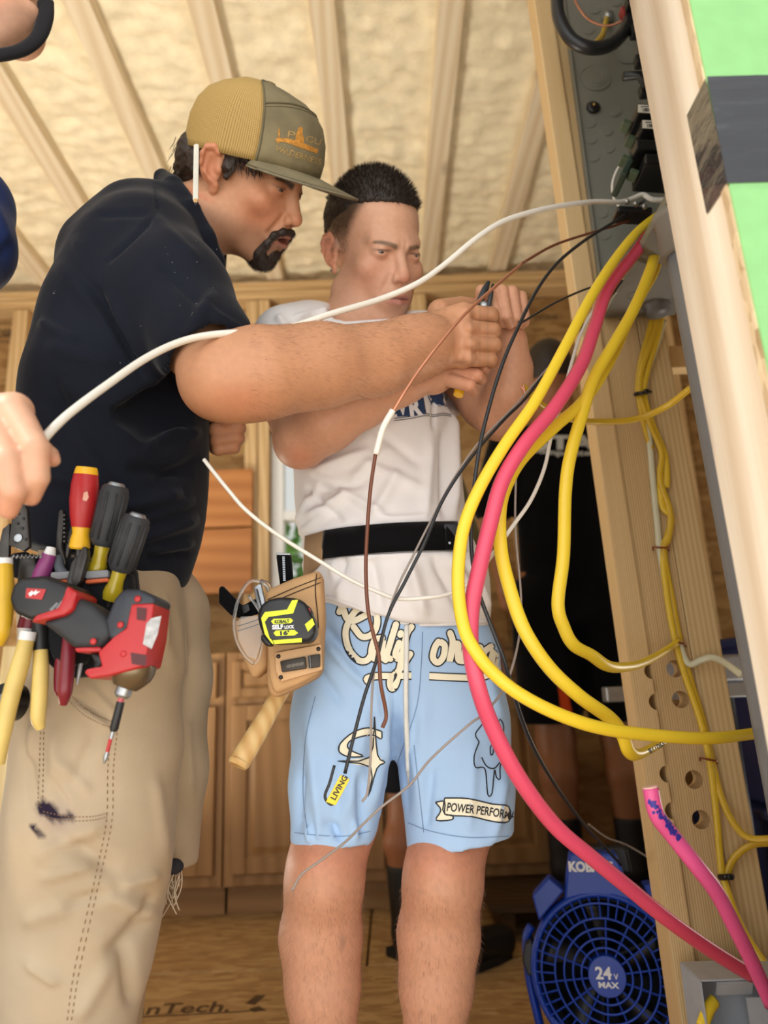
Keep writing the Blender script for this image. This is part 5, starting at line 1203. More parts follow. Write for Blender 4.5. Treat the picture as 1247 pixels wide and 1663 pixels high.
decal('back_lettering', *merge2d((fit2d(v, 866, 729, 1018, 729, 22), f), (q2, f2)), sb_, M_GREYP, st_sh, 7, .004)
so_b = bvh_of(st_so); M_ORANGE = M_CLOTH('orange stripe', rgb(206, 74, 30), 900)
decal('orange_stripe', *poly2d([(905, 1110), (921, 1120), (930, 1160), (952, 1218), (922, 1228), (914, 1180)]), so_b, M_ORANGE, st_so, 8, .004)
ZP[0] = 0.0
olive, ol_sh, ol_so = standing('person in an olive shirt and black boots half hidden behind the boy', .09, 2.2, 40, 1.66, rgb(150, 98, 66), M_CLOTH('olive cotton', rgb(104, 98, 66), 900, .12), M_CLOTH('dark work shorts', rgb(30, 32, 40), 900), M_BLKB, knee=.42, boot_h=.17)
# ------------------------------------------------------------------ base cabinets along the back wall
M_MAPLE = wood('honey maple', rgb(168, 128, 82), rgb(142, 104, 62), 'z', 10, knots=False, rough=.42, seed=9.0)
M_MAPLEX = wood('honey maple across', rgb(168, 128, 82), rgb(142, 104, 62), 'x', 10, knots=False, rough=.42, seed=4.0)
def cabinet(x0, x1, label, drawers=1):
    y0, y1, zt = 2.68, 3.24, .895; r = thing('base_cabinet', label, 'cabinet', ((x0 + x1) / 2, (y0 + y1) / 2, 0), 'maple base cabinets'); w_ = x1 - x0; xc = (x0 + x1) / 2
    b = MB()
    for x in (x0 + .009, x1 - .009): b.box((x, (y0 + y1) / 2 + .02, .5 * (zt + .1)), (.018, y1 - y0 - .04, zt - .1))
    b.box((xc, y1 - .01, .5 * (zt + .1)), (w_ - .036, .012, zt - .1)); b.box((xc, (y0 + y1) / 2 + .02, .11), (w_ - .036, y1 - y0 - .06, .016)); b.box((xc, (y0 + y1) / 2 + .02, zt - .015), (w_ - .036, y1 - y0 - .06, .016))
    b.build('carcass', M_MAPLE, r)
    f = MB()
    for x in (x0 + .02, x1 - .02): f.box((x, y0 + .01, .5 * (zt + .1)), (.04, .02, zt - .1), bev=.002)
    for z in (.12, zt - .02, .715): f.box((xc, y0 + .011, z), (w_ - .08, .019, .036), bev=.002)
    f.build('face_frame', M_MAPLE, r)
    k = MB().box((xc, y0 + .075, .05), (w_ - .004, .016, .1)); k.build('toe_kick', M_MAPLEX, r)
    def front(nm, z0, z1):
        xa, xb = x0 + .026, x1 - .026; st = .055 if z1 - z0 > .3 else .032; d = MB(); yy = y0 - .010; zc_ = (z0 + z1) / 2
        for x in (xa + st / 2, xb - st / 2): d.box((x, yy, zc_), (st, .02, z1 - z0), bev=.003)
        for z in (z0 + st / 2, z1 - st / 2): d.box((xc, yy, z), (xb - xa - 2 * st, .02, st), bev=.003)
        o = d.build(nm, M_MAPLE, r)
        p = MB(); a, c = xb - xa - 2 * st, z1 - z0 - 2 * st
        R3 = np.array([[1, 0, 0], [0, 0, -1], [0, 1, 0]], float)
        p.box((xc, yy + .005, zc_), (a, .008, c)); 
        p.hexa([(xc - a / 2 + .004, yy + .002, zc_ - c / 2 + .004), (xc + a / 2 - .004, yy + .002, zc_ - c / 2 + .004), (xc + a / 2 - .03 * min(1, c / .15), yy - .006, zc_ - c / 2 + .03 * min(1, c / .15)), (xc - a / 2 + .03 * min(1, c / .15), yy - .006, zc_ - c / 2 + .03 * min(1, c / .15)),
                (xc - a / 2 + .004, yy + .002, zc_ + c / 2 - .004), (xc + a / 2 - .004, yy + .002, zc_ + c / 2 - .004), (xc + a / 2 - .03 * min(1, c / .15), yy - .006, zc_ + c / 2 - .03 * min(1, c / .15)), (xc - a / 2 + .03 * min(1, c / .15), yy - .006, zc_ + c / 2 - .03 * min(1, c / .15))])
        p.build('raised_panel', M_MAPLE, o)
    front('drawer', .732, .862); front('door', .142, .704)
    return r
cabinet(-1.22, -.612, 'maple base cabinet beside the tan trousers of the man in the cap')
cabinet(-.606, -.02, 'maple base cabinet just behind the hammer handle')
cabinet(-.014, .56, 'maple base cabinet behind the legs of the boy in shorts')
# orange boards fixed between the studs left of the window
M_ORNG = wood('orange shellacked board', rgb(194, 132, 72), rgb(164, 102, 48), 'x', 8, rough=.45, seed=7.0)
for i, (ya, yb) in enumerate(((762, 856), (858, 964))):
    z1, z0 = P(360, ya, 3.22)[2], P(360, yb, 3.22)[2]
    o = MB().box((-.88, 3.232, (z0 + z1) / 2), (.52, .024, z1 - z0 - .004), bev=.003).build('wall_board', M_ORNG); tag(o, ('upper' if i == 0 else 'lower') + ' wide orange board fixed to the studs left of the window', 'board', 'orange boards left of the window')
# pale board leaning in the left corner
M_PALE = wood('pale board', rgb(232, 214, 170), rgb(206, 182, 130), 'z', 12, seed=11.0)
a, b = P(16, 1190, 1.9), P(4, 1480, 1.9)
o = MB().box((-.98, 1.90, .44), (.10, .03, .88), roty(.03), bev=.003).build('leaning_board', M_PALE); tag(o, 'pale planed board standing upright by the left edge behind the trousers', 'board')
# ------------------------------------------------------------------ blue totes and a metal rail behind the post
M_TOTE = mat('dark blue plastic', rgb(28, 40, 84), .4, var=.06); M_STEEL = mat('galvanised steel', rgb(168, 172, 176), .35, .8, var=.12, vs=40); M_DKPL = mat('charcoal plastic', rgb(42, 44, 50), .5)
def tote(x, y, z, w_, d_, h_, label):
    r = thing('storage_tote', label, 'tote', (x, y, z), 'blue totes behind the post'); m = MB(); t = .006
    for s in (-1, 1):
        m.hexa([(x + s * (w_ / 2 - .02) - t, y - d_ / 2 + .02, z), (x + s * (w_ / 2 - .02) + t, y - d_ / 2 + .02, z), (x + s * (w_ / 2 - .02) + t, y + d_ / 2 - .02, z), (x + s * (w_ / 2 - .02) - t, y + d_ / 2 - .02, z), (x + s * w_ / 2 - t, y - d_ / 2, z + h_), (x + s * w_ / 2 + t, y - d_ / 2, z + h_), (x + s * w_ / 2 + t, y + d_ / 2, z + h_), (x + s * w_ / 2 - t, y + d_ / 2, z + h_)])
        m.hexa([(x - w_ / 2 + .02, y + s * (d_ / 2 - .02) - t, z), (x + w_ / 2 - .02, y + s * (d_ / 2 - .02) - t, z), (x + w_ / 2 - .02, y + s * (d_ / 2 - .02) + t, z), (x - w_ / 2 + .02, y + s * (d_ / 2 - .02) + t, z), (x - w_ / 2, y + s * d_ / 2 - t, z + h_), (x + w_ / 2, y + s * d_ / 2 - t, z + h_), (x + w_ / 2, y + s * d_ / 2 + t, z + h_), (x - w_ / 2, y + s * d_ / 2 + t, z + h_)])
    for i in range(4): m.box((x - w_ / 2 + w_ * (i + 1) / 5, y - d_ / 2 + .004, z + h_ * .45), (.012, .02, h_ * .7), bev=.003)
    m.box((x, y, z + .005), (w_ - .05, d_ - .05, .01)); m.build('bin', M_TOTE, r)
    l = MB().box((x, y, z + h_ + .012), (w_ + .03, d_ + .03, .024), bev=.006).box((x, y, z + h_ + .028), (w_ - .08, d_ - .08, .012), bev=.004); l.build('lid', M_TOTE, r)
    MB().box((x, y - d_ / 2 - .014, z + h_ - .02), (.09, .012, .05), bev=.003).build('latch', M_DKPL, r)
tote(1.17, 2.0, 0, .62, .44, .40, 'lowest blue plastic tote of the stack behind the post'); tote(1.18, 2.0, .436, .62, .44, .36, 'topmost blue plastic tote of the stack behind the post')
sh = thing('saw_stand', 'galvanised steel saw stand seen left of the wooden post', 'stand', (.82, 1.95, 0))
sa = P(988, 1128, 1.75); MB().box((sa[0] + .17, 1.75, sa[2]), (.36, .04, .035), bev=.003).build('rail', M_STEEL, sh)
MB().box((sa[0] + .07, 1.74, sa[2] + .025), (.012, .012, .018), bev=.003).build('bolt', M_STEEL, sh)
for dx, tl in ((.10, .05), (.28, -.06)):
    for dy in (-.12, .12): MB().tube([(sa[0] + dx, 1.75, sa[2] - .01), (sa[0] + dx + tl, 1.75 + dy, .0)], .016, 8).build('leg', M_DKPL, sh, True)
MB().box((sa[0] + .21, 1.75, sa[2] + .05), (.2, .1, .06), bev=.006).build('clamp_head', mat('grey casting', rgb(150, 152, 160), .5), sh)
# ------------------------------------------------------------------ the wooden post: doubled studs with drilled holes
M_POST = wood('post pine', rgb(216, 190, 144), rgb(176, 142, 94), 'z', 150, dist=1.0, long=.02, seed=12.0); M_POST2 = wood('post pine smooth', rgb(214, 190, 144), rgb(192, 162, 112), 'z', 70, dist=1.2, long=.02, seed=14.0); M_POST3 = wood('post pine edge', rgb(224, 198, 152), rgb(190, 154, 102), 'z', 170, dist=.9, long=.02, seed=15.0)
XB = .392                                            # inner edge of the post at mid height
def plean(z): return (1.2 - z) * .019
def pbox(x0, x1, y0, y1, z0=0, z1=2.82, bev=.0025):
    R_ = roty(-.019); c = np.array([(x0 + x1) / 2 + plean((z0 + z1) / 2), (y0 + y1) / 2, (z0 + z1) / 2]); return MB().box(c, (x1 - x0, y1 - y0, z1 - z0), R_, bev)
def drilled(name, m, x0, x1, y0, y1, holes, parent):
    """stud whose broad face is bored through along y: boolean-cut with real depth"""
    o = pbox(x0, x1, y0, y1).build(name, m, parent)
    if holes:
        c = MB()
        for (hx, hz, hr) in holes: c.lathe([(hr, -.12), (hr, .12)], (hx, (y0 + y1) / 2, hz), (0, 1, 0), 20)
        co = c.build('cutter', m); md = o.modifiers.new('bore', 'BOOLEAN'); md.operation = 'DIFFERENCE'; md.object = co; md.solver = 'EXACT'
        dg = bpy.context.evaluated_depsgraph_get(); me = bpy.data.meshes.new_from_object(o.evaluated_get(dg)); o.modifiers.clear(); o.data = me; bpy.data.objects.remove(co)
    return o
post = thing('wooden_post', 'built-up post of pine studs with bored holes beneath the electrical panel', 'post', (.46, 1.28, 0))
H = lambda x, y, d, r: (float(P(x, y, d)[0]), float(P(x, y, d)[2]), r)
drilled('stud', M_POST3, .398, .436, 1.238, 1.290, [(.436 + plean(H(1058, y, 1.24, 0)[1]), H(1058, y, 1.24, 0)[1], .0135) for y in (1140, 1090, 1258, 1318)], post)
drilled('stud', M_POST, .4375, .5125, 1.25, 1.290, [H(1096, 1086, 1.25, .0145), H(1105, 1136, 1.25, .0145), H(1127, 1266, 1.25, .0148), H(1138, 1331, 1.25, .0148)], post)
drilled('stud', M_POST2, .514, .568, 1.254, 1.292, [], post)
drilled('stud', M_POST3, .578, .614, 1.36, 1.40, [], post)
MB().box((.64, 1.34, 1.36), (.14, .036, .05), bev=.003).build('blocking', M_POST3, post)
ubv = bvh_of(post.children[0])
rg = np.random.default_rng(8); sc = []
for i in range(14):
    x, y = 912 + i * 1.35, 72 + i * 7.4; sc.append(stroke2d([(x, y), (x + rg.uniform(2, 6), y + rg.uniform(-2, 3)), (x + rg.uniform(1, 4), y + rg.uniform(2, 5))], 1.1, 3))
decal('pencil_scribble', *merge2d(*sc), ubv, M_INK, post, 9)['kind'] = 'stuff'

# ------------------------------------------------------------------ the electrical panel, mounted upside down between the studs
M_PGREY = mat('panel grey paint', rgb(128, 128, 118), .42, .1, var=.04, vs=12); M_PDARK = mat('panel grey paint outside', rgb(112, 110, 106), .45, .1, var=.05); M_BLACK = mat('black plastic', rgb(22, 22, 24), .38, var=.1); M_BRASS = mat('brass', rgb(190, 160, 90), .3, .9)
PX0, PX1, PY0, PY1, PZ0, PZ1 = .438, .575, .79, 1.234, 1.405, 2.60
pan = thing('breaker_panel', 'open grey breaker panel mounted upside down between the post and the jamb', 'panel', (.50, 1.01, PZ0))
MB().box(((PX0 + PX1) / 2, PY1, (PZ0 + PZ1) / 2), (PX1 - PX0, .003, PZ1 - PZ0)).build('side_wall', M_PGREY, pan)
MB().box(((PX0 + PX1) / 2, PY0, (PZ0 + PZ1) / 2), (PX1 - PX0, .003, PZ1 - PZ0)).build('side_wall', M_PGREY, pan)
MB().box((PX1, (PY0 + PY1) / 2, (PZ0 + PZ1) / 2), (.003, PY1 - PY0, PZ1 - PZ0)).build('back_wall', M_PGREY, pan)
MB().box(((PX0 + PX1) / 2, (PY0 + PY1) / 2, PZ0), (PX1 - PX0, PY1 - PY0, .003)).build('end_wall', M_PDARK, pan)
lp = MB()
lp.box((PX0 + .001, PY1 - .006, (PZ0 + PZ1) / 2), (.003, .014, PZ1 - PZ0)); lp.box((PX0 + .001, (PY0 + PY1) / 2, PZ0 + .006), (.003, PY1 - PY0, .014)); lp.box((PX0 + .001, PY0 + .006, (PZ0 + PZ1) / 2), (.003, .014, PZ1 - PZ0)); lp.build('front_lip', M_PGREY, pan)
yk = PY1 - .0025
def knock(x, y, rs):
    """embossed knockout rings on the far side wall, seen at pixel (x, y)"""
    c = P(x, y, yk)
    for q, r in enumerate(rs):
        m = MB(); a = np.arange(25) * 2 * math.pi / 24; m.tube([c + np.array([r * math.cos(t), -.0006 * q, r * math.sin(t)]) for t in a], .0007, 5, cap=False)
        n_ = 24; t_ = a[:-1]; h0 = .0006 * (q + 1); m.add([c + np.array([r * .96 * math.cos(t), -h0, r * .96 * math.sin(t)]) for t in t_], [tuple(range(n_))]); m.build('knockout', M_PGREY, pan)
knock(967, 127, (.033, .024, .017)); knock(998, 180, (.0145, .010)); knock(1018, 88, (.026,))
for x, y in ((957, 199), (985, 212), (959, 225), (988, 240), (963, 254), (977, 345), (981, 380), (965, 15), (955, 48), (1000, 3)): knock(x, y, (.0125,))
c = P(963, 175, yk - .002); MB().lathe([(.0145, 0), (.0145, .003), (.011, .006), (.004, .007)], c, (0, -1, 0), 22).build('rubber_washer', M_BLACK, pan, True); MB().lathe([(.0032, 0), (.0032, .004), (.001, .005)], c + np.array([0, -.006, 0]), (0, -1, 0), 10).build('screw', M_BRASS, pan, True)
pbv_ = bvh_of(*[k for k in pan.children if k.name.startswith('side_wall') and k.location.y > 0])
M_LABEL = mat('paper label', rgb(222, 218, 204), .6, var=.03); M_LINK = mat('label print', rgb(52, 50, 48), .7)
decal('label_sticker', *poly2d([(962, 285), (1010, 285), (1012, 305), (965, 305)]), pbv_, M_LABEL, pan, 12, .0012)
v, f = text_mesh('Issue No 0163603', .02); v2, f2 = text_mesh('PANELBOARD', .03); v3, f3 = text_mesh('UL', .03)
ring = stroke2d([(1005 + 4.2 * math.cos(a), 299 + 4.2 * math.sin(a)) for a in np.arange(13) * math.pi / 6], .9, 2)
decal('label_lettering', *merge2d((fit2d(v, 1006, 287, 966, 287, 4.5), f), (fit2d(v2, 990, 298, 970, 298, 2.4), f2), (fit2d(v2, 988, 302, 972, 302, 2.0), f2), (fit2d(v3, 1008, 297.5, 1002, 297.5, 4), f3), ring), pbv_, M_LINK, pan, 8, .002)
# bus bar, breakers
MB().box((PX1 - .025, 1.06, 1.99), (.012, .05, .5), bev=.003).build('bus_bar', M_BLACK, pan)
for z in (1.80, 1.87, 1.94, 2.01, 2.08): MB().box((PX1 - .045, 1.10, z), (.03, .018, .022), bev=.003).build('bus_clip', M_BLACK, pan)
MB().tube([P(1012, 124, 1.08), P(1038, 122, 1.08), P(1050, 140, 1.08)], .008, 8).build('bus_lug', M_BLACK, pan, True)
for i, (x, y, lb) in enumerate(((1036, 205, True), (1043, 230, True), (1034, 262, False), (1048, 285, False))):
    c = P(x, y, 1.06); R_ = roty(.12)
    bk = MB().box(c + np.array([.035, 0, 0]), (.095, .072, .021), R_, .003).build('breaker', M_BLACK, pan)
    MB().box(c + np.array([-.022, .0, .001]), (.016, .022, .010), roty(.5), .002).build('toggle', mat('dark green toggle', rgb(74, 88, 66), .45), bk)
    if lb:
        b1 = MB().box(c + np.array([.008, -.0368, .001]), (.040, .0012, .016), R_).build('breaker_label', M_LABEL, bk)
        bc = MB()
        for k in range(9): bc.box(c + np.array([-.004 + k * .0032, -.0376, -.001]), (.0010 + .0008 * (k % 3), .0008, .007))
        bc.box(c + np.array([.008, -.0376, .006]), (.03, .0008, .0015)); bc.build('barcode', M_LINK, bk)
MB().box(P(1026, 350, 1.06), (.06, .035, .012), roty(.1), .003).build('neutral_bar', M_BLACK, pan)
for k in range(3): MB().lathe([(.004, 0), (.004, .006), (.0028, .008)], P(1020 + k * 14, 330 + k * 4, 1.03), (-.6, -.6, .3), 10).build('terminal_screw', M_STEEL, pan, True)
MB().box(P(1012, 285, 1.08) + np.array([0, 0, .0]), (.012, .06, .05), roty(.5), .003).build('terminal_block', mat('dark green plastic', rgb(50, 66, 56), .4), pan)
# connectors in the bottom wall
cc = PZ(1068, 505, PZ0 - .012); MB().lathe([(.021, 0), (.021, .012), (.025, .014), (.025, .022)], cc + np.array([0, 0, -.006]), (0, 0, 1), 22).build('cable_connector', mat('grey nylon', rgb(96, 96, 98), .5), pan, True)
for x, y in ((1030, 480), (1060, 445), (1018, 515)):
    c = PZ(x, y, PZ0 - .002); a = np.arange(25) * 2 * math.pi / 24; MB().tube([c + np.array([.013 * math.cos(t), .013 * math.sin(t), 0]) for t in a], .0008, 5, cap=False).build('knockout', M_PDARK, pan, True)
# grey conduit drops beside the jamb
cd = thing('conduit', 'thick grey plastic conduit running down behind the sunlit jamb', 'conduit', (.464, .93, 0))
MB().tube([(.464 + (1.2 - z) * .02, .93, z) for z in (0.0, .6, 1.2, PZ0 - .06)], .0235, 20).build('pipe', mat('grey conduit', rgb(128, 130, 132), .5, var=.03), cd, True)
MB().lathe([(.031, -.075), (.031, -.02), (.034, -.018), (.034, -.004)], (.46, .93, PZ0), (0, 0, 1), 22).build('coupling', mat('grey coupling', rgb(138, 134, 128), .5, var=.03), cd, True)
# grey metal box low on the post
jb = thing('metal_box', 'grey metal outlet box fixed low on the wooden post under the pink cables', 'box', P(1200, 1663, 1.17))
M_BOX = mat('grey box steel', rgb(172, 178, 186), .45, .1, var=.08, vs=30)
c = P(1208, 1655, 1.17); w_, h_, d_ = .135, .125, .07; bx = MB(); t = .0025
for s in (-1, 1): bx.box(c + np.array([s * w_ / 2, 0, 0]), (t, d_, h_)); bx.box(c + np.array([0, 0, s * h_ / 2]), (w_, d_, t))
bx.box(c + np.array([0, d_ / 2, 0]), (w_, t, h_)); bx.build('box_shell', M_BOX, jb)
MB().box(c + np.array([.035, -d_ / 2, -.01]), (.085, .003, .10)).build('cover_flange', M_BOX, jb)
MB().box(c + np.array([-.02, -d_ / 2 + .004, h_ / 2 - .012]), (.05, .003, .02), rotx(.5)).build('tab', M_BOX, jb)
MB().lathe([(.005, 0), (.005, .002), (.003, .003)], c + np.array([.02, -d_ / 2 - .002, .03]), (0, -1, 0), 12).build('screw', mat('dark screw', rgb(80, 78, 76), .4, .6), jb, True)
# ------------------------------------------------------------------ the blue fan on the floor
M_FBLUE = mat('fan blue plastic', rgb(16, 62, 168), .42, var=.05); M_FBLK = mat('fan black plastic', rgb(18, 19, 22), .45); M_WHITE = mat('white lettering', rgb(232, 234, 236), .5, var=0)
FC = P(985, 1582, 1.47); FS = zc(FC) / FP; FRM = frame(unit(np.array([-.22, -1.0, .10])))       # face of the fan: x right, y up, z to the viewer
fan = thing('floor_fan', 'blue cordless jobsite fan with a round grille standing behind the post', 'fan', (FC[0], FC[1] + .06, 0))
def fp(x, y, z=0.0): return FC + FRM @ np.array([(x - 985) * FS, (1582 - y) * FS, z])
def fl(x, y): return ((x - 985) * FS, (1582 - y) * FS)
fz = FRM[:, 2]; R0 = .131
MB().lathe([(R0 * .97, -.09), (R0 * 1.03, -.06), (R0 * 1.04, -.004), (R0 * 1.0, .004), (R0 * .95, .0), (R0 * .94, -.02), (R0 * .90, -.085)], FC, fz, 48, ref=FRM[:, 1]).build('shroud', M_FBLUE, fan, True)
MB().lathe([(R0 * .935, -.083), (R0 * .93, -.014), (R0 * .90, -.014), (R0 * .895, -.084), (R0 * .3, -.086), (R0 * .3, -.088), (R0 * .93, -.088)], FC, fz, 40, ref=FRM[:, 1]).build('duct', M_FBLK, fan, True)
for r in (.885, .70, .575, .455, .34, .24):
    a = np.arange(41) * 2 * math.pi / 40; MB().tube([FC + FRM @ np.array([R0 * r * math.cos(t), R0 * r * math.sin(t), .006 + .012 * (1 - r)]) for t in a], .0022, 6, cap=False).build('grille_ring', M_FBLUE, fan, True)
for k in range(44):
    t = 2 * math.pi * k / 44; q = np.array([math.cos(t), math.sin(t), 0]); MB().tube([FC + FRM @ (q * R0 * .70 + np.array([0, 0, .009])), FC + FRM @ (q * R0 * .99 + np.array([0, 0, .002]))], .0017, 5, .9).build('grille_bar', M_FBLUE, fan)
for k in range(14):
    t = 2 * math.pi * (k + .3) / 14; q = np.array([math.cos(t), math.sin(t), 0]); MB().tube([FC + FRM @ (q * R0 * .2 + np.array([0, 0, .014])), FC + FRM @ (q * R0 * .72 + np.array([0, 0, .009]))], .0017, 5, .9).build('grille_bar', M_FBLUE, fan)
hb = MB().lathe([(R0 * .255, -.01), (R0 * .255, .016), (R0 * .245, .0185), (0, .019)], FC, fz, 36, ref=FRM[:, 1]).build('hub_cap', M_FBLUE, fan, True); sharp(hb, 30)
for k in range(5):
    t0 = 2 * math.pi * k / 5; V = []; n1 = 8
    for i in range(n1):
        r = R0 * (.2 + .68 * i / (n1 - 1))
        for u in (-.5, .5):
            t = t0 + u * (.75 - .2 * i / n1) + .35 * i / n1; V.append(FC + FRM @ np.array([r * math.cos(t), r * math.sin(t), -.045 + u * .03]))
    F = [(2 * i, 2 * i + 1, 2 * i + 3, 2 * i + 2) for i in range(n1 - 1)]; o = link('blade', V, F, M_FBLK, fan, True); sm = o.modifiers.new('t', 'SOLIDIFY'); sm.thickness = .002
MB().lathe([(.03, -.1), (.034, -.07), (.034, -.03)], FC, fz, 24).build('motor', M_FBLK, fan, True)
for k in range(3):
    t = 2 * math.pi * k / 3 + .4; MB().tube([FC + FRM @ np.array([.03 * math.cos(t), .03 * math.sin(t), -.085]), FC + FRM @ np.array([R0 * .95 * math.cos(t), R0 * .95 * math.sin(t), -.085])], .005, 6).build('rear_strut', M_FBLK, fan)
def fprism(name, poly, z0, z1, m, par, bev=.004):
    bm = bmesh.new(); vs = [bm.verts.new((*fl(*p), z0)) for p in poly]; f = bm.faces.new(vs); bmesh.ops.recalc_face_normals(bm, faces=[f]); r = bmesh.ops.extrude_face_region(bm, geom=[f]); bmesh.ops.translate(bm, verts=[v for v in r['geom'] if isinstance(v, bmesh.types.BMVert)], vec=(0, 0, z1 - z0))
    bmesh.ops.recalc_face_normals(bm, faces=bm.faces[:])
    if bev: bmesh.ops.bevel(bm, geom=bm.edges[:], offset=bev, segments=2, affect='EDGES', profile=.5)
    bm.verts.index_update(); V = [FC + FRM @ np.array(v.co) for v in bm.verts]; F = [[v.index for v in f.verts] for f in bm.faces]; bm.free(); return link(name, V, F, m, par, False)
tb = fprism('battery_housing', [(928, 1478), (935, 1440), (944, 1404), (1022, 1404), (1032, 1440), (1046, 1480), (1010, 1470), (960, 1470)], -.07, .002, M_FBLUE, fan, .005)
fprism('battery_pack', [(940, 1440), (948, 1398), (1046, 1400), (1050, 1445)], -.13, -.072, M_FBLK, fan, .006)
fprism('corner_clip', [(876, 1470), (906, 1442), (930, 1462), (884, 1508)], -.06, .004, M_FBLUE, fan, .003)
fprism('corner_clip', [(1060, 1452), (1074, 1450), (1084, 1480), (1076, 1500)], -.06, .004, M_FBLUE, fan, .003)
fprism('corner_clip', [(890, 1640), (906, 1655), (930, 1690), (905, 1690)], -.06, .004, M_FBLUE, fan, .003)
st = MB().tube(spline([fp(868, 1524, -.05), fp(858, 1545, -.05), fp(858, 1600, -.05), fp(868, 1660, -.05), fp(880, 1720, -.055), np.array([fp(900, 1740)[0], FC[1] + .02, .014])], 6), [.017] * 31, 10, .5, up=FRM[:, 0]).build('stand', M_FBLUE, fan, True)
MB().tube(spline([fp(1102, 1524, -.05), fp(1112, 1545, -.05), fp(1112, 1600, -.05), fp(1102, 1660, -.05), fp(1090, 1720, -.055), np.array([fp(1070, 1740)[0], FC[1] + .02, .014])], 6), [.017] * 31, 10, .5, up=FRM[:, 0]).build('stand', M_FBLUE, fan, True)
MB().tube([(fp(890, 1740)[0], FC[1] - .06, .012), (fp(890, 1740)[0], FC[1] + .16, .012)], .012, 10).tube([(fp(1080, 1740)[0], FC[1] - .06, .012), (fp(1080, 1740)[0], FC[1] + .16, .012)], .012, 10).tube([(fp(890, 1740)[0], FC[1] + .02, .012), (fp(1080, 1740)[0], FC[1] + .02, .012)], .012, 10).build('foot', M_FBLUE, fan, True)
fprism('pivot', [(856, 1545), (868, 1538), (876, 1560), (874, 1590), (858, 1592), (850, 1570)], -.062, -.012, M_FBLK, fan, .003)
MB().lathe([(.0052, 0), (.005, .004), (.003, .005)], fp(872, 1568, -.012), fz, 14).build('bolt', M_STEEL, fan, True)
def ftext(txt, x0, y0, x1, h, z, bold, nm, par):
    v, f = text_mesh(txt, bold); q = fit2d(v, x0, y0, x1, y0, h); V = [FC + FRM @ np.array([*fl(*p), z]) for p in q]; return link(nm, V, f, M_WHITE, par, False)
ftext('KOBALT', 941, 1432, 1014, 15, .0028, .05, 'lettering', tb)
ftext('24', 967, 1585, 992, 17, .0198, .03, 'lettering', hb); ftext('V', 995, 1585, 1002, 8, .0198, .02, 'lettering', hb); ftext('MAX', 970, 1597, 1002, 8, .0198, .04, 'lettering', hb)
# ------------------------------------------------------------------ writing printed on the floor sheet
flb = bvh_of(*[k for k in fb.children])
v, f = text_mesh('AdvanTech.', .02, .25); q = fit2d(v, 128, 1652, 372, 1642, 17)
decal('stamp_lettering', q, f, flb, M_INK, fb, 12, .001); fd_ = decal('stamp_lettering', *merge2d(poly2d([(398, 1630), (416, 1616), (432, 1616), (414, 1632)]), poly2d([(404, 1638), (420, 1634), (432, 1640), (412, 1644)]), stroke2d([(205, 1652), (300, 1648), (432, 1640)], 2.0)), flb, M_INK, fb, 12, .001)
bkb = bvh_of(*[k for k in wb.children if k.name.startswith('osb')])
v, f = text_mesh('OSB', .03); decal('stamp_lettering', *merge2d((fit2d(v, -6, 548, 20, 547, 13), f), stroke2d([(8 + 24 * math.cos(a), 540 + 15 * math.sin(a)) for a in np.arange(25) * math.pi / 12], 2, 2)), bkb, M_INK, wb, 12, .002)
v, f = text_mesh('EXPOSURE 1', .02); decal('stamp_lettering', fit2d(v, 868, 520, 912, 518, 8), f, bkb, M_INK, wb, 12, .002)
# ================================================================== tools
def slab(name, poly, d, thick, m, parent, bev=.003, dz=0.0, seg=2):
    """solid cut from a pixel-drawn outline standing at distance d, with real thickness and rounded edges"""
    V0 = np.array([P(x, y, d) for x, y in poly]); n = np.array([0, -1.0, 0])
    bm = bmesh.new(); vs = [bm.verts.new(Vector(v - n * thick / 2)) for v in V0]; f = bm.faces.new(vs)
    r = bmesh.ops.extrude_face_region(bm, geom=[f]); bmesh.ops.translate(bm, verts=[v for v in r['geom'] if isinstance(v, bmesh.types.BMVert)], vec=Vector(n * thick))
    bmesh.ops.recalc_face_normals(bm, faces=bm.faces[:])
    if bev: bmesh.ops.bevel(bm, geom=bm.edges[:], offset=bev, segments=seg, affect='EDGES', profile=.5, clamp_overlap=True)
    bm.verts.index_update(); V = [np.array(v.co) for v in bm.verts]; F = [[v.index for v in f.verts] for f in bm.faces]; bm.free()
    o = link(name, V, F, m, parent, True); sharp(o, 40); return o
def rod(name, pts, halfs, m, parent, n=16, flat=1.0, k=6):
    """swept round bar through (x, y, d) with half-widths in pixels"""
    rows = [(*P(*p), h * zc(P(*p)) / FP) for p, h in zip(pts, halfs)]; s_ = spline(rows, k) if len(rows) > 2 else np.array(rows); return MB().tube(s_[:, :3], s_[:, 3], n, flat).build(name, m, parent, True, edge=40)
def turned(name, p0, p1, prof, m, parent, n=24):
    """lathe between two (x, y, d): prof rows (fraction along, half-width px)"""
    a, b = P(*p0), P(*p1); L = np.linalg.norm(b - a); s_ = zc((a + b) / 2) / FP; return MB().lathe([(h * s_, t * L) for t, h in prof], a, b - a, n).build(name, m, parent, True, edge=40)
def flat_on(name, polys, d, m, parent, lift=.0):
    V = []; F = []
    for p in polys: F.append(list(range(len(V), len(V) + len(p)))); V += [P(x, y, d - lift) for x, y in p]
    return link(name, V, F, m, parent, False)
M_RUB = mat('charcoal rubber', rgb(46, 48, 52), .6, var=.15, vs=60); M_RED = mat('red plastic', rgb(184, 38, 42), .38, var=.05); M_YEL = mat('yellow plastic', rgb(240, 186, 36), .38, var=.04); M_BLKP = mat('tool black', rgb(26, 27, 30), .42, var=.15, vs=40)
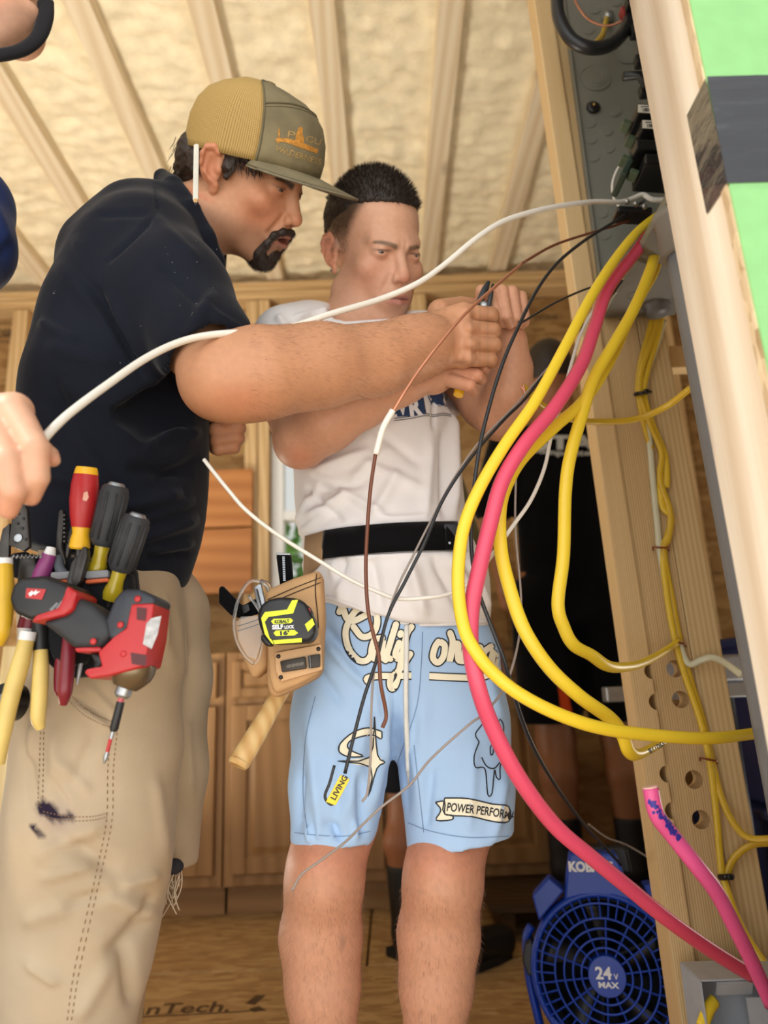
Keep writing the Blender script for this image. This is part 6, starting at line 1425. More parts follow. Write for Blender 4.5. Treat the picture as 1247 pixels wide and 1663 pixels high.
M_CREAMH = mat('worn yellow vinyl', rgb(218, 192, 112), .45, var=.1, vs=30); M_MAROON = mat('maroon vinyl', rgb(122, 28, 42), .35, var=.08); M_DARKST = mat('dark tool steel', rgb(70, 68, 66), .42, .7, var=.25, vs=60); M_PURP = mat('purple plastic', rgb(142, 58, 120), .4); M_GREYT = mat('grey webbing', rgb(140, 142, 146), .8, bump=.4, bs=800); M_ORNT = mat('orange webbing', rgb(214, 104, 62), .8, bump=.4, bs=800); M_AMBER = mat('amber clear plastic', rgb(214, 190, 44), .15, trans=.35, var=.1)
M_POUCH = M_CLOTH('black ballistic nylon', rgb(30, 31, 35), 900, .12)
pch = thing('tool_pouch', 'black tool pouch with grey and orange trim on the hip of the capped man', 'pouch', P(140, 1110, .80))
slab('pouch_body', [(42, 918), (110, 905), (220, 918), (226, 975), (206, 1050), (160, 1098), (108, 1102), (66, 1060), (44, 1000)], .815, .03, M_POUCH, pch, .008)
slab('pocket', [(70, 940), (150, 935), (158, 1010), (140, 1080), (96, 1082), (74, 1030)], .795, .022, M_POUCH, pch, .006); slab('pocket', [(140, 940), (216, 930), (218, 985), (196, 1040), (150, 1050)], .80, .026, M_POUCH, pch, .006)
for a, b, y in ((84, 118, 930), (140, 178, 928)): slab('grey_trim', [(a, y), (b, y - 2), (b, y + 10), (a, y + 13)], .783, .008, M_GREYT, pch, .002); slab('orange_trim', [(a, y + 14), (b, y + 11), (b, y + 17), (a, y + 21)], .783, .008, M_ORNT, pch, .002)
slab('belt_loop', [(20, 900), (46, 896), (60, 935), (24, 940)], .80, .012, M_POUCH, pch, .003)

def screwdriver(label, cat, top, bot, parts, name='screwdriver'):
    r = thing(name, label, cat, P(*bot))
    for nm, t0, t1, prof, m in parts:
        a = np.array(top) * (1 - t0) + np.array(bot) * t0; b = np.array(top) * (1 - t1) + np.array(bot) * t1; turned(nm, a, b, prof, m, r)
    return r
sd = screwdriver('red and yellow insulated screwdriver standing tallest in the tool pouch', 'screwdriver', (141, 759, .775), (126, 925, .80), [
    ('end_cap', 0, .075, [(0, 16), (.35, 17.5), (1, 19)], M_YEL), ('handle', .07, .585, [(0, 19), (.2, 21.5), (.5, 22), (.8, 19), (1, 15.5)], M_RED), ('collar', .58, .80, [(0, 14.5), (.3, 13), (.6, 15.5), (.92, 16.5), (1, 14)], M_YEL), ('shaft', .79, 1.0, [(0, 6), (1, 6)], M_DARKST)])
flat_on('worn_mark', [[(136, 800), (142, 798), (144, 808), (140, 814), (134, 812)]], .775 - .0175, mat('worn print', rgb(220, 170, 150), .6), sd)
def nutdriver(label, top, bot):
    r = screwdriver(label, 'nut driver', top, bot, [('steel_end', 0, .04, [(0, 11), (.6, 14), (1, 15)], M_STEEL), ('handle', .03, .62, [(0, 18), (.06, 22), (.5, 21.5), (.9, 21), (1, 15)], M_RUB), ('neck', .61, .8, [(0, 12), (.5, 11), (1, 13)], M_AMBER), ('ferrule', .79, .93, [(0, 14), (.5, 15.5), (1, 13)], M_AMBER), ('shaft', .92, 1.0, [(0, 5), (1, 5)], M_DARKST)], 'nut_driver')
    a, b = P(*top), P(*bot); ax = unit(b - a); L = np.linalg.norm(b - a); s_ = zc(a) / FP; u = unit(np.cross(ax, (0, 0, 1.0))); v = np.cross(ax, u)
    for k in range(10):
        t = 2 * math.pi * k / 10; q = (u * math.cos(t) + v * math.sin(t)) * 21.3 * s_; MB().tube([a + ax * L * .10 + q, a + ax * L * .56 + q * .97], .0016, 6).build('grip_rib', M_RUB, r, True)
    return r
nutdriver('taller black-handled nut driver with amber neck, just right of the red screwdriver', (190, 784, .775), (152, 950, .80)); nutdriver('shorter black-handled nut driver with amber neck, rightmost tool upright in the pouch', (225, 834, .765), (176, 985, .79))

# impact driver hung on the pouch
drl = thing('impact_driver', 'red and black cordless impact driver hanging nose down from the tool pouch', 'drill', P(180, 1240, .745))
D0 = .748
slab('battery', [(34, 978), (40, 955), (54, 944), (92, 940), (120, 950), (140, 960), (128, 992), (98, 1004), (68, 1012), (42, 1000)], D0, .052, M_BLKP, drl, .010, seg=3)
flat_on('badge', [[(43, 955), (75, 957), (68, 974), (41, 971)]], D0, M_RED, drl, .0268)
flat_on('badge_bolt', [[(46, 964), (52, 959), (54, 962), (60, 957), (59, 961), (66, 960), (56, 967), (55, 964), (49, 969)]], D0, M_WHITE, drl, .0276)
flat_on('battery_ridge', [[(80, 990), (92, 978), (95, 980), (84, 993)], [(90, 988), (100, 975), (103, 977), (94, 990)]], D0, mat('grey moulding', rgb(120, 122, 126), .4), drl, .0268)
slab('red_band', [(126, 956), (144, 968), (136, 996), (122, 1004), (68, 1016), (78, 1003), (112, 992), (120, 976)], D0 - .001, .055, M_RED, drl, .006)
slab('grip', [(122, 1000), (138, 972), (168, 988), (190, 1010), (200, 1030), (176, 1056), (134, 1056), (104, 1030), (80, 1014)], D0, .046, M_RUB, drl, .013, seg=3)
slab('motor_housing', [(186, 1012), (200, 978), (214, 962), (240, 962), (268, 975), (264, 990), (236, 990), (226, 1020), (206, 1046), (190, 1040)], D0, .054, mat('dark housing', rgb(44, 48, 58), .45, var=.1), drl, .012, seg=3)
slab('gear_housing', [(228, 986), (264, 985), (258, 1040), (248, 1084), (196, 1098), (164, 1104), (154, 1094), (158, 1088), (182, 1084), (176, 1062), (200, 1038), (220, 1024)], D0 - .001, .055, M_RED, drl, .010, seg=3)
slab('trigger_guard', [(134, 1054), (176, 1052), (180, 1060), (138, 1062)], D0, .045, M_RED, drl, .004); slab('trigger', [(150, 1060), (170, 1062), (174, 1076), (166, 1092), (154, 1090), (160, 1078)], D0, .022, M_BLKP, drl, .005)
flat_on('worn_label', [[(238, 1012), (246, 1004), (262, 1000), (256, 1030), (246, 1054), (232, 1046)]], D0 - .001, mat('scratched foil', rgb(170, 168, 166), .4, .5, var=.3, vs=120), drl, .0287)
flat_on('housing_panel', [[(222, 986), (238, 988), (236, 1008), (222, 1006)]], D0 - .001, mat('dark inset', rgb(80, 24, 28), .5), drl, .0285); flat_on('housing_panel', [[(212, 1060), (238, 1064), (236, 1082), (214, 1078)]], D0 - .001, mat('dark inset', rgb(80, 24, 28), .5), drl, .0285)
for x, y in ((224, 973), (196, 1015), (152, 1042), (201, 1062)): MB().lathe([(.0034, 0), (.0034, .0014), (.002, .002)], P(x, y, D0 - .0275), (0, -1, .1), 12).build('screw', M_RED, drl, True)
turned('nose', (222, 1072, D0), (203, 1116, D0), [(0, 34), (.3, 36), (.55, 34), (.8, 27), (1, 20)], mat('bronze casting', rgb(122, 108, 86), .35, .75, var=.1), drl)
turned('chuck', (205, 1110, D0), (197, 1133, D0), [(0, 9), (.2, 13), (.8, 13), (1, 9)], M_STEEL, drl); turned('bit_collar', (198, 1130, D0), (195, 1142, D0), [(0, 5), (1, 5)], mat('pink ring', rgb(200, 90, 100), .4), drl)
turned('bit_holder', (196, 1140, D0), (184, 1188, D0), [(0, 6.5), (.9, 7), (1, 5)], M_BLKP, drl); turned('bit_shank', (184, 1186, D0), (180, 1200, D0), [(0, 3.5), (1, 3)], M_STEEL, drl); turned('bit_sleeve', (180, 1199, D0), (174, 1222, D0), [(0, 3), (1, 3)], M_RED, drl); turned('bit_tip', (174, 1221, D0), (169, 1241, D0), [(0, 3.2), (.5, 4), (.8, 2.4), (1, .6)], M_STEEL, drl)

# marker, pliers and cutters
mk = thing('marker_pen', 'purple marker with a white tip leaning left of the red screwdriver', 'marker', P(46, 1036, .79))
rod('tip', [(83, 889, .785), (80, 902, .785)], [7, 10], M_WHITE, mk); rod('barrel', [(80, 900, .785), (62, 950, .79), (50, 1000, .79)], [11, 15, 15], M_PURP, mk); rod('cap', [(50, 998, .79), (43, 1022, .79)], [15, 15], M_MAROON, mk); rod('end_plug', [(43, 1021, .788), (41, 1032, .788)], [14, 10], M_WHITE, mk)
pl = thing('cutting_pliers', 'long cable cutters with cream vinyl handles hanging at the left of the pouch', 'pliers', P(30, 1190, .78))
rod('handle', [(44, 1036, .772), (32, 1082, .768), (18, 1130, .768), (6, 1185, .77), (-4, 1240, .775)], [12, 14, 14, 13, 11], M_CREAMH, pl); rod('handle', [(66, 1052, .785), (66, 1090, .78), (64, 1130, .78), (62, 1165, .782), (66, 1184, .785)], [11, 12.5, 12.5, 11.5, 7], M_CREAMH, pl)
rod('collar', [(46, 1026, .772), (43, 1040, .772)], [13, 13], M_WHITE, pl); rod('grip_sleeve', [(66, 990, .785), (66, 1056, .785)], [14, 13], M_BLKP, pl); slab('jaw', [(36, 905), (60, 900), (66, 930), (62, 985), (40, 990), (32, 950)], .79, .016, M_DARKST, pl, .003)
MB().lathe([(.006, 0), (.006, .003), (.003, .004)], P(50, 950, .78), (0, -1, 0), 12).build('pivot', M_STEEL, pl, True)
ws = thing('wire_stripper', 'steel wire stripper with a yellow handle at the far left of the pouch', 'wire stripper', P(8, 1045, .76))
slab('jaw_plate', [(16, 886), (24, 815), (40, 812), (46, 830), (50, 888), (40, 896)], .77, .006, M_DARKST, ws, .001); slab('jaw_plate', [(-4, 905), (6, 860), (18, 850), (16, 908)], .775, .006, M_DARKST, ws, .001)
for x, y, r in ((30, 874, .0045), (36, 858, .0018), (28, 850, .0016), (38, 842, .0014), (30, 834, .0013), (24, 880, .0016), (42, 876, .0016)): MB().lathe([(r, 0), (r, .0012), (r * .6, .0014)], P(x, y, .7665), (0, -1, 0), 12).build('die_hole' if r < .004 else 'pivot', M_STEEL if r > .004 else M_BLKP, ws)
rod('collar', [(8, 908, .765), (8, 920, .765)], [12, 12], M_WHITE, ws); rod('handle', [(8, 918, .765), (8, 970, .76), (4, 1020, .76), (-2, 1046, .765)], [12, 14, 13, 8], mat('yellow vinyl', rgb(216, 176, 44), .4, var=.06), ws)
hx = [P(18 + 2.2 * i + 0, 904 + 3 * math.sin(i * 2.1), .768 + .004 * math.cos(i * 2.1)) for i in range(24)]; MB().tube(hx, .0009, 5).build('spring', M_STEEL, ws, True)
dp = thing('diagonal_pliers', 'diagonal pliers with maroon handles and dark jaws in the middle of the pouch', 'pliers', P(112, 1146, .775))
slab('jaw', [(128, 905), (138, 888), (144, 890), (145, 905), (134, 945), (124, 958), (118, 940)], .775, .012, M_DARKST, dp, .003); slab('jaw', [(118, 915), (130, 900), (124, 950), (114, 970), (108, 955)], .78, .012, M_DARKST, dp, .003)
rod('handle', [(114, 1030, .775), (110, 1075, .77), (106, 1120, .77), (103, 1144, .775)], [11, 11.5, 11.5, 6], M_MAROON, dp); rod('handle', [(104, 1030, .79), (98, 1080, .79), (96, 1118, .79), (97, 1130, .79)], [8, 9, 8, 4], M_MAROON, dp)
cp = thing('groove_pliers', 'dark groove-joint pliers with toothed jaws left of the red screwdriver', 'pliers', P(95, 980, .80))
slab('jaw', [(92, 915), (94, 868), (98, 830), (105, 828), (106, 850), (103, 890), (110, 915), (104, 935)], .80, .010, M_DARKST, cp, .002); slab('jaw', [(106, 905), (112, 870), (120, 848), (120, 870), (112, 910)], .805, .010, M_DARKST, cp, .002); rod('handle', [(94, 905, .795), (98, 925, .79), (112, 940, .79)], [7, 8, 8], mat('blue grey grip', rgb(86, 94, 104), .5), cp)
for i in range(7): MB().box(P(106.5, 838 + i * 7, .797), (.002, .008, .0025), roty(.4)).build('tooth', M_DARKST, cp)
sc_ = thing('small_screwdriver', 'slim steel screwdriver blade poking out beneath the impact driver', 'screwdriver', P(124, 1112, .79)); rod('blade', [(134, 1062, .79), (129, 1090, .79), (125, 1112, .79)], [3.5, 3.5, 1.5], M_STEEL, sc_, 10); rod('handle', [(138, 1000, .80), (134, 1064, .792)], [8, 6], M_BLKP, sc_)
tr_ = thing('tape_roll', 'roll of black electrical tape hanging behind the cream plier handles', 'tape', P(16, 1170, .80)); c = P(16, 1140, .81); s_ = zc(c) / FP
MB().lathe([(13 * s_, -.010), (29 * s_, -.010), (29.5 * s_, 0), (29 * s_, .010), (13 * s_, .010), (12.5 * s_, 0), (13 * s_, -.010)], c, unit(np.array([-.5, -1, .1])), 32).build('tape', mat('black tape', rgb(24, 24, 25), .3, var=.1), tr_, True, edge=40); MB().lathe([(12.6 * s_, -.010), (12.6 * s_, .010), (10.5 * s_, .010), (10.5 * s_, -.010), (12.6 * s_, -.010)], c, unit(np.array([-.5, -1, .1])), 24).build('core', M_GREYT, tr_, True)

# ------------------------------------------------------------------ the pliers in their hands
hp_ = thing('gripping_pliers', 'black pliers with yellow handles clasped between the hands of the two', 'pliers', P(760, 640, .985))
slab('jaw', [(772, 492), (782, 470), (790, 458), (796, 459), (794, 468), (786, 486), (780, 500)], .965, .012, M_BLKP, hp_, .002); slab('jaw', [(788, 500), (794, 478), (798, 462), (802, 464), (800, 484), (796, 504)], .965, .012, M_BLKP, hp_, .002)
rod('handle', [(782, 496, .975), (770, 560, 1.0), (756, 610, .995), (746, 632, .985)], [7, 8, 8, 8], M_BLKP, hp_); rod('handle_tip', [(748, 626, .985), (744, 642, .983)], [9, 8], M_YEL, hp_); rod('handle', [(790, 500, .98), (786, 560, 1.01), (778, 605, 1.0)], [7, 8, 7], M_BLKP, hp_)
MB().lathe([(.006, 0), (.006, .003), (.003, .004)], P(786, 496, .957), (0, -1, 0), 12).build('pivot', M_STEEL, hp_, True)

# ------------------------------------------------------------------ the boy's tool belt
M_SUEDE = mat('tan suede', rgb(196, 156, 110), .85, var=.1, vs=18, bump=.4, bs=500, bd=.0008); M_SUEDED = mat('brown suede', rgb(160, 128, 92), .88, var=.1, vs=16, bump=.4, bs=500, bd=.0008); M_WEB = M_CLOTH('black webbing', rgb(14, 14, 16), 700, .08); M_THR = mat('dark thread', rgb(52, 38, 28), .8)
bl = thing('tool_belt', 'black web tool belt with tan suede pouches worn over the white T-shirt', 'belt', P(480, 1135, .95))
def band(name, tops, bots, m, lift, parent, k=8, th=.003):
    A = [on(x, y, teb, lift) for x, y in spline(tops, k)]; B = [on(x, y, teb, lift) for x, y in spline(bots, k)]; q = [(a, b) for a, b in zip(A, B) if a is not None and b is not None]; n_ = len(q)
    V = [a for a, _ in q] + [a * .5 + b * .5 - np.array([0, .0015, 0]) for a, b in q] + [b for _, b in q]; F = [(i, i + 1, n_ + i + 1, n_ + i) for i in range(n_ - 1)] + [(n_ + i, n_ + i + 1, 2 * n_ + i + 1, 2 * n_ + i) for i in range(n_ - 1)]
    o = link(name, V, F, m, parent, True); sm = o.modifiers.new('t', 'SOLIDIFY'); sm.thickness = th; sm.offset = 0; return o
band('web_strap', [(526, 862), (560, 857), (620, 851), (680, 848), (742, 847)], [(522, 908), (560, 903), (620, 897), (680, 894), (742, 893)], M_WEB, .008, bl)
band('web_strap', [(724, 848), (740, 850), (752, 854)], [(724, 892), (740, 892), (752, 893)], M_WEB, .012, bl); slab('buckle_plate', [(721, 851), (746, 852), (746, 890), (721, 889)], P(733, 870, 1)[1] * 0 + float(on(733, 870, teb, .014)[1]), .003, M_BLKP, bl, .001)
for y in (858, 882): MB().lathe([(.002, 0), (.0018, .0012)], on(730, y, teb, .0165), (0, -1, 0), 10).build('rivet', M_STEEL, bl)
band('suede_tab', [(490, 872), (508, 868), (528, 862)], [(488, 936), (505, 930), (524, 910)], M_SUEDED, .006, bl, th=.004)
DP = .95
slab('main_pouch', [(434, 962), (480, 942), (524, 928), (528, 1000), (524, 1096), (488, 1116), (444, 1136), (436, 1110), (438, 1060), (434, 1010)], DP, .05, M_SUEDE, bl, .010, seg=3)
slab('front_pocket', [(434, 1040), (522, 1018), (522, 1092), (486, 1112), (446, 1128), (438, 1100)], DP - .028, .02, M_SUEDE, bl, .007, seg=3)
slab('side_pouch', [(382, 1010), (404, 1004), (434, 996), (442, 1040), (438, 1085), (414, 1106), (398, 1070), (386, 1040)], DP + .004, .045, M_SUEDE, bl, .012, seg=3)
for yo in (0, 8): 
    q = [P(x, y + yo, DP - .026) for x, y in ((434, 974), (470, 958), (500, 946), (521, 938))]; MB().tube(spline(q, 5), .0006, 5).build('stitch_line', M_THR, bl)
    q = [P(x, y + yo, DP - .020) for x, y in ((386, 1017), (405, 1011), (424, 1004))]; MB().tube(spline(q, 5), .0006, 5).build('stitch_line', M_THR, bl)
q = [P(x, y, DP - .026) for x, y in ((514, 932), (512, 960), (516, 1000), (518, 1040))]; MB().tube(spline(q, 5), .0007, 5).build('stitch_line', M_THR, bl)
slab('name_plate', [(447, 1060), (522, 1046), (524, 1088), (456, 1108), (448, 1090)], DP - .042, .006, mat('smooth tan leather', rgb(206, 166, 122), .7, var=.06), bl, .002)
for x, y in ((452, 1066), (456, 1100), (517, 1054)): MB().lathe([(.0028, 0), (.0026, .0012), (.0016, .0018)], P(x, y, DP - .045), (0, -1, 0), 12).build('rivet', mat('dark rivet', rgb(50, 42, 36), .4, .6), bl, True)
slab('dark_clip', [(455, 1074), (496, 1066), (498, 1086), (458, 1092)], DP - .048, .006, mat('dark bronze plate', rgb(52, 46, 40), .4, .5), bl, .0015); slab('dark_clip', [(500, 1065), (520, 1062), (520, 1083), (502, 1086)], DP - .048, .006, mat('dark bronze plate', rgb(52, 46, 40), .4, .5), bl, .0015)
mk_ = MB()
for i in range(13): mk_.box(P(466 + i * 2.2, 1082.5 - i * .42, DP - .0516), (.0011 + .0004 * (i % 2), .0006, .0030 + .0008 * (i % 3)))
o = mk_.build('worn_lettering', mat('embossed lettering', rgb(104, 96, 86), .4, .5), bl); o['kind'] = 'stuff'
for x in (499.5, 503): MB().tube([P(x, 1065, DP - .0522), P(x + 1.5, 1086, DP - .0522)], .0006, 6).build('bright_bar', M_STEEL, bl)
# tape measure clipped to the pouch
tm = thing('tape_measure', 'black and lime tape measure clipped to the front of the suede pouch', 'tape measure', P(465, 1047, .90)); M_LIME = mat('lime plastic', rgb(226, 240, 36), .4, var=.02)
DT = .885
slab('case', [(421, 1002), (426, 986), (438, 976), (458, 972), (486, 974), (500, 982), (514, 1010), (516, 1030), (506, 1044), (446, 1047), (434, 1040), (425, 1020)], DT, .036, M_BLKP, tm, .008, seg=3)
flat_on('lime_stripe', [[(424, 1004), (430, 994), (466, 990), (474, 975), (484, 974), (476, 996), (436, 1002), (430, 1010), (438, 1036), (446, 1044), (442, 1046), (430, 1030)], [(441, 1040), (490, 1036), (490, 1043), (446, 1046)], [(495, 1014), (507, 1004), (511, 1014), (500, 1026)]], DT, M_LIME, tm, .0188)
flat_on('name_band', [[(440, 1009), (444, 1005), (472, 1004), (476, 1008), (472, 1012), (444, 1014)], [(444, 1028), (448, 1024), (478, 1023), (484, 1028), (478, 1032), (448, 1033)]], DT, M_LIME, tm, .0188)
def ttext(txt, x0, y0, x1, y1, h, m, bold=.04):
    v, f = text_mesh(txt, bold); V = [P(x, y, DT - .0196) for x, y in fit2d(v, x0, y0, x1, y1, h)]; link('lettering', V, f, m, tm, False)
ttext('KOBALT', 446, 1012.5, 470, 1011, 5.5, M_BLKP); ttext('SELF', 442, 1022, 460, 1021, 7, M_WHITE, .05); ttext('LOCK', 462, 1021, 478, 1020, 5, M_WHITE, .05); ttext("16'", 455, 1031.5, 470, 1030.5, 6.5, M_BLKP, .05)
slab('lock_button', [(494, 986), (503, 984), (510, 998), (500, 1006)], DT - .004, .02, M_BLKP, tm, .003); slab('red_mark', [(498, 990), (504, 988), (506, 996), (500, 999)], DT - .006, .018, M_RED, tm, .001); slab('belt_clip', [(426, 1030), (440, 1040), (444, 1050), (434, 1050), (425, 1040)], DT, .02, M_BLKP, tm, .003)
# hammer
hm = thing('hammer', 'hammer with a pale wooden handle hanging below the suede pouch', 'hammer', P(386, 1246, .95)); M_HICK = wood('hickory', rgb(224, 192, 134), rgb(196, 152, 92), 'z', 30, knots=False, long=.3, rough=.4)
rod('handle', [(474, 1096, .985), (452, 1130, .975), (425, 1178, .955), (402, 1216, .945), (388, 1238, .94)], [13, 14, 16, 18, 18.5], M_HICK, hm, 18, .8); turned('butt', (389, 1236, .94), (385, 1244, .938), [(0, 18), (.6, 17.5), (1, 15)], M_HICK, hm)
MB().tube([P(462, 1080, .99), P(478, 1094, .99), P(496, 1100, .99)], [.011, .012, .010], 12).build('head', M_DARKST, hm, True)
# things sticking out of the pouches
kn = thing('black_strap_end', 'black stiff strap end sticking up out of the left side pouch', 'strap'  , P(400, 1004, .965)); slab('strap', [(356, 955), (362, 951), (394, 984), (416, 972), (424, 996), (404, 1008), (376, 1000), (356, 980)], .965, .010, M_WEB, kn, .003); slab('keeper', [(392, 985), (404, 980), (408, 992), (396, 998)], .958, .008, M_BLKP, kn, .002)
sq = thing('steel_square', 'small silver combination square head standing in the side pouch', 'square', P(424, 1000, .962)); slab('blade', [(413, 954), (424, 948), (434, 988), (426, 1000), (420, 996)], .955, .008, M_STEEL, sq, .001); slab('edge', [(416, 957), (418, 956), (428, 994), (426, 996)], .950, .004, M_DARKST, sq, .0005)
zp = thing('zip_case', 'black case with a silver zip standing up behind the main pouch', 'case', P(464, 950, .985)); slab('case', [(449, 902), (473, 902), (477, 952), (456, 956)], .985, .014, M_WEB, zp, .003)
for i in range(14): MB().box(P(460.5 + .12 * i, 905 + i * 2.9, .976), (.0034, .003, .0016)).build('zip_tooth', M_STEEL, zp)
slab('top_edge', [(449, 899), (473, 900), (473, 903), (449, 903)], .984, .016, M_STEEL, zp, .001)
gl = thing('safety_glasses', 'clear plastic safety glasses hooked on the left side pouch', 'glasses', P(410, 1080, .93))
gcl = bpy.data.materials.new('clear polycarbonate'); gcl.use_nodes = True; g_ = gcl.node_tree.nodes['Principled BSDF']; g_.inputs['Roughness'].default_value = .04; g_.inputs['Transmission Weight'].default_value = .92; g_.inputs['IOR'].default_value = 1.35; g_.inputs['Base Color'].default_value = (.95, .97, .98, 1)
MB().tube(spline([P(*p) for p in ((424, 945, .93), (408, 944, .925), (394, 958, .92), (384, 984, .918), (380, 1012, .916), (384, 1040, .915), (398, 1066, .914), (412, 1078, .913))], 6), .0022, 8, .7).build('frame', gcl, gl, True)
MB().tube(spline([P(*p) for p in ((424, 945, .93), (434, 950, .94), (440, 965, .95))], 5), .004, 8).build('hinge', gcl, gl, True); MB().tube(spline([P(*p) for p in ((404, 968, .93), (416, 984, .925), (426, 1006, .92), (426, 1040, .916), (420, 1070, .914), (412, 1078, .913))], 6), .0018, 8).build('temple', gcl, gl, True)
lv = [P(*p) for p in ((384, 1010, .914), (392, 1002, .914), (424, 1000, .914), (426, 1040, .912), (416, 1072, .911), (402, 1066, .911), (388, 1040, .912))]; o = link('lens', lv, [list(range(7))], gcl, gl, False); sm = o.modifiers.new('t', 'SOLIDIFY'); sm.thickness = .0015
# ================================================================== cables and wires
def cmat(n, c, rough=.38, var=.05): return mat(n, c, rough, var=var, vs=9, spec=.5)
MC_YEL = cmat('yellow sheath', rgb(238, 206, 52)); MC_YEL2 = cmat('ochre yellow sheath', rgb(208, 172, 44)); MC_WHT = cmat('white insulation', rgb(232, 228, 218)); MC_WSH = cmat('ivory sheath', rgb(206, 204, 176)); MC_PNK = cmat('pink red sheath', rgb(222, 78, 108)); MC_PNK2 = cmat('bright pink sheath', rgb(232, 92, 152)); MC_BLK = cmat('black insulation', rgb(34, 36, 40)); MC_COP = mat('bare copper', rgb(196, 134, 104), .35, .6, var=.1); MC_BRN = cmat('brown insulation', rgb(110, 62, 40)); MC_GRY = cmat('grey wire', rgb(150, 138, 130))
def cable(name, label, cat, m, pts, r, flat=1.0, group=None, n=12, parent=None, k=8):
    q = spline([P(*p) for p in pts], k); o = MB().tube(q, r, n, flat).build(name, m, parent, True)
    if parent is None: tag(o, label, cat, group)
    return o
YG = 'yellow sheathed cables from the panel'
cable('yellow_cable', 'yellow cable in the widest loop, sweeping down past the white shirt hem and back right', 'cable', MC_YEL, [(1086, 338, 1.06), (1040, 372, 1.02), (1000, 420, .98), (960, 482, .94), (918, 562, .90), (870, 650, .87), (820, 722, .85), (780, 790, .84), (755, 850, .835), (745, 910, .83), (745, 970, .83), (755, 1025, .83), (775, 1062, .83), (800, 1092, .835), (840, 1125, .84), (900, 1157, .85), (970, 1181, .87), (1050, 1193, .90), (1150, 1199, .94), (1236, 1190, 1.0)], .0078, .62)
y2 = cable('yellow_cable', 'yellow cable hanging nearly straight before the person in black, hooked to the post', 'cable', MC_YEL, [(1086, 348, 1.07), (1068, 385, 1.06), (1058, 432, 1.03), (1030, 500, 1.0), (996, 560, .97), (965, 612, .95), (946, 670, .94), (926, 740, .93), (918, 800, .93), (915, 900, .94), (906, 980, .95), (916, 1020, .96), (932, 1048, .97), (960, 1064, .99), (985, 1081, 1.02), (1010, 1084, 1.06), (1040, 1078, 1.12), (1072, 1062, 1.19), (1100, 1043, 1.236)], .0088, .62)
y3 = cable('yellow_cable', 'yellow cable running inside the big loop and ending in a stamped tail at the post', 'cable', MC_YEL, [(1088, 362, 1.07), (1072, 400, 1.07), (1062, 440, 1.06), (1040, 480, 1.04), (1020, 520, 1.02), (990, 585, .985), (950, 648, .95), (900, 694, .92), (850, 742, .90), (825, 782, .89), (812, 825, .885), (813, 890, .88), (826, 950, .88), (850, 1020, .88), (890, 1082, .89), (940, 1130, .905), (990, 1166, .93), (1010, 1192, .94), (1020, 1218, .95), (1034, 1226, .97), (1060, 1214, 1.02), (1085, 1200, 1.08)], .0088, .62)
v, f = text_mesh('390178', .03); cbv = bvh_of(y3); decal('lettering', fit2d(v, 1078, 1203, 1052, 1217, 9), f, cbv, M_LINK, y3, 7, .0012)
cable('yellow_cable', 'muted yellow cable stretched across the post towards the jamb', 'cable', MC_YEL2, [(850, 628, 1.0), (866, 645, 1.02), (884, 660, 1.05), (920, 679, 1.11), (970, 685, 1.17), (1030, 681, 1.19), (1080, 661, 1.16), (1122, 630, 1.08)], .0056, .7)
cable('pink_cable', 'thick pink red cable sweeping from the panel down past the shorts to the metal box', 'cable', MC_PNK, [(1066, 362, 1.06), (1034, 408, 1.02), (988, 468, .98), (966, 530, .95), (944, 592, .92), (900, 662, .885), (852, 720, .86), (816, 780, .85), (796, 850, .845), (778, 925, .84), (766, 985, .84), (764, 1050, .84), (776, 1115, .845), (800, 1182, .86), (842, 1262, .88), (900, 1340, .91), (960, 1392, .94), (1020, 1441, .97), (1080, 1490, 1.0), (1150, 1540, 1.05), (1222, 1585, 1.10)], .0098, .8)
p2 = cable('pink_cable', 'bright pink cut cable end with blue ink marks rising in front of the post', 'cable', MC_PNK2, [(1056, 1280, .86), (1066, 1322, .86), (1092, 1357, .87), (1130, 1405, .88), (1164, 1450, .90), (1194, 1508, .93), (1218, 1556, .96), (1252, 1630, 1.0)], .0092, .85)
pbv2 = bvh_of(p2); rg = np.random.default_rng(3); bl_ = []
for i in range(34):
    t = rg.random(); x = 1060 + 42 * t ** 1.2 + rg.normal() * 3; y = 1296 + 66 * t + rg.normal() * 3.5; r = rg.uniform(1.8, 5); bl_.append(poly2d([(x + r * math.cos(a) * rg.uniform(.6, 1.3), y + r * math.sin(a) * rg.uniform(.8, 1.6)) for a in np.arange(7) * .9]))
decal('blue_ink', *merge2d(*bl_), pbv2, mat('blue ink', rgb(58, 48, 150), .5), p2, 5, .0006)['kind'] = 'stuff'
MB().tube([P(1055, 1277, .86), P(1056, 1281, .86)], .0086, 12, .85).build('cut_end', mat('cut end', rgb(232, 190, 176), .7), p2)
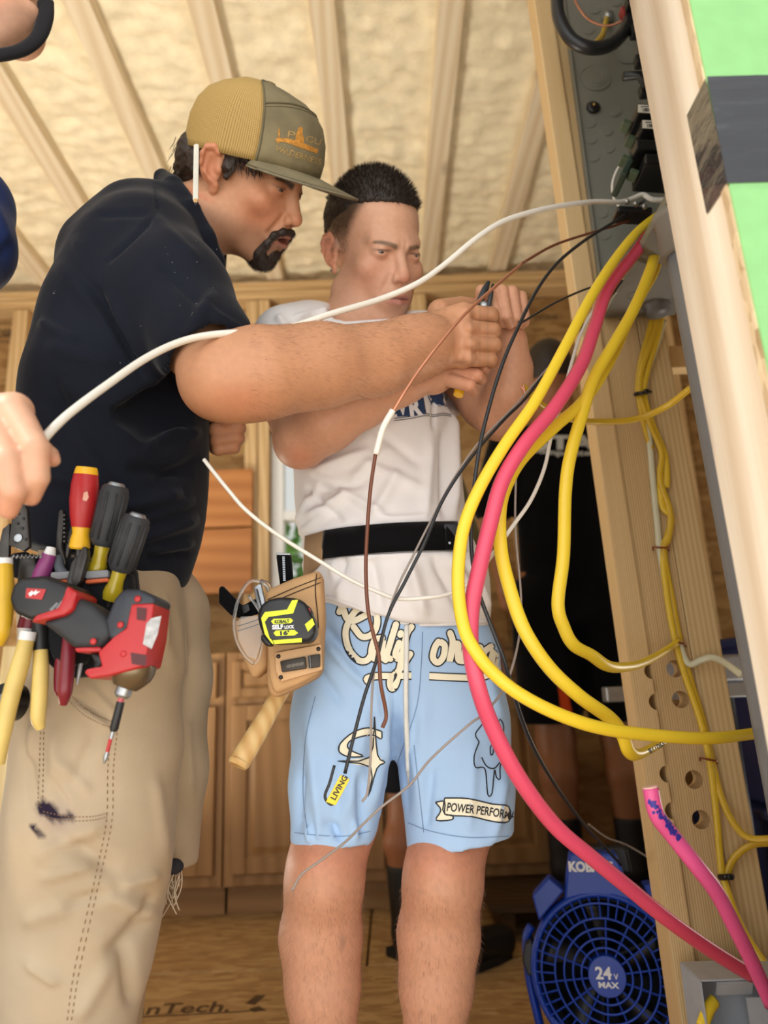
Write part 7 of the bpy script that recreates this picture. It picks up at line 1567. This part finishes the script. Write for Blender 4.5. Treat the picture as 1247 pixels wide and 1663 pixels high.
# cables stapled down the post
pst = [((1064, 498, 1.228), (1052, 545, 1.236), (1040, 590, 1.238), (1036, 634, 1.238), (1046, 690, 1.24), (1058, 730, 1.24)),
       ((1076, 500, 1.225), (1068, 545, 1.236), (1052, 600, 1.238), (1046, 640, 1.236), (1060, 690, 1.236), (1080, 740, 1.236), (1082, 790, 1.236), (1072, 760, 1.238), (1075, 820, 1.236), (1090, 840, 1.236), (1084, 870, 1.236), (1076, 895, 1.238), (1082, 960, 1.238), (1094, 1030, 1.238), (1110, 1090, 1.238), (1134, 1160, 1.238), (1147, 1210, 1.238), (1156, 1260, 1.238), (1164, 1330, 1.238), (1170, 1400, 1.238), (1176, 1430, 1.236), (1204, 1505, 1.22), (1252, 1580, 1.19)),
       ((1070, 498, 1.222), (1062, 540, 1.232), (1042, 600, 1.234), (1040, 640, 1.234), (1056, 690, 1.234), (1074, 735, 1.232), (1072, 780, 1.232), (1088, 830, 1.234), (1086, 872, 1.234), (1078, 895, 1.236), (1090, 965, 1.243), (1104, 1040, 1.243), (1120, 1100, 1.243), (1140, 1165, 1.243), (1154, 1225, 1.243), (1170, 1290, 1.236), (1190, 1335, 1.22), (1215, 1360, 1.20), (1254, 1362, 1.18))]
for i, (q, l) in enumerate(zip(pst, ('short yellow cable dropping from the panel connector to the black tie', 'yellow cable stapled all the way down the post, left one of the pair', 'yellow cable stapled down the post that bends off right above the lower tie'))): cable('yellow_cable', l, 'cable', MC_YEL2 if i != 1 else cmat('mid yellow sheath', rgb(218, 184, 48)), q, .0056, .6)
cable('yellow_cable', 'yellow cable leaving the lower black tie in a small arc towards the right edge', 'cable', MC_YEL2, [(1180, 1428, 1.236), (1186, 1404, 1.236), (1200, 1385, 1.23), (1222, 1372, 1.22), (1252, 1369, 1.2)], .0056, .6)
cable('yellow_cable', 'short thick yellow cable end inside the grey metal box', 'cable', MC_YEL, [(1160, 1625, 1.16), (1150, 1640, 1.15), (1140, 1668, 1.14)], .009, .7)
cable('white_cable', 'ivory flat cable stapled down the post and kinking off to the right', 'cable', MC_WSH, [(1078, 520, 1.24), (1066, 560, 1.243), (1052, 605, 1.243), (1048, 640, 1.24), (1055, 720, 1.24), (1062, 800, 1.24), (1068, 860, 1.24), (1072, 900, 1.24), (1084, 965, 1.244), (1100, 1030, 1.244), (1106, 1052, 1.24), (1112, 1070, 1.238), (1122, 1079, 1.235), (1138, 1072, 1.23), (1156, 1068, 1.22), (1176, 1076, 1.2), (1204, 1096, 1.16)], .0058, .6)
def staple(x0, y0, x1, y1, m, nm, lb, cat):
    o = MB().tube(spline([P(x0, y0 + 4, 1.25), P(x0 + 1, y0, 1.227), P((x0 + x1) / 2, (y0 + y1) / 2, 1.224), P(x1 - 1, y1, 1.227), P(x1, y1 + 4, 1.25)], 5), .0018, 6).build(nm, m, None, True); tag(o, lb, cat)
M_STAP = mat('copper staple', rgb(150, 86, 62), .35, .7)
staple(1060, 889, 1086, 890, M_STAP, 'cable_staple', 'copper staple, uppermost on the post, holding the ivory cable', 'staple'); staple(1094, 1042, 1113, 1046, M_STAP, 'cable_staple', 'copper staple at the kink of the ivory cable', 'staple'); staple(1137, 1231, 1164, 1236, M_STAP, 'cable_staple', 'copper staple, lowest on the post, beside the drilled holes', 'staple')
for lb, q in (('upper black cable tie on the post below the panel', (1031, 640, 1056, 636)), ('lower black cable tie on the post near the pink cable end', (1168, 1425, 1190, 1424))): 
    o = MB().tube(spline([P(q[0], q[1], 1.235), P((q[0] + q[2]) / 2, (q[1] + q[3]) / 2, 1.222), P(q[2], q[3], 1.235)], 5), .0048, 8, .6).box(P((q[0] + q[2]) / 2 + 6, q[3], 1.218), (.01, .008, .009), bev=.002).build('cable_tie', M_BLACK, None, True); tag(o, lb, 'tie')
# single wires
cable('white_wire', 'long thick white wire arcing from the hand at the left to the panel', 'wire', MC_WHT, [(52, 752, .612), (66, 722, .612), (78, 705, .615), (112, 672, .63), (170, 628, .66), (240, 580, .70), (300, 553, .73), (360, 542, .75), (450, 537, .78), (540, 509, .82), (620, 485, .86), (678, 460, .88), (720, 431, .90), (772, 388, .92), (812, 362, .94), (850, 348, .96), (900, 336, .99), (960, 328, 1.03), (1008, 328, 1.06), (1028, 322, 1.07), (1044, 316, 1.07), (1060, 324, 1.07), (1090, 324, 1.07)], .0042)
cable('white_wire', 'thin white wire from behind the navy shirt, drooping over the belt and up right', 'wire', MC_WHT, [(331, 746, .86), (345, 764, .86), (370, 795, .865), (400, 829, .87), (450, 868, .885), (520, 912, .90), (570, 942, .905), (610, 960, .905), (645, 972, .90), (690, 971, .90), (730, 964, .90), (765, 944, .90), (800, 900, .91), (832, 855, .92), (862, 812, .94), (884, 760, .96), (896, 705, .98), (912, 650, 1.0), (928, 590, 1.02), (944, 540, 1.04), (965, 505, 1.06), (1000, 475, 1.1)], .0027)
wb_ = thing('copper_wire', 'bare copper and brown wire with a white sleeve hanging before the T-shirt', 'wire', P(622, 1180, .88))
c1 = [(1036, 352, 1.08), (1000, 366, 1.05), (960, 378, 1.02), (900, 398, .97), (850, 426, .92), (800, 469, .88), (755, 510, .85), (715, 556, .84), (680, 602, .84), (655, 640, .84), (638, 668, .845)]
cable('dark_lead', '', '', MC_BRN, c1[:5], .0021, parent=wb_); cable('copper_core', '', '', MC_COP, c1[4:], .0022, parent=wb_); cable('white_sleeve', '', '', MC_WHT, [(638, 666, .845), (622, 695, .85), (610, 738, .855)], .0042, parent=wb_)
cable('brown_lead', '', '', MC_BRN, [(610, 736, .855), (602, 790, .86), (597, 850, .865), (594, 920, .865), (597, 985, .865), (605, 1025, .865), (615, 1065, .87), (618, 1110, .87), (627, 1160, .88), (621, 1182, .88)], .0024, parent=wb_)
cable('black_wire', 'grey black wire arcing from the panel down past the pink cable to the fan', 'wire', MC_BLK, [(1046, 326, 1.07), (1004, 356, 1.04), (950, 390, 1.0), (904, 428, .95), (870, 474, .90), (842, 530, .87), (820, 580, .86), (800, 640, .855), (780, 720, .85), (769, 800, .85), (765, 880, .85), (774, 950, .85), (795, 1010, .855), (818, 1070, .86), (832, 1120, .88), (860, 1200, .95), (900, 1272, 1.05), (950, 1340, 1.18), (1008, 1404, 1.33)], .0026)
kb = thing('tagged_wire', 'thin black wire with a yellow paper tag hanging in front of the blue shorts', 'wire', P(540, 1310, .90))
cable('black_lead', '', '', MC_BLK, [(1010, 456, 1.1), (985, 490, 1.08), (950, 525, 1.05), (900, 585, 1.0), (855, 645, .95), (820, 680, .92), (780, 725, .90), (745, 770, .89), (715, 820, .885), (690, 880, .88), (660, 940, .88), (630, 1000, .88), (612, 1070, .885), (592, 1130, .89), (576, 1190, .895), (560, 1256, .90)], .0022, parent=kb)
cable('hooked_end', '', '', MC_BLK, [(543, 1243, .895), (535, 1272, .895), (528, 1290, .895), (530, 1300, .895), (540, 1306, .896), (552, 1290, .897)], .0018, parent=kb)
tg = slab('paper_tag', [(529, 1302), (545, 1308), (568, 1266), (553, 1258)], .893, .004, mat('yellow paper tag', rgb(238, 212, 66), .6, var=.06), kb, .001)
v, f = text_mesh('LIVING', .03); V = [P(x, y, .8905) for x, y in fit2d(v, 544, 1300, 565, 1262, 9)]; link('lettering', V, f, M_LINK, tg, False)
cable('grey_wire', 'thin bare grey wire running beside the tagged black wire to a frayed tip', 'wire', MC_GRY, [(960, 500, 1.06), (920, 560, 1.01), (870, 620, .97), (830, 665, .94), (795, 700, .92), (770, 728, .905), (735, 780, .90), (700, 845, .89), (672, 900, .885), (645, 955, .885), (622, 1025, .885), (608, 1085, .89), (603, 1150, .89), (602, 1220, .90), (597, 1284, .90), (588, 1302, .90)], .0015)
cable('white_wire', 'very thin pale wire crossing the shorts and curling over the knee', 'wire', MC_GRY, [(838, 760, .95), (837, 860, .94), (846, 970, .93), (842, 1040, .92), (822, 1110, .90), (790, 1155, .89), (760, 1178, .89), (700, 1232, .895), (665, 1275, .90), (620, 1310, .905), (590, 1338, .91), (560, 1368, .92), (520, 1398, .925), (490, 1420, .925), (474, 1447, .925)], .0015)
cable('black_wire', 'short black wire end pointing left in front of the raised hands', 'wire', MC_BLK, [(1014, 448, 1.1), (985, 460, 1.08), (950, 470, 1.05), (905, 490, 1.01), (870, 510, .98), (850, 522, .97), (842, 523, .965)], .0018)
ye = thing('yellow_cable', 'stub of muted yellow cable with stripped copper ends at the left of the crossing cable', 'cable', P(850, 632, .985)); rod('copper_end', [(852, 640, .985), (850, 626, .985)], [2.5, 2.5], MC_COP, ye); rod('copper_end', [(846, 628, .985), (852, 636, .985)], [2, 2], MC_COP, ye)
# loop at the top of the panel
cable('black_cable', 'thick black service cable looping at the top of the panel', 'cable', MC_BLK, [(906, -40, 1.08), (905, 10, 1.08), (912, 40, 1.08), (930, 66, 1.08), (958, 78, 1.08), (988, 74, 1.09), (1010, 56, 1.1), (1022, 30, 1.12), (1030, -10, 1.14)], .0125)
cable('yellow_cable', 'yellow cable looping with the black service cable at the top of the panel', 'cable', MC_YEL2, [(902, -20, 1.10), (904, 30, 1.10), (916, 62, 1.10), (940, 80, 1.10), (962, 74, 1.12), (978, 58, 1.16), (984, 36, 1.2), (986, 28, 1.226)], .0062, .7)
cable('copper_wire', 'thin copper ground wire curving across the top of the panel', 'wire', MC_COP, [(930, -8, 1.12), (942, 16, 1.13), (960, 34, 1.14), (985, 42, 1.14), (1010, 34, 1.13), (1026, 18, 1.12)], .0022)
o = slab('red_clamp', [(1005, 18), (1022, 8), (1028, 22), (1012, 30)], 1.12, .02, mat('dull red plastic', rgb(140, 44, 48), .5), None, .003); o.name = 'wire_connector'; tag(o, 'dull red wire connector at the top of the panel beside the jamb', 'connector')
c = P(986, 32, 1.23); o = MB().lathe([(.0125, 0), (.0125, .010), (.009, .013), (.009, .016)], c, (0, -1, 0), 18).build('cable_gland', M_STEEL, None, True); tag(o, 'round steel cable gland near the top of the panel side', 'gland')
cable('white_wire', 'thin white wire bowed inside the panel below the breakers', 'wire', MC_WHT, [(1014, 258, 1.12), (1000, 280, 1.13), (994, 305, 1.13), (1000, 328, 1.12), (1020, 350, 1.1)], .0022)
cable('yellow_cable', 'stripped yellow cable end inside the lower corner of the panel', 'cable', MC_YEL2, [(1034, 452, 1.16), (1012, 456, 1.18), (990, 462, 1.2)], .006, .7); cable('white_wire', 'thin ivory wire leaving the lower corner of the panel', 'wire', MC_WSH, [(1020, 462, 1.17), (995, 478, 1.14), (975, 498, 1.1), (965, 512, 1.08)], .002)
cable('grey_wire', 'steel fish wire trailing over the floor behind the fan', 'wire', MC_GRY, [(955, 1338, 1.62), (985, 1360, 1.6), (1012, 1370, 1.58), (1040, 1385, 1.56), (1062, 1400, 1.55)], .0016)
